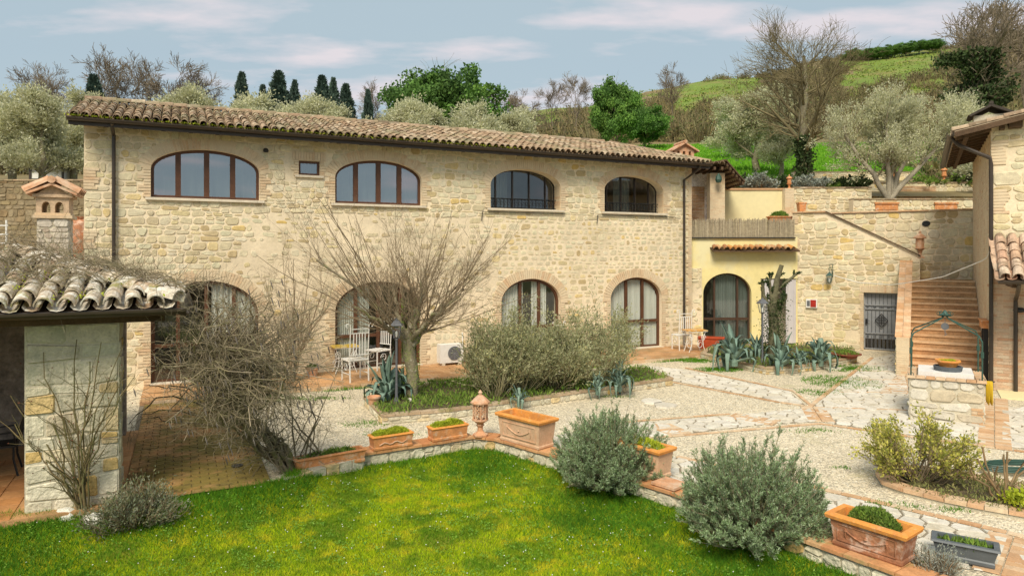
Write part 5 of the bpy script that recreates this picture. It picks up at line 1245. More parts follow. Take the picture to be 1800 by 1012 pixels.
# ------------------------------------------------------------------ planting beds
def bed(name, label, px, zh, z_soil, cap=.14, kind_w='bed', seed=1, stonefn=True, mcap=m_brick2, z0=0):
    P = [np.array(G(*p)) for p in px]; o = E(name, label, kind_w, (0, 0, 0)); n = len(P)
    ar = sum(P[i][0] * P[(i + 1) % n][1] - P[(i + 1) % n][0] * P[i][1] for i in range(n)); sg = 1 if ar > 0 else -1
    core = MB(); sts = []; 
    for k in range(n):
        p, q = P[k], P[(k + 1) % n]; d = q - p; L = np.hypot(*d); d = d / L; nn = np.array((-d[1], d[0])) * sg       # inward
        c = [p, q, q + nn * cap, p + nn * cap]
        core.add([(v[0], v[1], 0) for v in c] + [(v[0], v[1], zh - .05) for v in c], [(4, 5, 6, 7), (0, 1, 5, 4), (2, 3, 7, 6), (1, 2, 6, 5), (3, 0, 4, 7)])
        if stonefn:
            for v, f in rubble(0, L, .0, zh - .05, hc=(.06, .10), wl=(.12, .3), seed=seed + k, t=(.01, .03), wob=.01):
                sts.append(([(p[0] + d[0] * x + nn[0] * y, p[1] + d[1] * x + nn[1] * y, z) for x, y, z in v], f))
        u = 0
        while u < L - .03:
            w = min(.26, L - u); a = p + d * (u + .004) - nn * .02; b_ = p + d * (u + w - .004) - nn * .02; c = [a, b_, b_ + nn * (cap + .03), a + nn * (cap + .03)]
            vs = [(v[0], v[1], zh - .05) for v in c] + [(v[0], v[1], zh + random.uniform(-.004, .006)) for v in c]
            q_ = MB(); q_.add(vs, [(4, 5, 6, 7), (0, 1, 5, 4), (1, 2, 6, 5), (2, 3, 7, 6), (3, 0, 4, 7)]); q_.build('brick', mcap, o); u += .26
    core.build('bed_core', m_gmortar, o)
    if sts: pieces(o, 'stone', sts, m_gstone, 'stonework', 120)
    vs, fs = cdt([tuple(v) for v in (P if ar > 0 else P[::-1])], []); s_ = MB(); s_.add([(x, y, z_soil) for x, y in vs], fs); s_.build('soil', m_soil, o)
    return o, [tuple(v) for v in P]
bed1, BP1 = bed('long_bed', 'long kerbed flower bed in front of the stone house with the bare mulberry tree', [(640, 712), (672, 746), (790, 736), (905, 719), (1040, 699), (1183, 677), (1135, 657), (1000, 668), (760, 685)], .20, .16, seed=100, mcap=mat('brown kerb brick', [(.40, .29, .18), (.46, .35, .23), (.35, .25, .16), (.48, .38, .26)], noise=((5, .2), (30, .15)), bump=(30, .6, .015), stain=(2, (.24, .24, .09), .52, .64, .7)))
bed2, BP2 = bed('agave_bed', 'kerbed bed full of agaves in front of the yellow annex', [(1232, 630), (1290, 645), (1345, 658), (1402, 655), (1450, 648), (1506, 637), (1500, 622), (1440, 616), (1330, 614), (1250, 617)], .20, .16, seed=140, mcap=MATS['brown kerb brick'])
bed3, BP3 = bed('oval_bed', 'rounded brick edged bed with the yellow green shrub at the right', [(1541, 840), (1552, 857), (1588, 870), (1660, 888), (1730, 902), (1860, 925), (1860, 872), (1745, 850), (1665, 834), (1600, 827), (1556, 829)], .10, .06, cap=.2, seed=170, stonefn=False, mcap=mat('salmon brick', [(.60, .40, .24), (.64, .47, .30), (.56, .34, .19), (.62, .50, .34)], noise=((6, .15), (30, .12)), bump=(35, .4, .01)))

# ------------------------------------------------------------------ terracotta pieces
def rim_box(name, L, W, H, parent, m, m_rim, taper=.08, lip=.045, rimh=.06, soil=True, base=True, panel=True):
    """long rectangular planter around the origin, base at z=0"""
    def ring(l, w, z): return [(-l / 2, -w / 2, z), (l / 2, -w / 2, z), (l / 2, w / 2, z), (-l / 2, w / 2, z)]
    b = MB(); lb, wb = L * (1 - taper), W * (1 - taper * 1.6)
    rings = [ring(lb, wb, 0), ring(lb + .02, wb + .02, .02), ring(lb + .02, wb + .02, .05), ring(lb, wb, .065), ring(L, W, H - rimh), ring(L - .05, W - .05, H - rimh), ring(L - .06, W - .06, H * .75), ]
    vs = [p for r_ in rings[:5] for p in r_]; fs = [(3, 2, 1, 0)] + [(i * 4 + k, i * 4 + (k + 1) % 4, (i + 1) * 4 + (k + 1) % 4, (i + 1) * 4 + k) for i in range(4) for k in range(4)]
    b.add(vs, fs); b.build('body', m, parent)
    q = MB(); rs = [ring(L, W, H - rimh), ring(L + lip, W + lip, H - rimh + .012), ring(L + lip + .02, W + lip + .02, H - .02), ring(L + lip, W + lip, H), ring(L - .07, W - .07, H), ring(L - .08, W - .08, H * .55)]
    q.add([p for r_ in rs for p in r_], [(i * 4 + k, i * 4 + (k + 1) % 4, (i + 1) * 4 + (k + 1) % 4, (i + 1) * 4 + k) for i in range(5) for k in range(4)]); q.build('rim', m_rim, parent)
    if soil: s_ = MB(); s_.add(ring(L - .08, W - .08, H * .72), [(0, 1, 2, 3)]); s_.build('soil', m_soil, parent)
    if panel:
        # raised panel border and a garland in relief on both long faces
        for sy in (-1, 1):
            def fp(x, z, e): w = wb + (W - wb) * z / H; return (x, sy * (w / 2 + e), z)
            p = MB(); a, c, d, e_ = -lb * .43, lb * .43, H * .22, H * .72
            for u, v in (((a, d), (c, d)), ((c, d), (c, e_)), ((c, e_), (a, e_)), ((a, e_), (a, d))): p.bar(fp(*u, .004), fp(*v, .004), .014)
            p.build('panel_border', m, parent)
            g_ = MB(); xs = np.linspace(-lb * .3, lb * .3, 17); g_.tube([fp(x, H * (.56 - .2 * math.cos(x / (lb * .3) * math.pi / 2)), .008) for x in xs], [.005 + .007 * abs(math.sin(k * 1.3)) for k in range(17)], 6)
            for x in (-lb * .3, 0, lb * .3): g_.lathe([(.002, -.02), (.022, -.008), (.012, .004), (.018, .012), (.002, .02)], 8, fp(x, H * (.58 if x else .5), .002))
            for x in (-lb * .3, lb * .3): g_.tube([fp(x, H * .56, .006), fp(x * 1.04, H * .42, .008), fp(x * .98, H * .32, .004)], [.014, .01, .004], 6)
            g_.build('garland', m, parent, smooth=True)
    return H * .72
def moss_fill(L, W, z, parent, m=m_moss, n=2600, dome=.05, ln=.035, seed=1, wd=.007, cx=0, cy=0):
    rg = np.random.default_rng(seed); x = rg.uniform(-L / 2, L / 2, n); y = rg.uniform(-W / 2, W / 2, n); e = np.clip(1 - (2 * x / L) ** 4, 0, 1) * np.clip(1 - (2 * y / W) ** 4, 0, 1)
    C = np.stack([x + cx, y + cy, z + dome * e * rg.uniform(.6, 1.1, n) + .02 * np.sin(x * 17) * np.cos(y * 23 + x * 5)], 1); D = rg.normal(size=(n, 3)) * .6 + [0, 0, 1]
    V, F = leaves_np(C, D, ln, wd, rg); mobj('foliage', np_mesh('foliage', V, [F], rg.uniform(0, 1, len(F))), m, parent, 'stuff')
def yaw(a, b): return math.atan2(b[1] - a[1], b[0] - a[0])
ya1 = yaw(WALLP[0], WALLP[1]); G1 = 'planters standing on the low lawn wall'
for px, py, L, lab, mm in ((682, 789, .72, 'mossy terracotta trough with a patchy pale front, left one on the low lawn wall', m_terra_w), (783, 773, .70, 'plain orange terracotta trough filled with moss, nearest the terracotta lantern', m_terra)):
    x, y = G(px, py, .09); o = E('terracotta_trough', lab, 'planter', (x + .03, y + .12, .088), ya1, group=G1); h = rim_box('t', L, .24, .25, o, m_terra, m_terra_o, taper=.05, lip=.02, rimh=.04, panel=False)
    moss_fill(L - .06, .18, h + .03, o, dome=.10, ln=.045, seed=int(px), n=3200)
    for k in range(3): q = MB(); q.box(-L * .44 + k * L * .3, -L * .44 + k * L * .3 + L * .27, -.122, -.112, .05, .17); 
    if px < 700: q = MB(); q.tube([(xx, -.118, .11 + .02 * math.sin(xx * 30)) for xx in np.linspace(-.25, .25, 12)], .012, 5); q.build('relief', m_terra_w, o, smooth=True)
x, y = G(575, 832, -.1); o = E('long_trough', 'long low terracotta trough at the lawn edge beside the twisted vine trunk', 'planter', (x, y + .14, -.02), yaw(G(515, 830), G(635, 808))); rim_box('t', 1.16, .24, .22, o, m_terra, m_terra, taper=.04, lip=.02, rimh=.04, panel=False)
moss_fill(1.0, .16, .12, o, m_under, n=700, dome=.12, ln=.07, wd=.012, seed=5)
def big_planter(name, label, p, a, L=1.0, W=.42, H=.5, m=m_terra_w, group=None, fill=None):
    o = E(name, label, 'planter', p, a, group=group); h = rim_box('t', L, W, H, o, m, m_terra_o, taper=.08, lip=.07, rimh=.07)
    if fill: fill(o, h)
    return o
yb = yaw(WALLP[2], WALLP[3]); mid = (Vector(WALLP[2]) * .5 + Vector(WALLP[3]) * .5)
n2 = Vector((-math.sin(yb), math.cos(yb)))
pc = Vector(WALLP[2]).lerp(Vector(WALLP[3]), .40) + n2 * .16
big_planter('large_planter', 'large pale pink terracotta planter with garland relief, empty, left of the left rosemary bush', (pc.x, pc.y, .088), yb, 1.02, .42, .50, m=mat('pale pink terracotta', (.64, .42, .27), noise=((5, .14), (30, .1)), bump=(30, .4, .01), stain=(3, (.50, .26, .13), .5, .68, .5)), group=G1)
yc = yaw((3.69, 7.88), (4.18, 7.25)); 
big_planter('large_planter', 'weathered dark terracotta planter with a green cushion plant, lower right of the lawn', (4.07, 7.70, .088), yc, .80, .36, .37, m=mat('dark weathered terracotta', (.42, .19, .10), noise=((5, .2), (30, .15)), bump=(30, .6, .012), stain=(7, (.66, .50, .40), .50, .62, .75), stain2=(3, (.20, .09, .05), .5, .64, .7)), group=G1, fill=lambda o, h: moss_fill(.5, .26, h + .02, o, m_under, n=6500, dome=.17, ln=.042, wd=.010, seed=9))
yd = yaw(WALLP[3], WALLP[4]); x, y = G(1171, 846, .08)
big_planter('large_planter', 'planter with green growth, mostly hidden behind the left rosemary bush', (x - .26, y + .42, .088), yd, .85, .36, .45, m=MATS['pale pink terracotta'], group=G1, fill=lambda o, h: moss_fill(.7, .26, h + .03, o, m_moss, n=2500, dome=.14, ln=.05, seed=12))
# cap tile on a stub pier beside it
x, y = G(1178, 880, -.1); o = E('wall_pier', 'small brick pier with a tilted terracotta cap between the two rosemary bushes', 'pier', (x + .02, y + .1, 0), yd); b = MB(); b.box(-.16, .16, -.13, .13, -.35, .1); b.build('pier_core', m_brick2, o); b = MB(); b.box(-.2, .2, -.18, .18, .1, .135); b.build('cap_tile', m_terra_w, o)
# pierced terracotta lantern
def terra_lantern(name, label, loc, s=1.0, group=None, pierced=True, m=m_terra_w):
    o = E(name, label, 'lantern', loc, random.uniform(0, 1), group=group, scale=s)
    b = MB(); b.lathe([(.15, 0), (.15, .03), (.10, .05), (.055, .09), (.05, .16), (.08, .20), (.06, .22), (.12, .27), (.155, .29), (.155, .315)], 8); b.build('foot', m, o)
    q = MB(); z0, z1, r_ = .315, .60, .13
    if pierced:
        for k in range(8):
            a0, a1 = 2 * math.pi * k / 8, 2 * math.pi * (k + 1) / 8; A = np.array((r_ * math.cos(a0), r_ * math.sin(a0))); B = np.array((r_ * math.cos(a1), r_ * math.sin(a1)))
            q.bar((*A, z0), (*A, z1), .022)
            for i in range(-2, 5):
                for sgn in (1, -1):
                    t0, t1 = 0, 1; za = z0 + (z1 - z0) * (i / 4); zb = za + sgn * .12
                    if min(za, zb) >= z0 - .03 and max(za, zb) <= z1 + .03: q.bar((*A, min(max(za, z0), z1)), (*B, min(max(zb, z0), z1)), .013)
        q.build('lattice', m, o)
    else:
        q.lathe([(.12, z0), (.12, z1)], 8); q.build('body', m, o)
    b = MB(); b.lathe([(.15, .60), (.185, .61), (.185, .635), (.12, .70), (.06, .755), (.03, .765), (.035, .79), (.045, .81), (.025, .835), (.01, .86)], 8); b.build('lid', m, o)
    return o
x, y = G(844, 766, .09); terra_lantern('terracotta_lantern', 'pierced terracotta lantern with a pointed lid on the low lawn wall', (x, y + .05, .088), .98)
u, z = RF.hit(1617, 462, 6.2); wx, wy = RF.w(u, 6.35); terra_lantern('terracotta_lantern', 'weathered terracotta lantern at the top of the stair wall', (wx, wy, 3.28), 1.12, pierced=False, group='terracotta lanterns on the upper walls')
x = AT(1391, 26.9); terra_lantern('terracotta_lantern', 'small terracotta lantern on the brick pier next to the pale yellow wall', (x, 27.1, ZT(331, 26.9)), .66, pierced=False, group='terracotta lanterns on the upper walls', m=m_terra)
x = AT(1662, 31); terra_lantern('terracotta_lantern', 'small terracotta lantern on the garden wall right of the olive tree', (x, 31.1, ZT(318, 31)), .80, pierced=False, group='terracotta lanterns on the upper walls', m=m_terra)
def sq_pot(label, loc, s, h, name='terracotta_pot', m=m_terra, a=0):
    o = E(name, label, 'pot', loc, a); b = MB(); b.sweep([[(-s * .42, -s * .42, 0), (s * .42, -s * .42, 0), (s * .42, s * .42, 0), (-s * .42, s * .42, 0)], [(-s * .5, -s * .5, h * .85), (s * .5, -s * .5, h * .85), (s * .5, s * .5, h * .85), (-s * .5, s * .5, h * .85)]]); b.build('body', m, o)
    b = MB(); b.box(-s * .56, s * .56, -s * .56, s * .56, h * .85, h); b.build('rim', m, o); return o
sq_pot('square terracotta pot on the garden wall behind the olive trunk', (AT(1573, 30.9), 31.15, ZT(320, 31)), .36, .45)
sq_pot('small terracotta pot on the coping at the left end of the stair wall', (RF.w(-5.35, 6.36)[0], RF.w(-5.35, 6.36)[1], 5.0), .26, .34)
o = E('terracotta_trough', 'terracotta trough with a leafy plant at the right end of the reed screen', 'planter', (AT(1375, 25.5), 25.75, 4.6)); rim_box('t', .85, .26, .24, o, m_terra, m_terra, panel=False); moss_fill(.6, .2, .2, o, m_under, n=1200, dome=.16, ln=.09, wd=.015, seed=21)
b = MB(); b.box(-.4, .4, -.1, .1, -.56, 0); b.build('stand', m_rafter, o)
# grey plastic planter
x, y = G(1712, 1000, 0); o = E('plastic_planter', 'grey plastic window box with sparse weeds in the bottom right corner', 'planter', (x + .02, y + .18, .02), R(-33)); rim_box('t', .60, .26, .22, o, mat('grey plastic', (.10, .115, .125), rough=.45, noise=(9, .15), spec=.5), mat('grey plastic', (.1, .1, .1)), taper=.12, lip=.03, rimh=.03, panel=False); moss_fill(.5, .18, .14, o, m_under, n=260, dome=.05, ln=.08, wd=.01, seed=22)
# round pots
def round_pot(label, loc, r_, h, m=m_terra, plant=None, name='terracotta_pot'):
    o = E(name, label, 'pot', loc); b = MB(); b.lathe([(r_ * .65, 0), (r_ * .92, h * .8), (r_ * 1.08, h * .82), (r_ * 1.08, h), (r_ * .92, h), (r_ * .85, h * .75)], 18); b.build('body', m, o, smooth=True)
    if plant: moss_fill(r_ * 1.5, r_ * 1.5, h * .8, o, plant, n=500, dome=.08, ln=.07, wd=.012, seed=3)
    return o
x, y = G(657, 712, .16); round_pot('terracotta pot lying low at the left corner of the long bed under the agave', (x, y, .16), .14, .2, m_terra_w)
x, y = G(1487, 628, .18); round_pot('wide rusty red bowl at the right end of the agave bed', (x, y, .17), .42, .14, mat('rusty red bowl', (.22, .07, .04), noise=(8, .3)), m_under, 'bowl')
u, z = MF.hit(548, 655, -.5); wx, wy = MF.w(u, -.6); round_pot('terracotta pot with grass at the foot of the wall left of the white chairs', (wx, wy, .1), .17, .26, m_terra_w, m_under)

# ------------------------------------------------------------------ white wrought iron furniture
def chair(label, loc, a, s=1.0):
    o = E('garden_chair', label, 'chair', loc, a, group='white wrought iron chairs on the terrace', scale=s); w, d, sh, bh = .21, .21, .46, 1.18
    for sx in (-1, 1):
        q = MB(); q.bar((sx * w, -d, 0), (sx * w, -d, sh), .024); q.build('leg', m_white, o)
        q = MB(); q.bar((sx * w, d + .03, 0), (sx * w, d, sh), .024); q.build('leg', m_white, o)
        q = MB(); pts = [(sx * w, d, sh), (sx * w, d + .05, bh)] + [(sx * (w + .05 - .05 * math.cos(t)), d + .05, bh + .055 * math.sin(t) + .03 * t / 3) for t in np.linspace(.3, 4.6, 9)]; q.tube(pts, .011, 5); q.build('back_post', m_white, o)
        q = MB(); q.bar((sx * w, -d, .17), (sx * w, d, .17), .014); q.tube([(sx * w, -.1 * math.cos(t) * (1 - t / 12), .30 + .1 * math.sin(t) * (1 - t / 12)) for t in np.linspace(0, 8, 14)], .008, 4); q.build('side_scroll', m_white, o)
    q = MB()
    for i in range(6): y = -d + i * 2 * d / 5; q.box(-w - .01, w + .01, y - .025, y + .025, sh, sh + .014)
    q.bar((-w, -d, sh - .01), (w, -d, sh - .01), .02); q.bar((-w, d, sh - .01), (w, d, sh - .01), .02); q.bar((-w, -d, sh - .01), (-w, d, sh - .01), .02); q.bar((w, -d, sh - .01), (w, d, sh - .01), .02); q.build('seat', m_white, o)
    for z in (sh + .12, bh - .05, bh - .14): q = MB(); q.bar((-w, d + .02, z), (w, d + .03, z), .018); q.build('crossbar', m_white, o)
    for i in range(5): x = (i - 2) * .065; q = MB(); q.bar((x, d + .02, sh + .12), (x, d + .03, bh - .14), .022, .008); q.build('back_slat', m_white, o)
    return o
def table(label, loc, a, col=None, s=1.0):
    o = E('garden_table', label, 'table', loc, a, group='small tables with scrolled iron feet on the terrace', scale=s)
    q = MB(); q.box(-.36, .36, -.26, .26, .72, .755); q.build('table_top', col, o)
    q = MB(); q.bar((-.34, -.24, .71), (.34, -.24, .71), .02); q.bar((-.34, .24, .71), (.34, .24, .71), .02); q.build('apron', m_white, o)
    for sx in (-1, 1):
        for sy in (-1, 1):
            q = MB(); q.tube([(sx * (.30 - .10 * math.sin(t * math.pi)), sy * .2, .71 - .7 * t) for t in np.linspace(0, 1, 9)], .012, 5); q.build('leg', m_white, o)
        q = MB(); q.tube([(sx * (.20 + .13 * math.cos(t) * (1 - t / 14)), 0, .25 + .16 * math.sin(t) * (1 - t / 14)) for t in np.linspace(0, 10, 22)], .010, 5); q.tube([(sx * (.22 + .09 * math.cos(t) * (1 - t / 14)), -.2, .5 + .11 * math.sin(t) * (1 - t / 14)) for t in np.linspace(0, 10, 20)], .009, 5); q.build('scroll', m_white, o)
    return o
m_ytop = mat('yellow table top', (.62, .42, .05), rough=.4, noise=(8, .12), stain=(5, (.70, .62, .38), .5, .6, .8)); m_otop = mat('orange table top', (.62, .30, .05), rough=.4, noise=(8, .12), stain=(5, (.66, .55, .35), .5, .6, .8))
TZ = .10
x, y = G(624, 668, TZ); chair('white iron chair seen from behind, nearest the gravel before the second arched door', (x, y, TZ), MF.a + R(190), 1.22)
x, y = G(664, 648, TZ); chair('white iron chair with curled finials seen from the side, beside the yellow table', (x, y, TZ), MF.a + R(-62), 1.2)
x, y = G(606, 656, TZ); table('white iron table with a yellow top in front of the second arched door', (x - .05, y + .2, TZ), MF.a, m_ytop)
x, y = G(1198, 614, TZ); chair('tall white iron chair beside the downpipe at the right end of the terrace', (x, y, TZ), MF.a + R(170), 1.12)
x, y = G(1222, 620, TZ); table('white iron table with an orange top next to the agaves', (x + .05, y + .25, TZ), MF.a + R(-15), m_otop)
x, y = G(972, 634, TZ); chair('white iron chair half hidden behind the grey green shrubs', (x, y, TZ), MF.a + R(200))
x, y = G(1250, 616, .02); o = E('red_trough', 'red tilted trough beside the orange table', 'planter', (x, y, .08), R(-20)); rim_box('t', .85, .4, .42, o, mat('red painted clay', (.42, .07, .025), noise=(7, .15)), mat('red painted clay', (.4, .07, .03)), panel=False)
# air conditioner
ua, za = MF.hit(773, 603, -.45); ub, zb_ = MF.hit(814, 638, -.45); o = E('air_conditioner', 'white air conditioning unit on feet against the stone wall', 'air conditioner', (*MF.w((ua + ub) / 2, -.35), .1), MF.a)
hw = (ub - ua) / 2; b = MB(); b.box(-hw, hw, -.14, .16, .07, .62); b.build('casing', m_white, o)
b = MB(); b.add([(.08 + x, -.142 - z, .35 + y) for x, y, z in MB().lathe([(.21, 0), (.21, .006)], 24).v], MB().lathe([(.21, 0), (.21, .006)], 24).f); b.build('fan_opening', m_greyd, o)
b = MB()
for r_ in (.05, .09, .13, .17, .205): b.tube([(.08 + r_ * math.cos(t), -.155, .35 + r_ * math.sin(t)) for t in np.linspace(0, 2 * math.pi, 21)], .004, 4)
for k in range(8): b.bar((.08, -.155, .35), (.08 + .205 * math.cos(k * math.pi / 4), -.155, .35 + .205 * math.sin(k * math.pi / 4)), .006)
b.build('fan_grille', m_grey, o)
for sx in (-1, 1): b = MB(); b.box(sx * hw * .7 - .05, sx * hw * .7 + .05, -.14, .16, 0, .07); b.build('foot', m_sill, o)
b = MB(); b.tube([(hw, .05, .3), (hw + .12, .1, .35), (hw + .15, .3, .5), (hw + .15, .34, .9)], .018, 6); b.build('pipe', m_white, o)

# ------------------------------------------------------------------ lamps
def lamp_head(parent, c, s=1.0, m=m_greyd):
    x, y, z = c
    b = MB(); b.lathe([(.06 * s, 0), (.085 * s, .02 * s)], 4, c, rot=.785); b.build('lantern_base', m, parent)
    b = MB()
    for k in range(4): a = .785 + k * math.pi / 2; b.bar((x + .075 * s * math.cos(a), y + .075 * s * math.sin(a), z), (x + .13 * s * math.cos(a), y + .13 * s * math.sin(a), z + .26 * s), .012 * s)
    b.build('lantern_frame', m, parent)
    b = MB(); b.lathe([(.07 * s, .01), (.125 * s, .26 * s)], 4, c, rot=.785); b.f = b.f[:4]; b.r = b.r[:4]; b.build('lantern_glass', m_clear, parent)
    b = MB(); b.lathe([(.17 * s, .26 * s), (.17 * s, .28 * s), (.10 * s, .34 * s), (.09 * s, .36 * s), (.03 * s, .39 * s), (.015 * s, .43 * s)], 4, c, rot=.785); b.build('lantern_roof', m, parent)
    b = MB(); b.lathe([(.015, .02), (.025, .08), (.03, .12), (.01, .16)], 8, c); b.build('bulb', mat('frosted bulb', (.8, .8, .76)), parent)
x, y = G(697, 707, .16); o = E('lamp_post', 'dark lamp post with a square lantern in front of the mulberry trunk', 'lamp post', (x, y, .16), .1)
top = ZT(594, y) - .16; b = MB(); b.lathe([(.06, 0), (.06, .06), (.035, .12), (.03, .4), (.025, .42), (.025, top - .06), (.045, top - .03), (.03, top)], 10); b.build('pole', m_greyd, o); lamp_head(o, (0, 0, top), 1.05)
x, y = G(1342, 636, .16); o = E('lamp_post', 'dark lamp post with an open lantern in the agave bed beside the cut trunk', 'lamp post', (x - .03, y, .16), .1)
top = ZT(550, y) - .16; b = MB(); b.lathe([(.06, 0), (.06, .06), (.035, .12), (.025, .4), (.025, top - .05), (.04, top)], 10); b.build('pole', m_greyd, o); lamp_head(o, (0, 0, top), 1.1)
# wall lantern and box on the stair wall
u, z = RF.hit(1458, 497, DY - .22); o = rf('wall_lantern', 'old iron wall lantern on a scrolled bracket, left of the gate', 'lantern'); lamp_head(o, (u, DY - .22, z - .0), .95, m_green)
b = MB(); b.tube([(u + .09, DY - .01, z + .78), (u + .09, DY - .02, z + .2)], .012, 5); b.tube([(u + .09, DY - .03, z + .3), (u + .05, DY - .12, z + .5), (u, DY - .22, z + .56), (u - .02, DY - .24, z + .5), (u, DY - .22, z + .42)], .011, 5); b.tube([(u + .09 + .06 * math.sin(t) - .05, DY - .1, z + .62 + .06 * math.cos(t)) for t in np.linspace(0, 6, 12)], .008, 4); b.build('bracket', m_green, o)
u, z = RF.hit(1427, 533, DY - .05); o = rf('hose_box', 'small white framed box with a red front on the stair wall under the lantern', 'fire box')
b = MB(); b.box(u - .19, u + .19, DY - .10, DY - .02, z - .16, z + .16); b.build('box', m_white, o); b = MB(); b.box(u - .04, u + .15, DY - .115, DY - .101, z - .13, z + .13); b.build('red_door', mat('red paint', (.38, .03, .02), rough=.4, noise=(8, .2)), o)
b = MB(); b.box(u - .16, u - .06, DY - .112, DY - .101, z - .1, z + .1); b.build('sign', m_greyd, o)
cxs = [(-4.2, DY - .25, 2.65), (-3.4, 5.6, 2.43), (-2.3, 4.4, 2.42), (-1.0, 2.4, 2.75), (-.05, .6, 3.3), (.0, .1, 3.6)]
o = rf('hanging_cable', 'pale cable sagging across the gate and the stairs to the corner house', 'cable'); b = MB(); b.tube([tuple(v) for v in path(cxs, 24)[0]], .014, 5); o2 = b.build('cord', m_white, o)
# ------------------------------------------------------------------ well
wl = rf('well', 'stone well with a white slab, terracotta bowl and green iron frame', 'well')
WU0, WU1, WY0, WY1, WH = -1.72, -.42, -4.42, -3.1, .84
b = MB(); b.box(WU0, WU1, WY0, WY1, 0, WH); b.build('mortar_core', m_gmortar, wl)
wst = [([(x, y + WY0, z) for x, y, z in v], f) for v, f in rubble(WU0, WU1, .02, WH, hc=(.16, .28), wl=(.22, .45), seed=61, gap=.03, wob=.03, t=(.015, .04), keep=lambda x, z, r: not (x > WU1 - .2 and z < .35))]
wst += [([(WU0 + y, WY1 - x, z) for x, y, z in v], f) for v, f in rubble(0, WY1 - WY0, .02, WH, hc=(.16, .26), wl=(.2, .4), seed=62, gap=.03)]
wst += [([(WU1 - y, WY0 + x, z) for x, y, z in v], f) for v, f in rubble(0, WY1 - WY0, .02, WH, hc=(.16, .26), wl=(.2, .4), seed=63, gap=.03)]
pieces(wl, 'stone', wst, mat('well stone', [(.62, .57, .46), (.56, .52, .43), (.66, .62, .52), (.52, .46, .36), (.60, .50, .32)], noise=((8, .16), (35, .12)), bump=(25, .5, .02)), 'stonework', 120)
b = MB(); brick_field(b, WU1 - .22, WU1, .02, .34, y=WY0, seed=64, bl=.2); b.build('corner_bricks', m_brick2, wl, kind='stuff')
cp = []
for k in range(8):
    for side in range(4):
        if side < 2: a0 = WU0 - .05 + (WU1 - WU0 + .1) * k / 8; a1 = a0 + (WU1 - WU0 + .1) / 8 - .008; ya = WY0 - .05 if side == 0 else WY1 - .13; cp.append(slab([(a0, ya), (a1, ya), (a1, ya + .18), (a0, ya + .18)], WH + .002, WH + .05, .005))
        else: y0 = WY0 + .13 + (WY1 - WY0 - .26) * k / 8; y1 = y0 + (WY1 - WY0 - .26) / 8 - .008; xa = WU0 - .05 if side == 2 else WU1 - .13; cp.append(slab([(xa, y0), (xa + .18, y0), (xa + .18, y1), (xa, y1)], WH + .002, WH + .05, .005))
pieces(wl, 'coping_brick', cp, m_brick2, 'coping_bricks', 60)
b = MB(); b.box(WU0 + .16, WU1 - .16, WY0 + .17, WY1 - .16, WH + .003, WH + .13); b.build('slab', mat('white painted concrete', (.72, .70, .66), noise=((4, .08), (30, .08)), bump=(20, .3, .01)), wl)
cxw, cyw = (WU0 + WU1) / 2 + .05, (WY0 + WY1) / 2 - .12
fr = rf('pulley_arch', 'green iron arch with a pulley standing over the well', 'iron arch')
posts = [(WU0 + .03, WY0 + .06), (WU1 - .03, WY0 + .06), (WU1 - .03, WY1 - .06), (WU0 + .03, WY1 - .06)]; ax, ay, az_ = (WU0 + WU1) / 2, (WY0 + WY1) / 2, WH + 1.30
for k, (u, y) in enumerate(posts):
    b = MB(); b.tube([(u, y, WH + .04), (u, y, WH + .82), (u + (ax - u) * .08, y + (ay - y) * .08, WH + .93), (ax + (u - ax) * .1, ay + (y - ay) * .1, az_ - .08), (ax, ay, az_)], .015, 6); b.tube([(u, y, WH + .5), (u, y, WH + .62)], .03, 6); b.tube([(u + .05 * math.sin(t), y, WH + .06 + .05 * math.cos(t)) for t in np.linspace(0, 5, 9)], .008, 4); b.build('post', m_green, fr)
b = MB(); b.lathe([(.05, -.03), (.13, 0), (.06, .03), (.03, .08), (.0, .1)], 10, (ax, ay, az_)); 
for k in range(8): a = k * math.pi / 4; b.tube([(ax + (.08 + .07 * math.sin(t)) * math.cos(a), ay + (.08 + .07 * math.sin(t)) * math.sin(a), az_ + .02 + .05 * math.cos(t)) for t in np.linspace(0, 5, 8)], .007, 4)
b.build('crown', m_green, fr)
b = MB(); b.tube([(ax, ay, az_), (ax, ay, az_ - .18)], .007, 4); b.add([(ax + x, ay + z, az_ - .25 + y) for x, y, z in MB().lathe([(.075, -.015), (.06, 0), (.075, .015)], 14).v], MB().lathe([(.075, -.015), (.06, 0), (.075, .015)], 14).f); b.tube([(ax, ay, az_ - .33), (ax, ay, az_ - .38), (ax + .03, ay, az_ - .42), (ax - .01, ay, az_ - .44)], .01, 4); b.build('pulley', m_greyd, fr)
wx, wy = RF.w(cxw, cyw); o = E('grey_dish', 'flat dark grey dish under the terracotta bowl on the well slab', 'dish', (wx, wy, WH + .13)); b = MB(); b.lathe([(.25, 0), (.27, .10), (.24, .10), (.24, .08)], 12); b.build('body', mat('slate plastic', (.11, .125, .14), noise=(9, .15)), o)
o = E('terracotta_bowl', 'orange terracotta bowl on the dish on top of the well', 'bowl', (wx, wy, WH + .215)); b = MB(); b.lathe([(.15, 0), (.21, .10), (.235, .11), (.235, .14), (.19, .14), (.16, .09)], 18); b.build('body', m_terra_o, o, smooth=True); moss_fill(.26, .26, .10, o, n=600, dome=.03, ln=.03, seed=4)
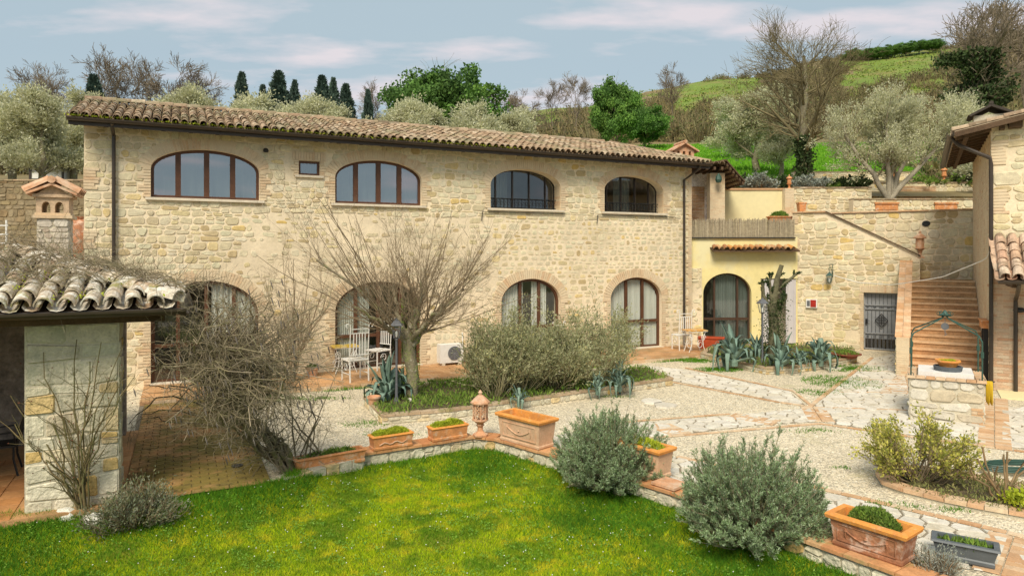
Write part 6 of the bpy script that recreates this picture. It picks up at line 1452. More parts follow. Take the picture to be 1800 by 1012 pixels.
# yellow hose hanging on the well
o = rf('yellow_hose', 'coil of yellow hose hanging at the right side of the well', 'hose')
for k in range(6):
    b = MB(); w_ = .07 + .012 * k; hgt = .42 + .03 * (k % 3); b.tube([(WU1 + .06 + .018 * k, WY0 + .35 + w_ * math.cos(t), .84 - hgt * .5 + .5 * hgt * math.sin(t)) for t in np.linspace(0, 2 * math.pi, 19)], .012, 5); b.build('hose_loop', mat('yellow rubber', (.62, .42, .03), rough=.5), o, smooth=True)
b = MB(); b.bar((WU1, WY0 + .35, .82), (WU1 + .2, WY0 + .35, .84), .02); b.build('hook', m_black, o)
u, z = RF.hit(1730, 568, .9); o = rf('wall_trough', 'small red brown trough on the brick pier beside the stairs', 'planter'); b = MB(); b.box(-.17, .0, .5, 1.2, z - .1, z + .08); b.build('body', m_terra, o); b = MB(); b.box(-.2, .0, .46, 1.24, z + .08, z + .11); b.build('rim', m_terra, o); b = MB(); b.box(-.12, -.0, .55, .6, 0, z - .1); b.box(-.12, 0, 1.1, 1.15, 0, z - .1); b.build('stand', m_black, o)
# green garden hose lying at the right edge behind the rose stump
o = E('garden_hose', 'dark green coiled hose lying on stones at the right edge', 'hose', (*G(1775, 832), 0))
for k in range(4): b = MB(); b.tube([(.1 + .55 * math.cos(t) + .02 * k, .2 * math.sin(t), .08 + .025 * k) for t in np.linspace(0, 2 * math.pi, 25)], .014, 5); b.build('hose_loop', m_green, o, smooth=True)
b = MB(); b.prism([(-.45, -.1), (.7, -.15), (.75, .15), (-.4, .12)], 0, .07); b.build('stone_base', m_gstone, o)
# dark iron chair under the portico
wx, wy = G(-8, 838, .03); o = E('iron_chair', 'dark iron armchair cut off by the left edge under the portico', 'chair', (wx - .05, wy + .15, .03), R(-60))
for sx in (-1, 1):
    for sy in (-1, 1): b = MB(); b.tube([(sx * .26, sy * .26, 0), (sx * .22, sy * .2, .25), (sx * .2, sy * .2, .45)], .016, 6); b.build('leg', m_black, o)
    b = MB(); b.tube([(sx * .24, -.22, .45), (sx * .27, -.22, .66), (sx * .27, .2, .68), (sx * .24, .24, .45)], .014, 6); b.build('armrest', m_black, o)
b = MB(); b.box(-.24, .24, -.24, .24, .44, .47); b.build('seat', m_black, o)
b = MB(); b.tube([(-.22, .24, .45), (-.22, .32, .9), (0, .35, 1.02), (.22, .32, .9), (.22, .24, .45)], .016, 6)
for k in range(5): b.bar((-.15 + k * .075, .25, .47), (-.15 + k * .075, .34, .96), .012)
b.build('backrest', m_black, o)
# small chimney seen over the right end of the roof
Yc = 29; o = E('chimney', 'small terracotta chimney house peeping over the right end of the long roof', 'chimney', (AT(1196, Yc), Yc, 0), .2)
zb = ZT(283, Yc); zt = ZT(268, Yc); b = MB(); b.box(-.4, .4, -.35, .35, 4, zb + .05); b.box(-.46, .46, -.4, .4, zb, zb + .06); b.build('stack', m_brick2, o)
b = MB()
for x in (-.38, -.13, .13, .38): b.box(x - .07, x + .07, -.36, -.24, zb + .06, zt)
for x in (-.38, .38): b.box(x - .07, x + .07, .24, .36, zb + .06, zt)
b.build('head_pillars', m_terra_w, o)
for s in (-1, 1): b = MB(); b.sweep([[(0, -.5, zt + .30), (0, .5, zt + .30), (0, .5, zt + .37), (0, -.5, zt + .37)], [(s * .62, -.5, zt - .04), (s * .62, .5, zt - .04), (s * .62, .5, zt + .03), (s * .62, -.5, zt + .03)]]); b.build('roof_slab', m_terra_w, o)
b = MB(); b.add([(-.5, -.36, zt), (.5, -.36, zt), (0, -.36, zt + .3), (-.5, .36, zt), (.5, .36, zt), (0, .36, zt + .3)], [(0, 1, 2), (5, 4, 3)]); b.tube([(0, -.52, zt + .38), (0, .52, zt + .38)], .08, 8); b.build('gable', m_terra_w, o)
# hut among the olives and things on the left terrace
Yh = 36; o = E('garden_hut', 'small white hut with dark posts behind the olive trees at the far left', 'hut', (AT(92, Yh), Yh, float(land_z(AT(92, Yh), Yh)) - .1), .1)
b = MB(); b.box(-.75, .75, -.5, .5, 0, 1.1); b.build('wall', m_white, o); b = MB(); b.box(-1.0, 1.0, -.7, .7, 1.1, 1.2); b.build('roof', m_dark, o)
for x in (-.8, -.2, .8): b = MB(); b.box(x - .05, x + .05, -.56, -.5, 0, 1.15); b.build('post', m_dark, o)
b = MB(); b.box(-.8, .8, -.55, -.5, .5, .58); b.build('rail', m_dark, o)
o = E('clay_jar', 'big rusty clay jar between the chimney and the corner of the stone house', 'jar', (AT(141, 17.5), 17.5, 0)); z = ZT(458, 17.5)
b = MB(); b.lathe([(.2, z), (.42, z + .3), (.46, z + .6), (.36, z + .95), (.22, z + 1.05), (.26, z + 1.12), (.2, z + 1.12), (.2, z + .9)], 18); b.build('body', MATS['dark weathered terracotta'], o, smooth=True); b = MB(); b.lathe([(.35, 0), (.35, z)], 4, rot=.78); b.build('plinth', m_gmortar, o)
Yt = 15.5; o = E('white_trestle', 'white iron shelf frame at the left edge beyond the portico roof', 'frame', (AT(2, Yt), Yt, ZT(435, Yt)))
for x in (-.1, .12): b = MB(); b.bar((x, 0, -3.4), (x, 0, .62), .03); b.build('upright', m_white, o)
for z in (.1, .3, .5): b = MB(); b.bar((-.4, 0, z), (.16, 0, z), .025); b.build('crossbar', m_white, o)
# boulders
for px, py, s, lab in ((118, 912, .16, 'white boulder at the foot of the big pillar, left of the low shrub'), (165, 918, .13, 'second pale boulder at the pillar foot, nearer the low shrub'), (496, 822, .15, 'pale boulder beside the twisted vine trunk'), (720, 728, .06, 'small white stone standing in the long bed near the lamp post')):
    x, y = G(px, py, -.1); V0 = np.array([(math.sin(a) * math.cos(b_), math.sin(a) * math.sin(b_), math.cos(a)) for a in np.linspace(.2, 2.9, 6) for b_ in np.linspace(0, 6.28, 9)[:-1]]); V0 *= 1 + rng.uniform(-.22, .22, (len(V0), 1)); b = MB()
    b.add([(v[0] * s, v[1] * s * .8, v[2] * s * .7) for v in V0], [(i * 8 + k, i * 8 + (k + 1) % 8, (i + 1) * 8 + (k + 1) % 8, (i + 1) * 8 + k) for i in range(5) for k in range(8)] + [tuple(range(7, -1, -1)), tuple(40 + k for k in range(8))])
    o = b.build('boulder', mat('white boulder', (.66, .64, .56), noise=((6, .15), (25, .12)), bump=(12, .6, .03))); o.location = (x, y, .0 if py < 850 else -.06); tag(o, lab, 'stone')
    if s < .1: o.location.z = .22
# ------------------------------------------------------------------ trees and plants
def root_at(name, label, cat, x, y, z=None, group=None, rz=0, s=1): return E(name, label, cat, (x, y, float(land_z(x, y)) - .15 if z is None else z), rz, group, scale=s)
def wood_obj(name, parts, m, parent, kind=None):
    V, F = join_np(parts); return mobj(name, np_mesh(name, V, [F], np.random.default_rng(len(V)).uniform(0, 1, len(F)), smooth=False), m, parent, kind)
def skel(h, r, n1=7, n2=6, n3=6, spread=(30, 60), up=.35, curl=.12, L1=.55, L2=.35, L3=.22, rg=rng, lean=0, t0=.3, forks=None):
    T = path([(0, 0, 0), (lean * .3, .02 * h, h * .3), (lean * .7, -.03 * h, h * .65), (lean, 0, h)], 9, .012 * h, rg); R0 = np.linspace(r, r * .3, 9)[None]
    A, RA = grow(T, R0, n1, h * L1, spread, up, curl, 6, t0, .98, .62, .3, .03, rg)
    B, RB = grow(A, RA, n2, h * L2, (25, 60), up * .6, curl * 1.2, 5, .2, 1, .6, .3, .02, rg)
    C, RC = grow(B, RB, n3, h * L3, (20, 60), up * .5, curl * 1.3, 4, .15, 1, .55, .3, .0, rg)
    return (T, R0), (A, RA), (B, RB), (C, RC)
def bare_tree_proto(h, seed, m, n=(8, 7, 7, 4), r=.02, rmin=.012, spread=(25, 55), up=.4, t0=.3, L=(.5, .32, .2, .12)):
    rg = np.random.default_rng(seed); T, A, B, C = skel(h, h * r, n[0], n[1], n[2], spread, up, .14, L[0], L[1], L[2], rg, t0=t0)
    D = grow(C[0], C[1], n[3], h * L[3], (20, 55), .2, .2, 3, .2, 1, .6, .5, 0, rg)
    mx = lambda P, Rr: tubes_np(P, np.maximum(Rr, rmin), 3)
    return tubes_np(*T, 6), [mx(*A), mx(*B), mx(*C), mx(*D)], (C[0], D[0])
def shared(name, V, F, m, seed=0, rn=None):
    me = np_mesh(name, V, [F], np.random.default_rng(seed).uniform(0, 1, len(F)) if rn is None else rn); me.materials.append(m); return me
def proto(kind, seed):
    """returns list of (part name, mesh)"""
    rg = np.random.default_rng(seed)
    if kind == 'bare':
        t, w, _ = bare_tree_proto(10, seed, m_fartwig, (7, 6, 6, 4), .016, .022); V, F = join_np(w); return [('trunk', shared('trunk', *t, m_fartwig)), ('branches', shared('branches', V, F, m_fartwig, seed))]
    if kind == 'brush':      # upright brown coppice
        P = np.zeros((90, 5, 3)); a = rg.uniform(0, 6.28, 90); rr = rg.uniform(0, 1.4, 90); 
        for k in range(5): P[:, k, 0] = np.cos(a) * rr * (1 + .28 * k) + rg.normal(size=90) * .1 * k; P[:, k, 1] = np.sin(a) * rr * (1 + .28 * k) + rg.normal(size=90) * .1 * k; P[:, k, 2] = k * rg.uniform(.6, 1.5, 90)
        Rr = np.tile(np.linspace(.05, .02, 5), (90, 1)); B, RB = grow(P, Rr, 9, 1.9, (15, 50), .4, .2, 4, .2, 1, .6, .6, 0, rg, .018); V, F = join_np([tubes_np(P, Rr, 3), tubes_np(B, RB, 3)]); return [('branches', shared('branches', V, F, m_fartwig, seed))]
    if kind == 'olive':
        T, A, B, C = skel(4.2, .2, 8, 7, 6, (35, 75), .25, .16, .5, .34, .24, rg, t0=.25); t = [tubes_np(*T, 6), tubes_np(*A, 4), tubes_np(*B, 3)]
        p, d = sample_on(C[0], 21000, rg, 0); p = p + rg.normal(size=p.shape) * .16; V, F = leaves_np(p, d + rg.normal(size=p.shape) * .6 + [0, 0, .3], .17, .036, rg)
        V2, F2 = join_np(t); return [('trunk', shared('trunk', V2, F2, m_bark)), ('crown', shared('crown', V, F, m_olive, seed))]
    if kind == 'ever':
        T, A, B, C = skel(7, .22, 9, 6, 4, (30, 70), .3, .16, .48, .32, .2, rg, t0=.2); t = [tubes_np(*T, 6), tubes_np(*A, 4), tubes_np(*B, 3)]
        nb = 150; bc = nrm(rg.normal(size=(nb, 3))) * (rg.uniform(.25, 1, (nb, 1)) ** .5) * [3.7, 3.7, 2.9]; bc *= (1 + .25 * np.sin(3 * np.arctan2(bc[:, 1], bc[:, 0]) + seed))[:, None]; bc = bc + [0, 0, 4.9]; bc[:, 2] = np.maximum(bc[:, 2], 1.6); br_ = rg.uniform(.3, .85, nb); n = 30000; k = rg.integers(0, nb, n); p = bc[k] + nrm(rg.normal(size=(n, 3))) * (br_[k] * rg.uniform(.2, 1.7, n) ** .6)[:, None] * [1.1, 1.1, .8]; V, F = leaves_np(p, rg.normal(size=p.shape) + [0, 0, .2], .27, .09, rg); crn = np.random.default_rng(3).uniform(0, .8, nb)[k] + rg.uniform(0, .2, n)
        V2, F2 = join_np(t); return [('trunk', shared('trunk', V2, F2, m_bark)), ('crown', shared('crown', V, F, m_ever, seed, crn))]
    if kind == 'cypress':
        n = 9000; z = rg.uniform(.3, 9, n); a = rg.uniform(0, 6.28, n); rad = 1.25 * np.clip(1 - (z / 9.2) ** 1.7, .02, 1) * np.clip(z / 1.2, .3, 1) * (1 + .28 * np.sin(a * 3 + z * 2.1) + .18 * np.sin(z * 6 + a * 2)) * rg.uniform(.8, 1.15, n); q = np.sqrt(rg.uniform(.35, 1, n))
        p = np.stack([np.cos(a) * rad * q, np.sin(a) * rad * q, z], 1); V, F = leaves_np(p, np.stack([np.cos(a) * .5, np.sin(a) * .5, np.ones(n)], 1) + rg.normal(size=(n, 3)) * .3, .42, .09, rg)
        b = MB(); t = tubes_np(path([(0, 0, 0), (0, 0, 8.6)], 5), np.linspace(.16, .03, 5)[None], 6); return [('trunk', shared('trunk', *t, m_bark)), ('crown', shared('crown', V, F, m_cyp, seed))]
    if kind == 'ivytree':
        t, w, (C, D) = bare_tree_proto(10, seed, m_fartwig, (9, 6, 6, 3), .02, .02); V, F = join_np(w); n = 30000; p = C[rg.integers(0, int(len(C) * .75), n), rg.integers(0, 3, n)] + rg.normal(size=(n, 3)) * .3; k = p[:, 2] < 9.0
        V3, F3 = leaves_np(p[k], rg.normal(size=(k.sum(), 3)), .28, .1, rg); return [('trunk', shared('trunk', *t, m_fartwig)), ('branches', shared('branches', V, F, m_fartwig, seed)), ('ivy', shared('ivy', V3, F3, m_ivy, seed))]
PROT = {}; TOPS = {}
def plant(kind, var, name, label, cat, px, py_base, Y, hpx, group, full, w=1.0, part_h=None):
    """full = height of the prototype"""
    if (kind, var) not in PROT: PROT[(kind, var)] = proto(kind, hash_(kind) + var)
    if (kind, var) not in TOPS: TOPS[(kind, var)] = max(float(np.percentile([v.co.z for v in me.vertices], 98.5)) for _, me in PROT[(kind, var)])
    x = AT(px, Y); z = float(land_z(x, Y)) if py_base is None else ZT(py_base, Y); h = hpx / FPX * Y; s = h / TOPS[(kind, var)]
    o = E(name, label, cat, (x, Y, z - .1), rng.uniform(0, 6.28), group); o.scale = (s * w, s * w, s)
    for n_, me in PROT[(kind, var)]: link(bpy.data.objects.new(n_, me), o)
    return o
def hash_(s): return sum(ord(c) * (i + 3) for i, c in enumerate(s))
# skyline, left to right: (kind, variant, px, base py or None, depth, height px, width factor, label)
SKY = [
 ('bare', 0, 75, None, 78, 178, 1.0, 'bare tree at the far left of the skyline with an ivy dark heart beside it'),
 ('bare', 1, 20, None, 74, 150, 1.2, 'brown bare tree at the left edge above the pale olive trees'),
 ('bare', 1, 155, None, 82, 150, 1.1, 'thin bare tree between the leftmost group and the small dark cypress'),
 ('bare', 2, 205, None, 80, 190, 1.1, 'tall bare tree rising over the left end of the long roof'),
 ('bare', 0, 250, None, 84, 185, 1.0, 'round headed bare tree, middle of the bare group over the left roof end'),
 ('bare', 1, 300, None, 82, 180, 1.1, 'wide bare tree right of the round headed one over the left roof end'),
 ('bare', 2, 345, None, 90, 150, 1.0, 'low bare tree at the right end of the bare group'),
 ('bare', 0, 655, None, 84, 140, .8, 'small bare tree beside the narrow brown cypress'),
 ('bare', 2, 880, None, 88, 120, 1.2, 'pale bare tree right of the big light green tree'),
 ('bare', 1, 925, None, 92, 118, 1.1, 'second pale bare tree between the light green tree and the brown scrub'),
 ('bare', 0, 972, None, 110, 110, 1.0, 'reddish bare tree above the little green patch on the ridge'),
 ('bare', 2, 1012, None, 110, 120, .8, 'slender bare tree just left of the dark green round tree'),
 ('bare', 1, 1182, None, 130, 115, .9, 'bare tree on the ridge at the left end of the bright meadow'),
 ('bare', 0, 1745, None, 75, 250, 1.1, 'large bare tree at the upper right corner behind the ivy covered tree'),
 ('bare', 1, 1800, None, 90, 260, 1.1, 'bare tree cut by the right edge on the upper slope'),
]
lbl_seen = 0
for k, v, px, pb, Y, h, w, lab in SKY: plant(k, v, 'bare_tree', lab, 'tree', px, pb, Y, h, 'bare trees on the skyline', 11.5, w)
for i, (px, top, Y, w, lab) in enumerate([(165, 135, 70, 1.2, 'small dark cypress among the bare trees at the left'), (425, 130, 95, 1.0, 'lone slim cypress, leftmost of those above the middle of the roof'), (462, 152, 95, .9, 'short cypress just left of the tallest one'), (490, 128, 95, 1.35, 'broadest and tallest cypress above the roof'), (518, 144, 95, .9, 'narrow cypress directly right of the broadest one'), (566, 136, 92, 1.2, 'first cypress of the trio in the middle of the skyline'), (586, 140, 92, .85, 'slimmest cypress in the middle of the trio'), (608, 150, 92, 1.2, 'last cypress of the trio, with a blunt top'), (647, 160, 80, .8, 'lonely brownish cypress left of the big light green tree')]):
    x = AT(px, Y); zb = float(land_z(x, Y)); h = (ZT(top, Y) - zb) / Y * FPX; plant('cypress', i % 2, 'cypress', lab, 'cypress', px, None, Y, h, 'cypresses on the skyline', 9.2, w * 1.0)
plant('ever', 0, 'evergreen_tree', 'big light green broad tree rising above the middle of the long roof', 'tree', 775, None, 62, 200, 'green trees behind the house', 9.6, 1.0)
plant('ever', 1, 'evergreen_tree', 'dark green round tree in front of the brown slope, left of the bright field', 'tree', 1082, None, 72, 150, 'green trees behind the house', 9.6, .68)
plant('ever', 0, 'evergreen_tree', 'lower dark green tree half merged with the brown scrub right of the round tree', 'tree', 1135, None, 82, 80, 'green trees behind the house', 9.6, 1.2)
plant('ivytree', 0, 'ivy_tree', 'dark ivy covered tree near the upper right corner', 'tree', 1728, None, 52, 285, None, 11, .95)
plant('ivytree', 0, 'ivy_tree', 'dark ivy covered tree at the left edge of the skyline', 'tree', 88, None, 76, 160, None, 11, .6)
OL = [(20, 60, 40, 165, 'pale olive tree cut by the left edge'), (75, 62, 32, 172, 'big pale olive tree left of the house with a forked trunk'), (130, 63, 36, 160, 'olive tree touching the left end of the roof'), (330, 0, 44, 160, 'olive tree showing over the left third of the roof'), (440, 0, 46, 158, 'olive tree under the slim lone cypress'), (575, 0, 48, 148, 'olive tree under the cypress trio'), (690, 0, 44, 146, 'olive tree left of the light green tree trunk'), (735, 0, 42, 148, 'pale olive tree in front of the light green tree'), (845, 0, 42, 145, 'olive tree right below the light green tree'), (895, 0, 45, 128, 'rightmost olive tree above the middle of the roof'), (505, 0, 50, 138, 'low olive tree between the two cypress groups'), (1745, 0, 30, 150, 'olive tree behind the dark chimney of the corner house')]
for i, (px, _, Y, h, lab) in enumerate(OL): plant('olive', i % 2, 'olive_tree', lab, 'olive tree', px, None, Y, h, 'olive trees behind the houses', 5.2, 1.15)
# scrub covering the slope: uncountable, one object
rg = np.random.default_rng(77); Pc = []
def zone(n, pxa, pxb, d0, d1, keepf=None, s=(1.5, 3.2)):
    k = 0
    while k < n:
        px = rg.uniform(pxa, pxb); Y = rg.uniform(d0, d1)
        if keepf and not keepf(px, Y): continue
        Pc.append((AT(px, Y), Y, rg.uniform(*s), rg.uniform(0, 1))); k += 1
zone(150, 930, 1300, 95, 130, s=(1.6, 3.6)); zone(110, 1080, 1800, 92, 120, s=(1.5, 3.0)); zone(330, 1210, 1850, 120, 172, s=(1.4, 2.8)); zone(70, 1340, 1480, 165, 225, s=(2, 3)); zone(60, 1180, 1850, 225, 232, s=(1.0, 2.2)); zone(60, 1650, 1850, 160, 215, s=(2, 3.5))
zone(150, -60, 930, 88, 125, s=(2.4, 4.4)); zone(110, -60, 400, 62, 88, s=(2.4, 4.6)); zone(60, 400, 930, 62, 88, s=(2.0, 3.6)); zone(40, 1640, 1850, 55, 95, s=(1.2, 2.4)); zone(80, 1000, 1180, 130, 190, s=(2, 3.6)); zone(25, 1640, 1860, 36, 50, s=(.8, 1.5))
def clumps(name, C, m_t, m_l, leafy, seed):
    rg = np.random.default_rng(seed); P = []; Rr = []; LV = []
    for x, y, s, t in C:
        n = 60; z0 = float(land_z(x, y)); a = rg.uniform(0, 6.28, n); q = np.sqrt(rg.uniform(0, 1, n)) * s; b0 = np.stack([x + np.cos(a) * q * .7, y + np.sin(a) * q * .7, np.full(n, z0 - .3)], 1)
        hgt = s * rg.uniform(.7, 1.5, n) * (1 - .45 * (q / s) ** 2); d = np.stack([np.cos(a) * q / s * .8, np.sin(a) * q / s * .8, np.ones(n)], 1) + rg.normal(size=(n, 3)) * .22; d = nrm(d); P.append(np.stack([b0, b0 + d * hgt[:, None] * .5, b0 + d * hgt[:, None] + rg.normal(size=(n, 3)) * .15], 1)); Rr.append(np.tile([.07, .045, .02], (n, 1)) * s / 3 * (y / 90) ** .5 * 1.3)
        if t < leafy: k = 70; i = rg.integers(0, n, k); LV.append(P[-1][i, 1] * .4 + P[-1][i, 2] * .6 + rg.normal(size=(k, 3)) * .3 * s / 2)
    P = np.concatenate(P); Rr = np.concatenate(Rr); V, F = tubes_np(P, Rr, 3); mobj(name, np_mesh(name, V, [F], np.repeat(rg.uniform(0, 1, len(C)), 60 * 6) + rg.uniform(0, .25, len(F))), m_t, None, 'stuff')
    if LV: L = np.concatenate(LV); V, F = leaves_np(L, rg.normal(size=L.shape) + [0, 0, .4], .45, .17, rg); mobj(name + '_leaves', np_mesh(name, V, [F], rg.uniform(0, 1, len(F))), m_l, None, 'stuff')
m_scrub = mat('brown scrub', [(.25, .19, .10), (.19, .15, .09), (.33, .26, .11), (.20, .19, .09), (.34, .26, .13), (.16, .14, .08), (.27, .25, .09)], noise=((.08, .2), (.5, .2)))
m_scrubl = mat('scrub leaves', [(.09, .11, .04), (.16, .16, .06), (.22, .17, .07), (.08, .12, .04), (.26, .22, .08)], noise=((.2, .25),), trans=.15)
clumps('hillside_scrub', Pc, m_scrub, m_scrubl, .7, 5)
# row of small trees along the crest
for i, px in enumerate((1500, 1518, 1538, 1548, 1572, 1592, 1615, 1640)):
    Y = 222; plant('ever', i % 2, 'crest_tree', ['leftmost dark tree of the row along the hill crest', 'second dark tree from the left in the crest row', 'third tree from the left in the crest row', 'fourth tree from the left in the crest row', 'fourth tree from the right in the crest row', 'third tree from the right in the crest row', 'second tree from the right in the crest row', 'rightmost dark tree of the row along the hill crest'][i], 'tree', px, None, Y, 24, 'row of dark trees along the hill crest', 9.6, 1.6)

# ---- large bare tree above the yellow annex
rg = np.random.default_rng(12); Y = 36.; x = AT(1413, Y); o = root_at('walnut_tree', 'large bare tree with a fan of thin branches standing on the upper terrace', 'tree', x, Y, ZT(318, Y)); H = (318 - 60) / FPX * Y
T = path([(0, 0, 0), (.05, 0, H * .2), (-.05, .1, H * .4), (.1, 0, H * .62), (0, 0, H * .85)], 10, .03, rg); R0 = np.linspace(.32, .08, 10)[None]
A, RA = grow(T, R0, 24, H * .58, (38, 72), .02, .05, 8, .2, .98, .50, .22, .04, rg); B, RB = grow(A, RA, 9, H * .28, (20, 50), .02, .10, 6, .15, 1, .5, .3, .03, rg, .012); C, RC = grow(B, RB, 5, H * .16, (18, 50), .05, .14, 4, .1, 1, .5, .5, .02, rg, .010); D, RD = grow(C, RC, 2, H * .1, (18, 50), .1, .15, 3, .2, 1, .7, .6, 0, rg, .009)
wood_obj('trunk', [tubes_np(T, R0, 8)], m_bark, o); wood_obj('branches', [tubes_np(A, RA, 5), tubes_np(B, RB, 3), tubes_np(C, RC, 3), tubes_np(D, RD, 3)], mat('walnut twigs', [(.20, .17, .085), (.16, .13, .07), (.25, .21, .11)], noise=(1, .2)), o)
n = 2600; t = rg.uniform(0, .3, n); p = np.stack([rg.normal(size=n) * .2, rg.normal(size=n) * .2, t * H], 1); V, F = leaves_np(p, rg.normal(size=(n, 3)), .16, .07, rg); mobj('ivy', np_mesh('ivy', V, [F], rg.uniform(0, 1, len(F))), m_ivy, o)
# willow-ish pale brush left and behind it and two dark trunks
for px, Y, h, w, lab in ((1330, 44, 150, 1.3, 'pale leafless bushy tree left of the large bare tree'), (1372, 42, 120, 1.1, 'low bushy tree with a dark trunk just left of the large bare tree'), (1300, 62, 105, 1.3, 'feathery pale bush at the left end of the green field')):
    plant('olive', 1, 'bushy_tree', lab, 'tree', px, None, Y, h, None, 5.2, w)
# ---- olive tree on the right upper terrace
rg = np.random.default_rng(31); Y = 26.9; x = AT(1563, Y); o = root_at('olive_tree', 'large silvery olive tree with a multi stemmed trunk over the stair wall', 'olive tree', x, Y, ZT(352, Y), group='olive trees behind the houses')
base = [path([(0, 0, 0), (dx * .3, dy * .3, .5), (dx * .8, dy * .7, 1.2), (dx * 1.5, dy * 1.3, 2.1), (dx * 1.9, dy * 1.7, 3.0)], 8, .04, rg) for dx, dy in ((-.9, .1), (.35, .4), (1.25, -.1), (-.2, -.3), (.8, .5))]
T = np.concatenate(base); R0 = np.tile(np.linspace(.13, .04, 8), (len(T), 1)); A, RA = grow(T, R0, 9, 1.9, (25, 65), .25, .14, 6, .35, 1, .55, .3, .02, rg); B, RB = grow(A, RA, 9, 1.1, (25, 60), .2, .16, 5, .1, 1, .5, .3, .0, rg, .006); C, RC = grow(B, RB, 6, .6, (20, 55), .2, .2, 4, .1, 1, .6, .5, 0, rg, .004)
wood_obj('trunk', [tubes_np(T, R0, 7)], mat('pale olive bark', (.36, .32, .24), noise=((5, .25), (30, .2)), bump=(20, .8, .03)), o); wood_obj('branches', [tubes_np(A, RA, 4), tubes_np(B, RB, 3)], m_bark, o)
p, d = sample_on(C, 42000, rg, 0); V, F = leaves_np(p + rg.normal(size=p.shape) * .05, d + rg.normal(size=p.shape) * .5 + [0, 0, .2], .095, .016, rg); mobj('crown', np_mesh('crown', V, [F], rg.uniform(0, 1, len(F))), m_olive, o)

# ---- low shrubs on the upper terraces
def bush(name, label, x, y, z, rx, h, m_leaf, nst=50, nleaf=4000, ln=.05, wd=.009, seed=1, group=None, stem=m_twig, rb=.012, up=.6, spread=.9, shoots=5, cat='shrub', jit=.04, droop=0., tr=.003, ry=None):
    rg = np.random.default_rng(seed); o = E(name, label, cat, (x, y, z), 0, group); a = rg.uniform(0, 6.28, nst); q = np.sqrt(rg.uniform(0, 1, nst)); P = np.zeros((nst, 6, 3)); hh = h * (1 - .42 * q ** 2) * rg.uniform(.7, 1.1, nst) * (1 + .16 * np.sin(2 * a + seed) + .10 * np.sin(5 * a + seed * 2)); q = q * (1 + .18 * np.sin(3 * a + seed * 1.7)); ry = ry or rx
    for k in range(6): f = k / 5; e = f ** (.75); P[:, k, 0] = np.cos(a) * q * rx * (.22 + .78 * e) * spread; P[:, k, 1] = np.sin(a) * q * ry * (.22 + .78 * e) * spread; P[:, k, 2] = hh * f ** 1.05 - droop * q * f * f * h
    P[:, 1:] += rg.normal(size=(nst, 5, 3)) * h * .03; Rr = np.tile(np.linspace(rb, rb * .35, 6), (nst, 1)); A, RA = grow(P, Rr, shoots, h * .38, (15, 55), up, .15, 4, .3, 1, .6, .4, 0, rg, tr)
    wood_obj('stems', [tubes_np(P, Rr, 4), tubes_np(A, RA, 3)], stem, o)
    p, d = sample_on(A, nleaf, rg, .1); V, F = leaves_np(p + rg.normal(size=p.shape) * jit, d + rg.normal(size=p.shape) * .5, ln, wd, rg); mobj('foliage', np_mesh('foliage', V, [F], rg.uniform(0, 1, len(F))), m_leaf, o)
    return o
m_lav = mat('silver leaves', [(.30, .33, .28), (.38, .41, .36), (.22, .25, .20), (.34, .36, .28)], noise=(3, .2), trans=.2)
for i, (px, Y, w, h, m_, lab) in enumerate([(1335, 27.8, .8, .5, m_lav, 'low silver shrub on the upper terrace left of the brick pier'), (1425, 27.8, .9, .5, m_lav, 'silver shrub above the rubble wall right of the brick pier'), (1470, 28.2, .9, .6, m_under, 'dark green shrub on the upper terrace under the large bare tree'), (1500, 27.8, .8, .45, m_ivy, 'low dark shrub at the end of the rubble wall'), (1310, 29.5, 1.1, .9, m_ivy, 'dark green shrub behind the porch roof'), (1640, 31.8, 1.6, .7, m_under, 'green shrub on the garden wall left of the small lantern'), (1700, 31.5, 1.0, .8, m_ivy, 'dark ivy shrub on the garden wall beside the corner house'), (1390, 30.5, 1.0, .7, m_ivy, 'dark shrub at the foot of the large bare tree')]):
    bush('terrace_shrub', lab, AT(px, Y), Y, float(land_z(AT(px, Y), Y)) - .05 if Y > 28 else ZT(333, Y), w, h, m_, 40, 2400, .10, .03, seed=200 + i, group='shrubs on the upper terraces')

# ---- bare mulberry in the long bed
rg = np.random.default_rng(9); x, y = G(722, 700, .16); o = E('mulberry_tree', 'bare pollarded tree with mossy trunk and long thin shoots before the second arched door', 'tree', (x, y, .14), 0)
T = path([(0, 0, 0), (.05, 0, .4), (.0, .05, .85), (-.06, 0, 1.2), (-.08, 0, 1.6)], 8, .015, rg); R0 = np.linspace(.155, .125, 8)[None]
limbs = [[(-.06, 0, 1.7), (-.45, .0, 2.15), (-.75, .05, 2.65), (-1.35, .0, 3.1), (-2.1, -.1, 3.6)], [(-.08, 0, 1.9), (-.3, .2, 2.3), (-.4, .4, 2.7), (-.5, .6, 3.1)], [(-.05, 0, 1.9), (.15, -.1, 2.3), (.25, -.2, 2.7), (.3, -.3, 3.2)], [(.0, 0, 1.7), (.35, .1, 2.1), (.75, .1, 2.55), (1.2, .1, 3.0)], [(-.1, 0, 1.8), (-.45, -.3, 2.1), (-.7, -.6, 2.35), (-1.0, -.9, 2.6)], [(0, 0, 1.8), (.3, -.35, 2.1), (.55, -.6, 2.4), (.8, -.8, 2.7)], [(-.05, 0, 1.9), (.0, .35, 2.3), (.1, .7, 2.6), (.2, 1.0, 3.0)]]
LB = np.concatenate([path([(px_, py_, pz_ - .48) for px_, py_, pz_ in l], 8, .035, rg) for l in limbs]); LR = np.tile(np.linspace(.085, .018, 8), (len(LB), 1)) * rg.uniform(.8, 1.2, (len(LB), 1))
A, RA = grow(LB, LR, 20, 2.75, (8, 58), .30, .06, 8, .05, 1, .25, .3, .02, rg, .0045, lr=(.3, 1.45)); 
ctr = np.array([-.05, 0, 2.0]); 
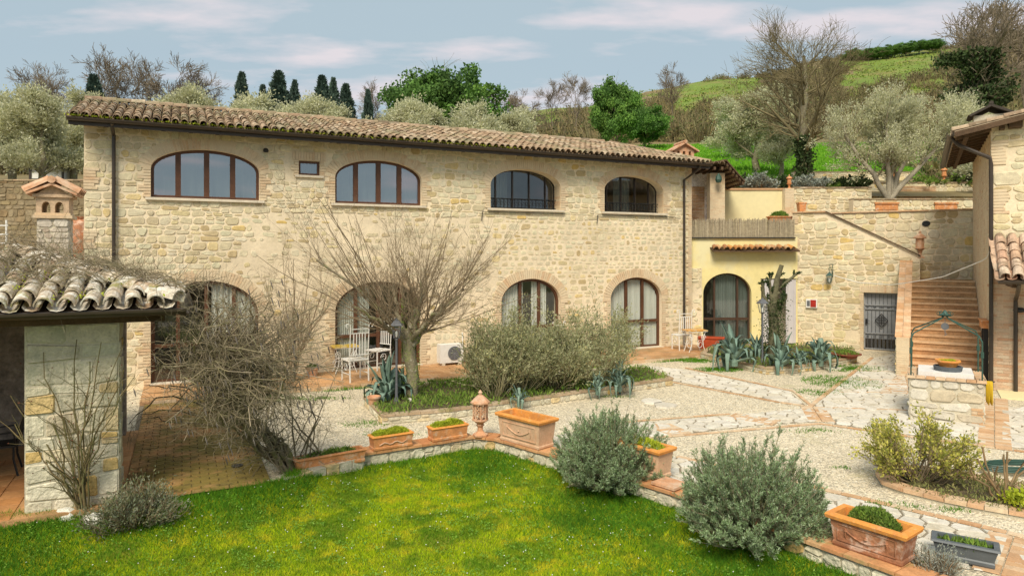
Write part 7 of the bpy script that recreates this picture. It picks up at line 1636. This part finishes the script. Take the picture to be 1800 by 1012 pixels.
B, RB = grow(A, RA, 6, .8, (18, 55), .08, .13, 5, .05, .95, .55, .4, .01, rg, .003); C, RC = grow(B, RB, 3, .4, (20, 50), .2, .12, 3, .1, 1, .7, .6, 0, rg, .0028)
wood_obj('trunk', [tubes_np(T, R0, 10)], m_bark, o); wood_obj('limbs', [tubes_np(LB, LR, 7)], m_bark, o); wood_obj('shoots', [tubes_np(A, RA, 4), tubes_np(B, RB, 3), tubes_np(C, RC, 3)], m_twig, o)
for k in range(10): z = 1.0 + .12 * k; b = MB()
n = 900; a = rg.uniform(0, 6.28, n); z = rg.uniform(.3, 2.3, n); p = np.stack([np.cos(a) * .19, np.sin(a) * .19, z], 1); V, F = leaves_np(p, np.stack([np.cos(a), np.sin(a), -.3 + 0 * a], 1), .03, .012, rg); mobj('bark_moss', np_mesh('bark_moss', V, [F], rg.uniform(0, 1, len(F))), m_under, o, 'stuff')
# second, slimmer bare shrub against the wall
rg = np.random.default_rng(10); u, _ = MF.hit(515, 600, -.9); wx, wy = MF.w(u, -1.0); o = E('bare_shrub', 'slim bare shrub with upright forked stems against the wall left of the white chairs', 'shrub', (wx, wy, .1))
P = np.concatenate([path([(0, 0, 0), (dx * .2, dy * .2, .7), (dx * .6, dy * .5, 1.5), (dx, dy, h)], 8, .02, rg) for dx, dy, h in ((-.75, 0, 2.7), (-.35, .2, 3.4), (.05, -.1, 3.2), (.45, 0, 3.5), (.8, .1, 2.6), (-.1, .3, 2.7), (1.0, -.2, 2.0))]); Rr = np.tile(np.linspace(.028, .006, 8), (len(P), 1))
A, RA = grow(P, Rr, 16, 1.2, (12, 38), .5, .07, 6, .15, 1, .5, .3, .02, rg, .004); B, RB = grow(A, RA, 5, .5, (15, 45), .2, .1, 4, .1, 1, .6, .5, 0, rg, .003); wood_obj('stems', [tubes_np(P, Rr, 5), tubes_np(A, RA, 4), tubes_np(B, RB, 3)], m_twig, o)

# ---- wisteria on the portico corner
rg = np.random.default_rng(21); bx, by = G(524, 826, 0); o = E('wisteria_vine', 'tangled leafless wisteria with twisted stems climbing to the corner of the portico roof', 'vine', (bx, by, -.05))
Cn = Vector((*MF.w(RUP, EYP), 2.75)) - Vector((bx, by, -.05))        # portico corner, relative
stems = []
for k in range(11):
    ph = rg.uniform(0, 6.28); off = rg.uniform(-.1, .1, 3); pts = []; w_ = rg.uniform(.5, 1.5); hh = rg.uniform(.7, 1.0)
    for f in np.linspace(0, 1, 14):
        c = np.array([-.05 - 1.15 * f ** .95, -.78 * f, 2.35 * f ** 1.15 * hh]); r_ = .07 + .16 * f * w_
        pts.append(c + [r_ * math.cos(ph + f * 7 * w_), r_ * math.sin(ph + f * 7 * w_), .05 * math.sin(9 * f + ph)] + off * f)
    stems.append(path(pts, 16, .012, rg))
for k in range(9):     # low arching runners towards the left
    e = rg.uniform(-2.1, -.8); pts = [(0, 0, 0), (-.25, -.1, .35 + .2 * rg.uniform()), (-.7, -.15, .55 + .5 * rg.uniform()), (e, rg.uniform(-.4, .3), .75 + .8 * rg.uniform()), (e - .4, rg.uniform(-.5, .3), .7 + 1.0 * rg.uniform())]; stems.append(path(pts, 16, .03, rg))
for k in range(7):     # shoots standing to the right
    pts = [(0, 0, 0), (-.15 + .08 * k, .1, .3), (rg.uniform(-.5, .3), rg.uniform(0, .5), .8), (rg.uniform(-.7, .55), rg.uniform(0, .9), rg.uniform(1.0, 1.75))]; stems.append(path(pts, 16, .012, rg))
S = np.concatenate(stems); SR = np.concatenate([np.tile(np.linspace(.04, .018, 16), (11, 1)), np.tile(np.linspace(.024, .006, 16), (9, 1)), np.tile(np.linspace(.018, .004, 16), (7, 1))]) * rg.uniform(.7, 1.25, (27, 1))
wood_obj('stems', [tubes_np(S, SR, 7)], mat('twisted vine bark', (.17, .135, .085), noise=((5, .3), (30, .25)), bump=(25, .8, .02), stain=(4, (.17, .18, .05), .5, .62, .8)), o)
# canes spreading over the corner
n = 200; a = rg.uniform(-1, 1, n); K = 9; Q = np.zeros((n, K, 3)); src = np.array(Cn) + [.15, -.0, -.15]
st0 = S[rg.integers(0, 11, n), rg.integers(8, 16, n)]; tgt = np.array(Cn) + np.stack([rg.normal(size=n) * .55 + .9, rg.normal(size=n) * .5 + .1, rg.uniform(-1.6, .1, n)], 1)
for k in range(K): f = k / (K - 1); Q[:, k] = st0 * (1 - f) + tgt * f + np.stack([.25 * np.sin(f * 6 + a * 9) * f, .22 * np.cos(f * 5 + a * 7) * f, .22 * np.sin(f * math.pi) * rg.uniform(.0, 1, n)], 1)
Q[:, 1:] += rg.normal(size=(n, K - 1, 3)) * .03; QR = np.tile(np.linspace(.012, .005, K), (n, 1)) * rg.uniform(.6, 1.4, (n, 1))
A, RA = grow(Q, QR, 6, .85, (25, 80), .0, .38, 8, .2, 1, .6, .4, -.08, rg, .0028); B, RB = grow(A, RA, 2, .45, (30, 80), .0, .4, 5, .1, 1, .7, .6, -.05, rg, .0022)
A2, RA2 = grow(S, SR, 11, .8, (25, 75), .1, .30, 7, .15, 1, .3, .4, -.03, rg, .003); B2, RB2 = grow(A2, RA2, 3, .4, (30, 70), .1, .3, 5, .1, 1, .7, .6, 0, rg, .0025)
# long whips reaching up
U, RU_ = grow(Q[:60], QR[:60], 1, 1.0, (15, 60), .7, .13, 8, .4, 1, .6, .3, .02, rg, .003)
wood_obj('canes', [tubes_np(Q, QR, 4), tubes_np(A, RA, 3), tubes_np(B, RB, 3), tubes_np(A2, RA2, 3), tubes_np(B2, RB2, 3), tubes_np(U, RU_, 3)], m_vine, o)
pd = A[rg.integers(0, len(A), 340), -1]; Q2 = np.zeros((340, 4, 3))
for k in range(4): Q2[:, k] = pd + np.array([.01 * k, 0, -.035 * k])
wood_obj('seed_pods', [tubes_np(Q2, np.tile([.004, .009, .008, .003], (340, 1)), 4)], mat('grey brown pods', [(.15, .13, .12), (.20, .17, .14)]), o, 'stuff')
# dry vines lying on the portico roof
rg = np.random.default_rng(22); o = E('dry_creeper', 'dry creeper stems spread over the portico roof tiles around the chimney', 'vine', (0, 21.9, 0), MF.a)
n = 120; K = 9; Q = np.zeros((n, K, 3)); u = rg.uniform(-13.2, -9.6, n); v = rg.uniform(.4, 2.4, n); a = rg.uniform(0, 6.28, n)
for k in range(K):
    uu = u + .13 * k * np.cos(a + .3 * np.sin(k + a * 3)); vv = np.clip(v + .10 * k * np.sin(a), -.1, 4.4); m_ = np.minimum(np.minimum(vv, np.maximum(RUP - uu, 0.0)), 2 * HR - vv); Q[:, k] = np.stack([uu, EYP + vv, PZ + .3 * m_ + .17 + .03 * rg.uniform(0, 1, n) + .16 * np.abs(np.sin(k * .8 + a * 5))], 1)
QR = np.tile(np.linspace(.008, .003, K), (n, 1)); A, RA = grow(Q, QR, 7, .75, (25, 80), .35, .3, 6, .1, 1, .6, .5, 0, rg, .0022); wood_obj('canes', [tubes_np(Q, QR, 3), tubes_np(A, RA, 3)], m_vine, o)
# ---- climbing rose in front of the pillar
rg = np.random.default_rng(23); bx, by = G(142, 915, -.15); o = E('climbing_rose', 'thorny bare rose fanning out in front of the big stone pillar', 'rose', (bx, by - .0, -.2))
rs = []
for ex, hz in ((-.95, 1.75), (-.85, 1.35), (-.6, 1.9), (-.45, 2.3), (-.25, 1.6), (-.05, 2.5), (.15, 2.2), (.35, 2.45), (.5, 1.9), (.6, 2.4), (.75, 2.0), (.25, 1.4), (-1.15, 1.5)):
    rs.append(path([(rg.uniform(-.06, .1), 0, 0), (ex * .12 + .02, -.05, hz * .3), (ex * .4, -.08, hz * .62), (ex, rg.uniform(-.15, .05), hz)], 10, .02, rg))
S = np.concatenate(rs); SR = np.tile(np.linspace(.018, .006, 10), (len(S), 1)) * rg.uniform(.7, 1.2, (len(S), 1)); A, RA = grow(S, SR, 6, .75, (20, 55), .35, .16, 7, .2, 1, .6, .4, 0, rg, .0035); B, RB = grow(A, RA, 2, .3, (25, 60), .2, .2, 4, .2, 1, .7, .6, 0, rg, .0028)
k = A[:, -1, 1] < .35; A, RA = A[k], RA[k]
wood_obj('stems', [tubes_np(S, SR, 5), tubes_np(A, RA, 4), tubes_np(B, RB, 3)], mat('rose stems', [(.17, .12, .06), (.13, .13, .05), (.24, .17, .09)], noise=(6, .2)), o)
hp_ = B[rg.integers(0, len(B), 60), -1]; b = MB()
for c in hp_: b.lathe([(.003, -.008), (.009, 0), (.003, .009)], 5, tuple(c))
b.build('rose_hips', mat('dried hips', (.16, .05, .03)), o, kind='stuff')

# ---- grey green shrubs in the long bed
for i, (px, py, rx, h, lab) in enumerate([(872, 700, .74, 1.8, 'tall grey green shrub in the long bed nearest the lamp post'), (915, 690, .9, 1.75, 'grey green twiggy shrub in the middle of the long bed'), (975, 684, .9, 1.65, 'dense grey green shrub second from the right in the long bed'), (1050, 676, 1.05, 1.85, 'wide grey green shrub at the right end of the long bed')]):
    x, y = G(px, py, .16); bush('grey_green_shrub', lab, x, y + .2, .14, rx, h, m_shrubl, 62, 9500, .08, .012, seed=300 + i, group='grey green shrubs in the long bed', shoots=9, rb=.012, up=.25, jit=.07, spread=1.05, stem=mat('straw twigs', [(.40, .36, .20), (.30, .27, .14), (.48, .42, .26)], noise=(6, .2)), tr=.0035)
# ---- rosemary bushes on the lawn
for i, (px, py, rx, h, lab) in enumerate([(1072, 872, .86, 1.12, 'round rosemary bush on the lawn in front of the big pink planter'), (1322, 972, .88, 1.18, 'big grey green rosemary bush nearest the camera, left of the dark weathered planter')]):
    x, y = G(px, py, -.3); rg = np.random.default_rng(400 + i); o = E('rosemary_bush', lab, 'rosemary', (x, y + .1, -.3), 0, 'rosemary bushes at the lawn edge')
    n = 520; a = rg.uniform(0, 6.28, n); q = np.sqrt(rg.uniform(0, 1, n)); K = 7; P = np.zeros((n, K, 3)); th = q * 1.52; hl = h * rg.uniform(.82, 1.05, n) * (1 + .08 * np.sin(2 * a + i * 2) + .07 * np.sin(5 * a + i))
    for k in range(K): f = k / (K - 1); ang_ = th * (.35 + .65 * f); rr = rx * (1 + .10 * np.sin(3 * a + 1 + i) + .06 * np.sin(7 * a)) * np.sin(th) * f ** .8; P[:, k, 0] = np.cos(a) * rr; P[:, k, 1] = np.sin(a) * rr; P[:, k, 2] = .05 + hl * (np.cos(th * .93) * f ** .9 + .10 * f)
    P[:, 1:] += rg.normal(size=(n, K - 1, 3)) * .018; Rr = np.tile(np.linspace(.010, .004, K), (n, 1)); A, RA = grow(P, Rr, 8, .24, (12, 38), .55, .12, 5, .35, 1, .6, .5, .05, rg, .003)
    wood_obj('stems', [tubes_np(P, Rr, 4), tubes_np(A, RA, 3)], m_bark, o)
    p, d = sample_on(np.concatenate([A]), 95000, rg, .05); sd_ = nrm(np.cross(d, rg.normal(size=p.shape))); V, F = leaves_np(p, d * .9 + sd_ * .75, .042, .0048, rg); mobj('foliage', np_mesh('foliage', V, [F], rg.uniform(0, 1, len(F))), m_rose, o)
x, y = G(1650, 1012, .0); bush('young_lavender', 'thin silvery lavender in front of the grey plastic planter', x, y + .05, -.05, .3, .32, m_lav, 40, 1800, .035, .004, seed=41, cat='lavender')
x, y = G(228, 935, -.25); bush('low_shrub', 'straggly low green and grey shrub at the foot of the big pillar', x, y + .1, -.28, .62, .58, mat('mixed shrub leaves', [(.13, .16, .08), (.20, .20, .09), (.28, .30, .22), (.09, .13, .04)], noise=(5, .2), trans=.2), 110, 7000, .05, .007, seed=42, shoots=7, spread=1.0, up=.3)
# ---- yellow green shrub and rose stump in the oval bed
x, y = G(1618, 848, .05); bush('box_shrub', 'loose yellow green shrub in the oval brick edged bed', x, y + .1, .05, .78, .9, m_shruby, 60, 6500, .05, .015, seed=43, shoots=9, up=.35, jit=.03, spread=1.05)
x, y = G(1765, 888, .05); rg = np.random.default_rng(44); o = E('pruned_rose', 'hard pruned rose with thick cut stems at the right edge', 'rose', (x, y, .05))
P = np.concatenate([path([(0, 0, 0), (dx * .3, dy, .2), (dx, dy, h)], 6, .015, rg) for dx, dy, h in ((-.35, 0, .62), (-.2, .1, .75), (-.05, -.05, .68), (.12, .05, .72), (.28, 0, .6), (.0, .15, .5), (.4, .1, .5), (-.45, .05, .45))]); Rr = np.tile(np.linspace(.02, .012, 6), (len(P), 1)); A, RA = grow(P, Rr, 2, .22, (25, 50), .4, .1, 4, .4, .9, .6, .7, 0, rg, .006); wood_obj('stems', [tubes_np(P, Rr, 6), tubes_np(A, RA, 4)], mat('cut rose wood', [(.26, .16, .08), (.20, .15, .08), (.30, .22, .12)], noise=(8, .25)), o)
x, y = G(1782, 888, .05); bush('green_weed', 'bright green leafy weed at the foot of the pruned rose', x, y - .1, .06, .22, .18, m_moss, 25, 500, .06, .02, seed=45, cat='weed')
# ---- agaves, each leaf its own piece
def agave_leaf(L, W, curl, seed):
    m = MB(); K = 8; vs = []; rg_ = random.Random(seed)
    for k in range(K):
        f = k / (K - 1); w = W * (math.sin(min(1, f * 1.25 + .32) * math.pi * .5) * (1 - f ** 2.6) + .004) if f > .0 else W * .55; a = curl * f * f; x = L * f * math.cos(a * .8); z = L * f * math.sin(-a * .9 ) if False else -L * (1 - math.cos(a)) * .5 * f
        vs += [(x, -w, z + w * .42), (x, -w * .4, z + w * .06), (x, 0, z - .004), (x, w * .4, z + w * .06), (x, w, z + w * .42), (x, 0, z - .03 * (1 - f))]
    fs = []
    for k in range(K - 1):
        a = k * 6; b_ = a + 6; fs += [(a + i, a + i + 1, b_ + i + 1, b_ + i) for i in range(4)] + [(a + 5, a, b_, b_ + 5), (a + 4, a + 5, b_ + 5, b_ + 4)]
    m.add(vs, fs); return m
AG = [agave_leaf(1.0, .115, c, i).mesh('leaf') for i, c in enumerate((.35, 1.2, 1.9, 2.5))]
for me in AG: me.materials.append(m_agave); me.polygons.foreach_set('use_smooth', [True] * len(me.polygons))
def agave(label, px, py, z, size, n=22, seed=1, dx=0, dy=0):
    rg = random.Random(seed); x, y = G(px, py, z); o = E('agave', label, 'agave', (x + dx, y + dy, z), rg.uniform(0, 6), 'blue green agaves')
    for k in range(n):
        f = k / n; el = R(22 + 58 * f + rg.uniform(-10, 10)); c = bpy.data.objects.new('leaf', AG[min(3, max(0, int((1 - f) * 3.2 + rg.uniform(-.6, .9))))]); link(c, o)
        c.matrix_local = Matrix.Translation((0, 0, .05 + .12 * f * size)) @ Matrix.Rotation(k * 2.4 + rg.uniform(-.15, .15), 4, 'Z') @ Matrix.Rotation(-el, 4, 'Y') @ Matrix.Translation((.04, 0, 0)) @ Matrix.Scale(size * rg.uniform(.8, 1.12) * (1 - .15 * f), 4)
    b = MB(); b.lathe([(.09 * size, -.05), (.10 * size, .08), (.05 * size, .28 * size), (.01, .5 * size)], 8); b.build('core', m_agave, o)
for i, a in enumerate([('largest agave at the left end of the agave bed, leaves hanging to the gravel', 1290, 640, .16, 1.3, 20), ('agave at the foot of the cut trunk, left of the middle of the agave bed', 1372, 646, .16, 1.0, 17), ('agave in the right half of the agave bed near the rusty bowl', 1442, 640, .16, 1.0, 17), ('small agave behind the second one, close to the lilac curtain', 1330, 625, .16, .75, 18), ('agave under the lamp post at the left end of the long bed', 680, 702, .16, 1.0, 20), ('agave hidden between lamp post and mulberry trunk', 706, 694, .16, .7, 18), ('agave at the right end of the long bed below the shrubs', 1088, 684, .16, .72, 20), ('small agave in the long bed left of the rightmost agave', 1050, 690, .16, .5, 16), ('tiny agave in the middle of the long bed kerb', 912, 710, .16, .45, 14), ('small agave between the two right agaves of the agave bed', 1405, 642, .16, .6, 16)]): agave(*a, seed=i + 1)
# ---- cut trunk with sprouts in the agave bed
rg = np.random.default_rng(51); x, y = G(1360, 628, .16); o = E('cut_tree', 'lopped tree with stubby branches and ivy in the agave bed', 'tree', (x, y, .14))
P = np.concatenate([path(p, 8, .012, rg) for p in ([(0, 0, 0), (.0, 0, .9), (-.02, 0, 1.6), (.06, 0, 2.2), (.25, 0, 2.95)], [(.05, 0, 2.0), (.25, 0, 2.2), (.45, 0, 2.45), (.75, 0, 2.68)], [(0, 0, 1.4), (-.2, 0, 1.7), (-.32, .05, 2.1), (-.35, .05, 2.4)], [(0, 0, 1.2), (.15, -.1, 1.5), (.32, -.1, 1.8), (.36, -.1, 2.0)], [(0, 0, 1.5), (-.1, 0, 2.0), (-.12, 0, 2.4), (-.1, 0, 2.6)])])
Rr = np.stack([np.linspace(.19, .07, 8), np.linspace(.07, .035, 8), np.linspace(.08, .04, 8), np.linspace(.07, .03, 8), np.linspace(.06, .03, 8)]); wood_obj('trunk', [tubes_np(P, Rr, 8)], m_cactus, o)
A, RA = grow(P, Rr, 9, .3, (30, 70), .5, .2, 4, .3, 1, .2, .5, 0, rg, .004); p, d = sample_on(A, 2600, rg, 0); q = np.stack([rg.normal(size=2200) * .17, rg.normal(size=2200) * .17, rg.uniform(.2, 1.9, 2200)], 1); V, F = leaves_np(np.concatenate([p, q]), rg.normal(size=(4800, 3)), .055, .02, rg); wood_obj('sprouts', [tubes_np(A, RA, 3)], m_cactus, o); mobj('ivy', np_mesh('ivy', V, [F], rg.uniform(0, 1, len(F))), m_ivy, o)
# ---- ground plants
def ground_cover(name, poly, z, n, ln, wd, m, seed=1):
    rg = np.random.default_rng(seed); P = in_poly(poly, n); w = np.sin(P[:, 0] * 2.3 + seed) * np.cos(P[:, 1] * 3.1) + rg.uniform(-1, 1, n); P = P[w > -.3]; C = np.column_stack([P, np.full(len(P), z)]); C[:, 2] += rg.uniform(0, .07, len(P)); V, F = leaves_np(C, rg.normal(size=C.shape) * .7 + [0, 0, 1], ln, wd, rg); mobj(name, np_mesh(name, V, [F], rg.uniform(0, 1, len(F))), m, None, 'stuff')
ground_cover('bed_plants', BP1, .17, 9000, .11, .014, m_under, 2); ground_cover('agave_bed_plants', BP2, .17, 3000, .10, .014, m_under, 3); ground_cover('oval_bed_plants', BP3, .07, 2600, .06, .010, mat('dry low plants', [(.20, .19, .07), (.15, .18, .05), (.28, .24, .10)], noise=(4, .2)), 4)
m_weed = m_blade_d
for i, (px, py, rx, ry, n) in enumerate([(1225, 634, .55, .35, 2600), (1262, 650, .55, .3, 2200), (1478, 672, .75, .8, 3400), (1500, 648, .7, .5, 2600), (1440, 690, .5, .35, 700), (1010, 690, .5, .15, 300), (1085, 697, .4, .12, 260), (930, 702, .4, .12, 260), (1425, 757, .5, .15, 240), (1480, 822, .15, .08, 90), (1565, 888, .3, .12, 260), (1680, 895, .5, .1, 300), (640, 745, .4, .25, 500), (500, 700, .9, .25, 900), (560, 700, .6, .15, 500), (690, 762, .5, .2, 200), (460, 800, .4, .5, 700), (1620, 990, .4, .12, 300)]):
    x, y = G(px, py); a = rng.uniform(0, 6.28, n); q = np.sqrt(rng.uniform(0, 1, n)); P = np.stack([x + rx * (q ** 1.6) * 1.35 * np.cos(a), y + ry * (q ** 1.6) * 1.35 * np.sin(a)], 1); P = P[np.sin(P[:, 0] * 9 + i) * np.cos(P[:, 1] * 11) + rng.uniform(-1, 1, n) > -.15]; n = len(P); grass('weeds', P, np.full(n, .0), .07 if i < 5 else .05, .007, m_weed)
n = 4200; t = rng.uniform(0, 1, n); a = np.array(MF.w(-8.3, -2.35)); b_ = np.array(MF.w(6.8, -2.3)); P = a + (b_ - a) * t[:, None] + rng.normal(size=(n, 2)) * .06; P = P[(np.sin(P[:, 0] * 2.7) + rng.uniform(-1, 1, n)) > .2]; grass('kerb_weeds', P, np.full(len(P), 0.), .09, .008, m_weed)
# moss and lichen cushions on the portico tiles
n = 2600; rg = np.random.default_rng(66); u = rg.uniform(-12.6, -9.7, n); v = rg.uniform(0, 2.2, n); k = (np.sin(u * 5.1) * np.cos(v * 4.3) + rg.uniform(-.5, .5, n) > .35) & (v < RUP - u - .1); u, v = u[k], v[k]; w_ = np.array([MF.w(a, EYP + b_) for a, b_ in zip(u, v)]); C = np.column_stack([w_, PZ + .30 * v + .10 + .06 * np.abs(np.cos((u - U0) / .25 * math.pi))]); V, F = leaves_np(C, rg.normal(size=C.shape) * .6 + [0, 0, 1], .04, .014, rg); mobj('roof_moss', np_mesh('roof_moss', V, [F], rg.uniform(0, 1, len(F))), m_moss, None, 'stuff')
n = 900; x0 = np.linspace(RU0, 0, n) + rng.normal(size=n) * .05; w_ = np.array([MF.w(a, EY + abs(rng.normal()) * .05 - .02) for a in x0]); C = np.column_stack([w_, np.full(n, EZR + .05)]); V, F = leaves_np(C, rng.normal(size=C.shape) * .6 + [0, 0, 1], .06, .022); mobj('eave_moss', np_mesh('eave_moss', V, [F], rng.uniform(0, 1, len(F))), m_moss, None, 'stuff')
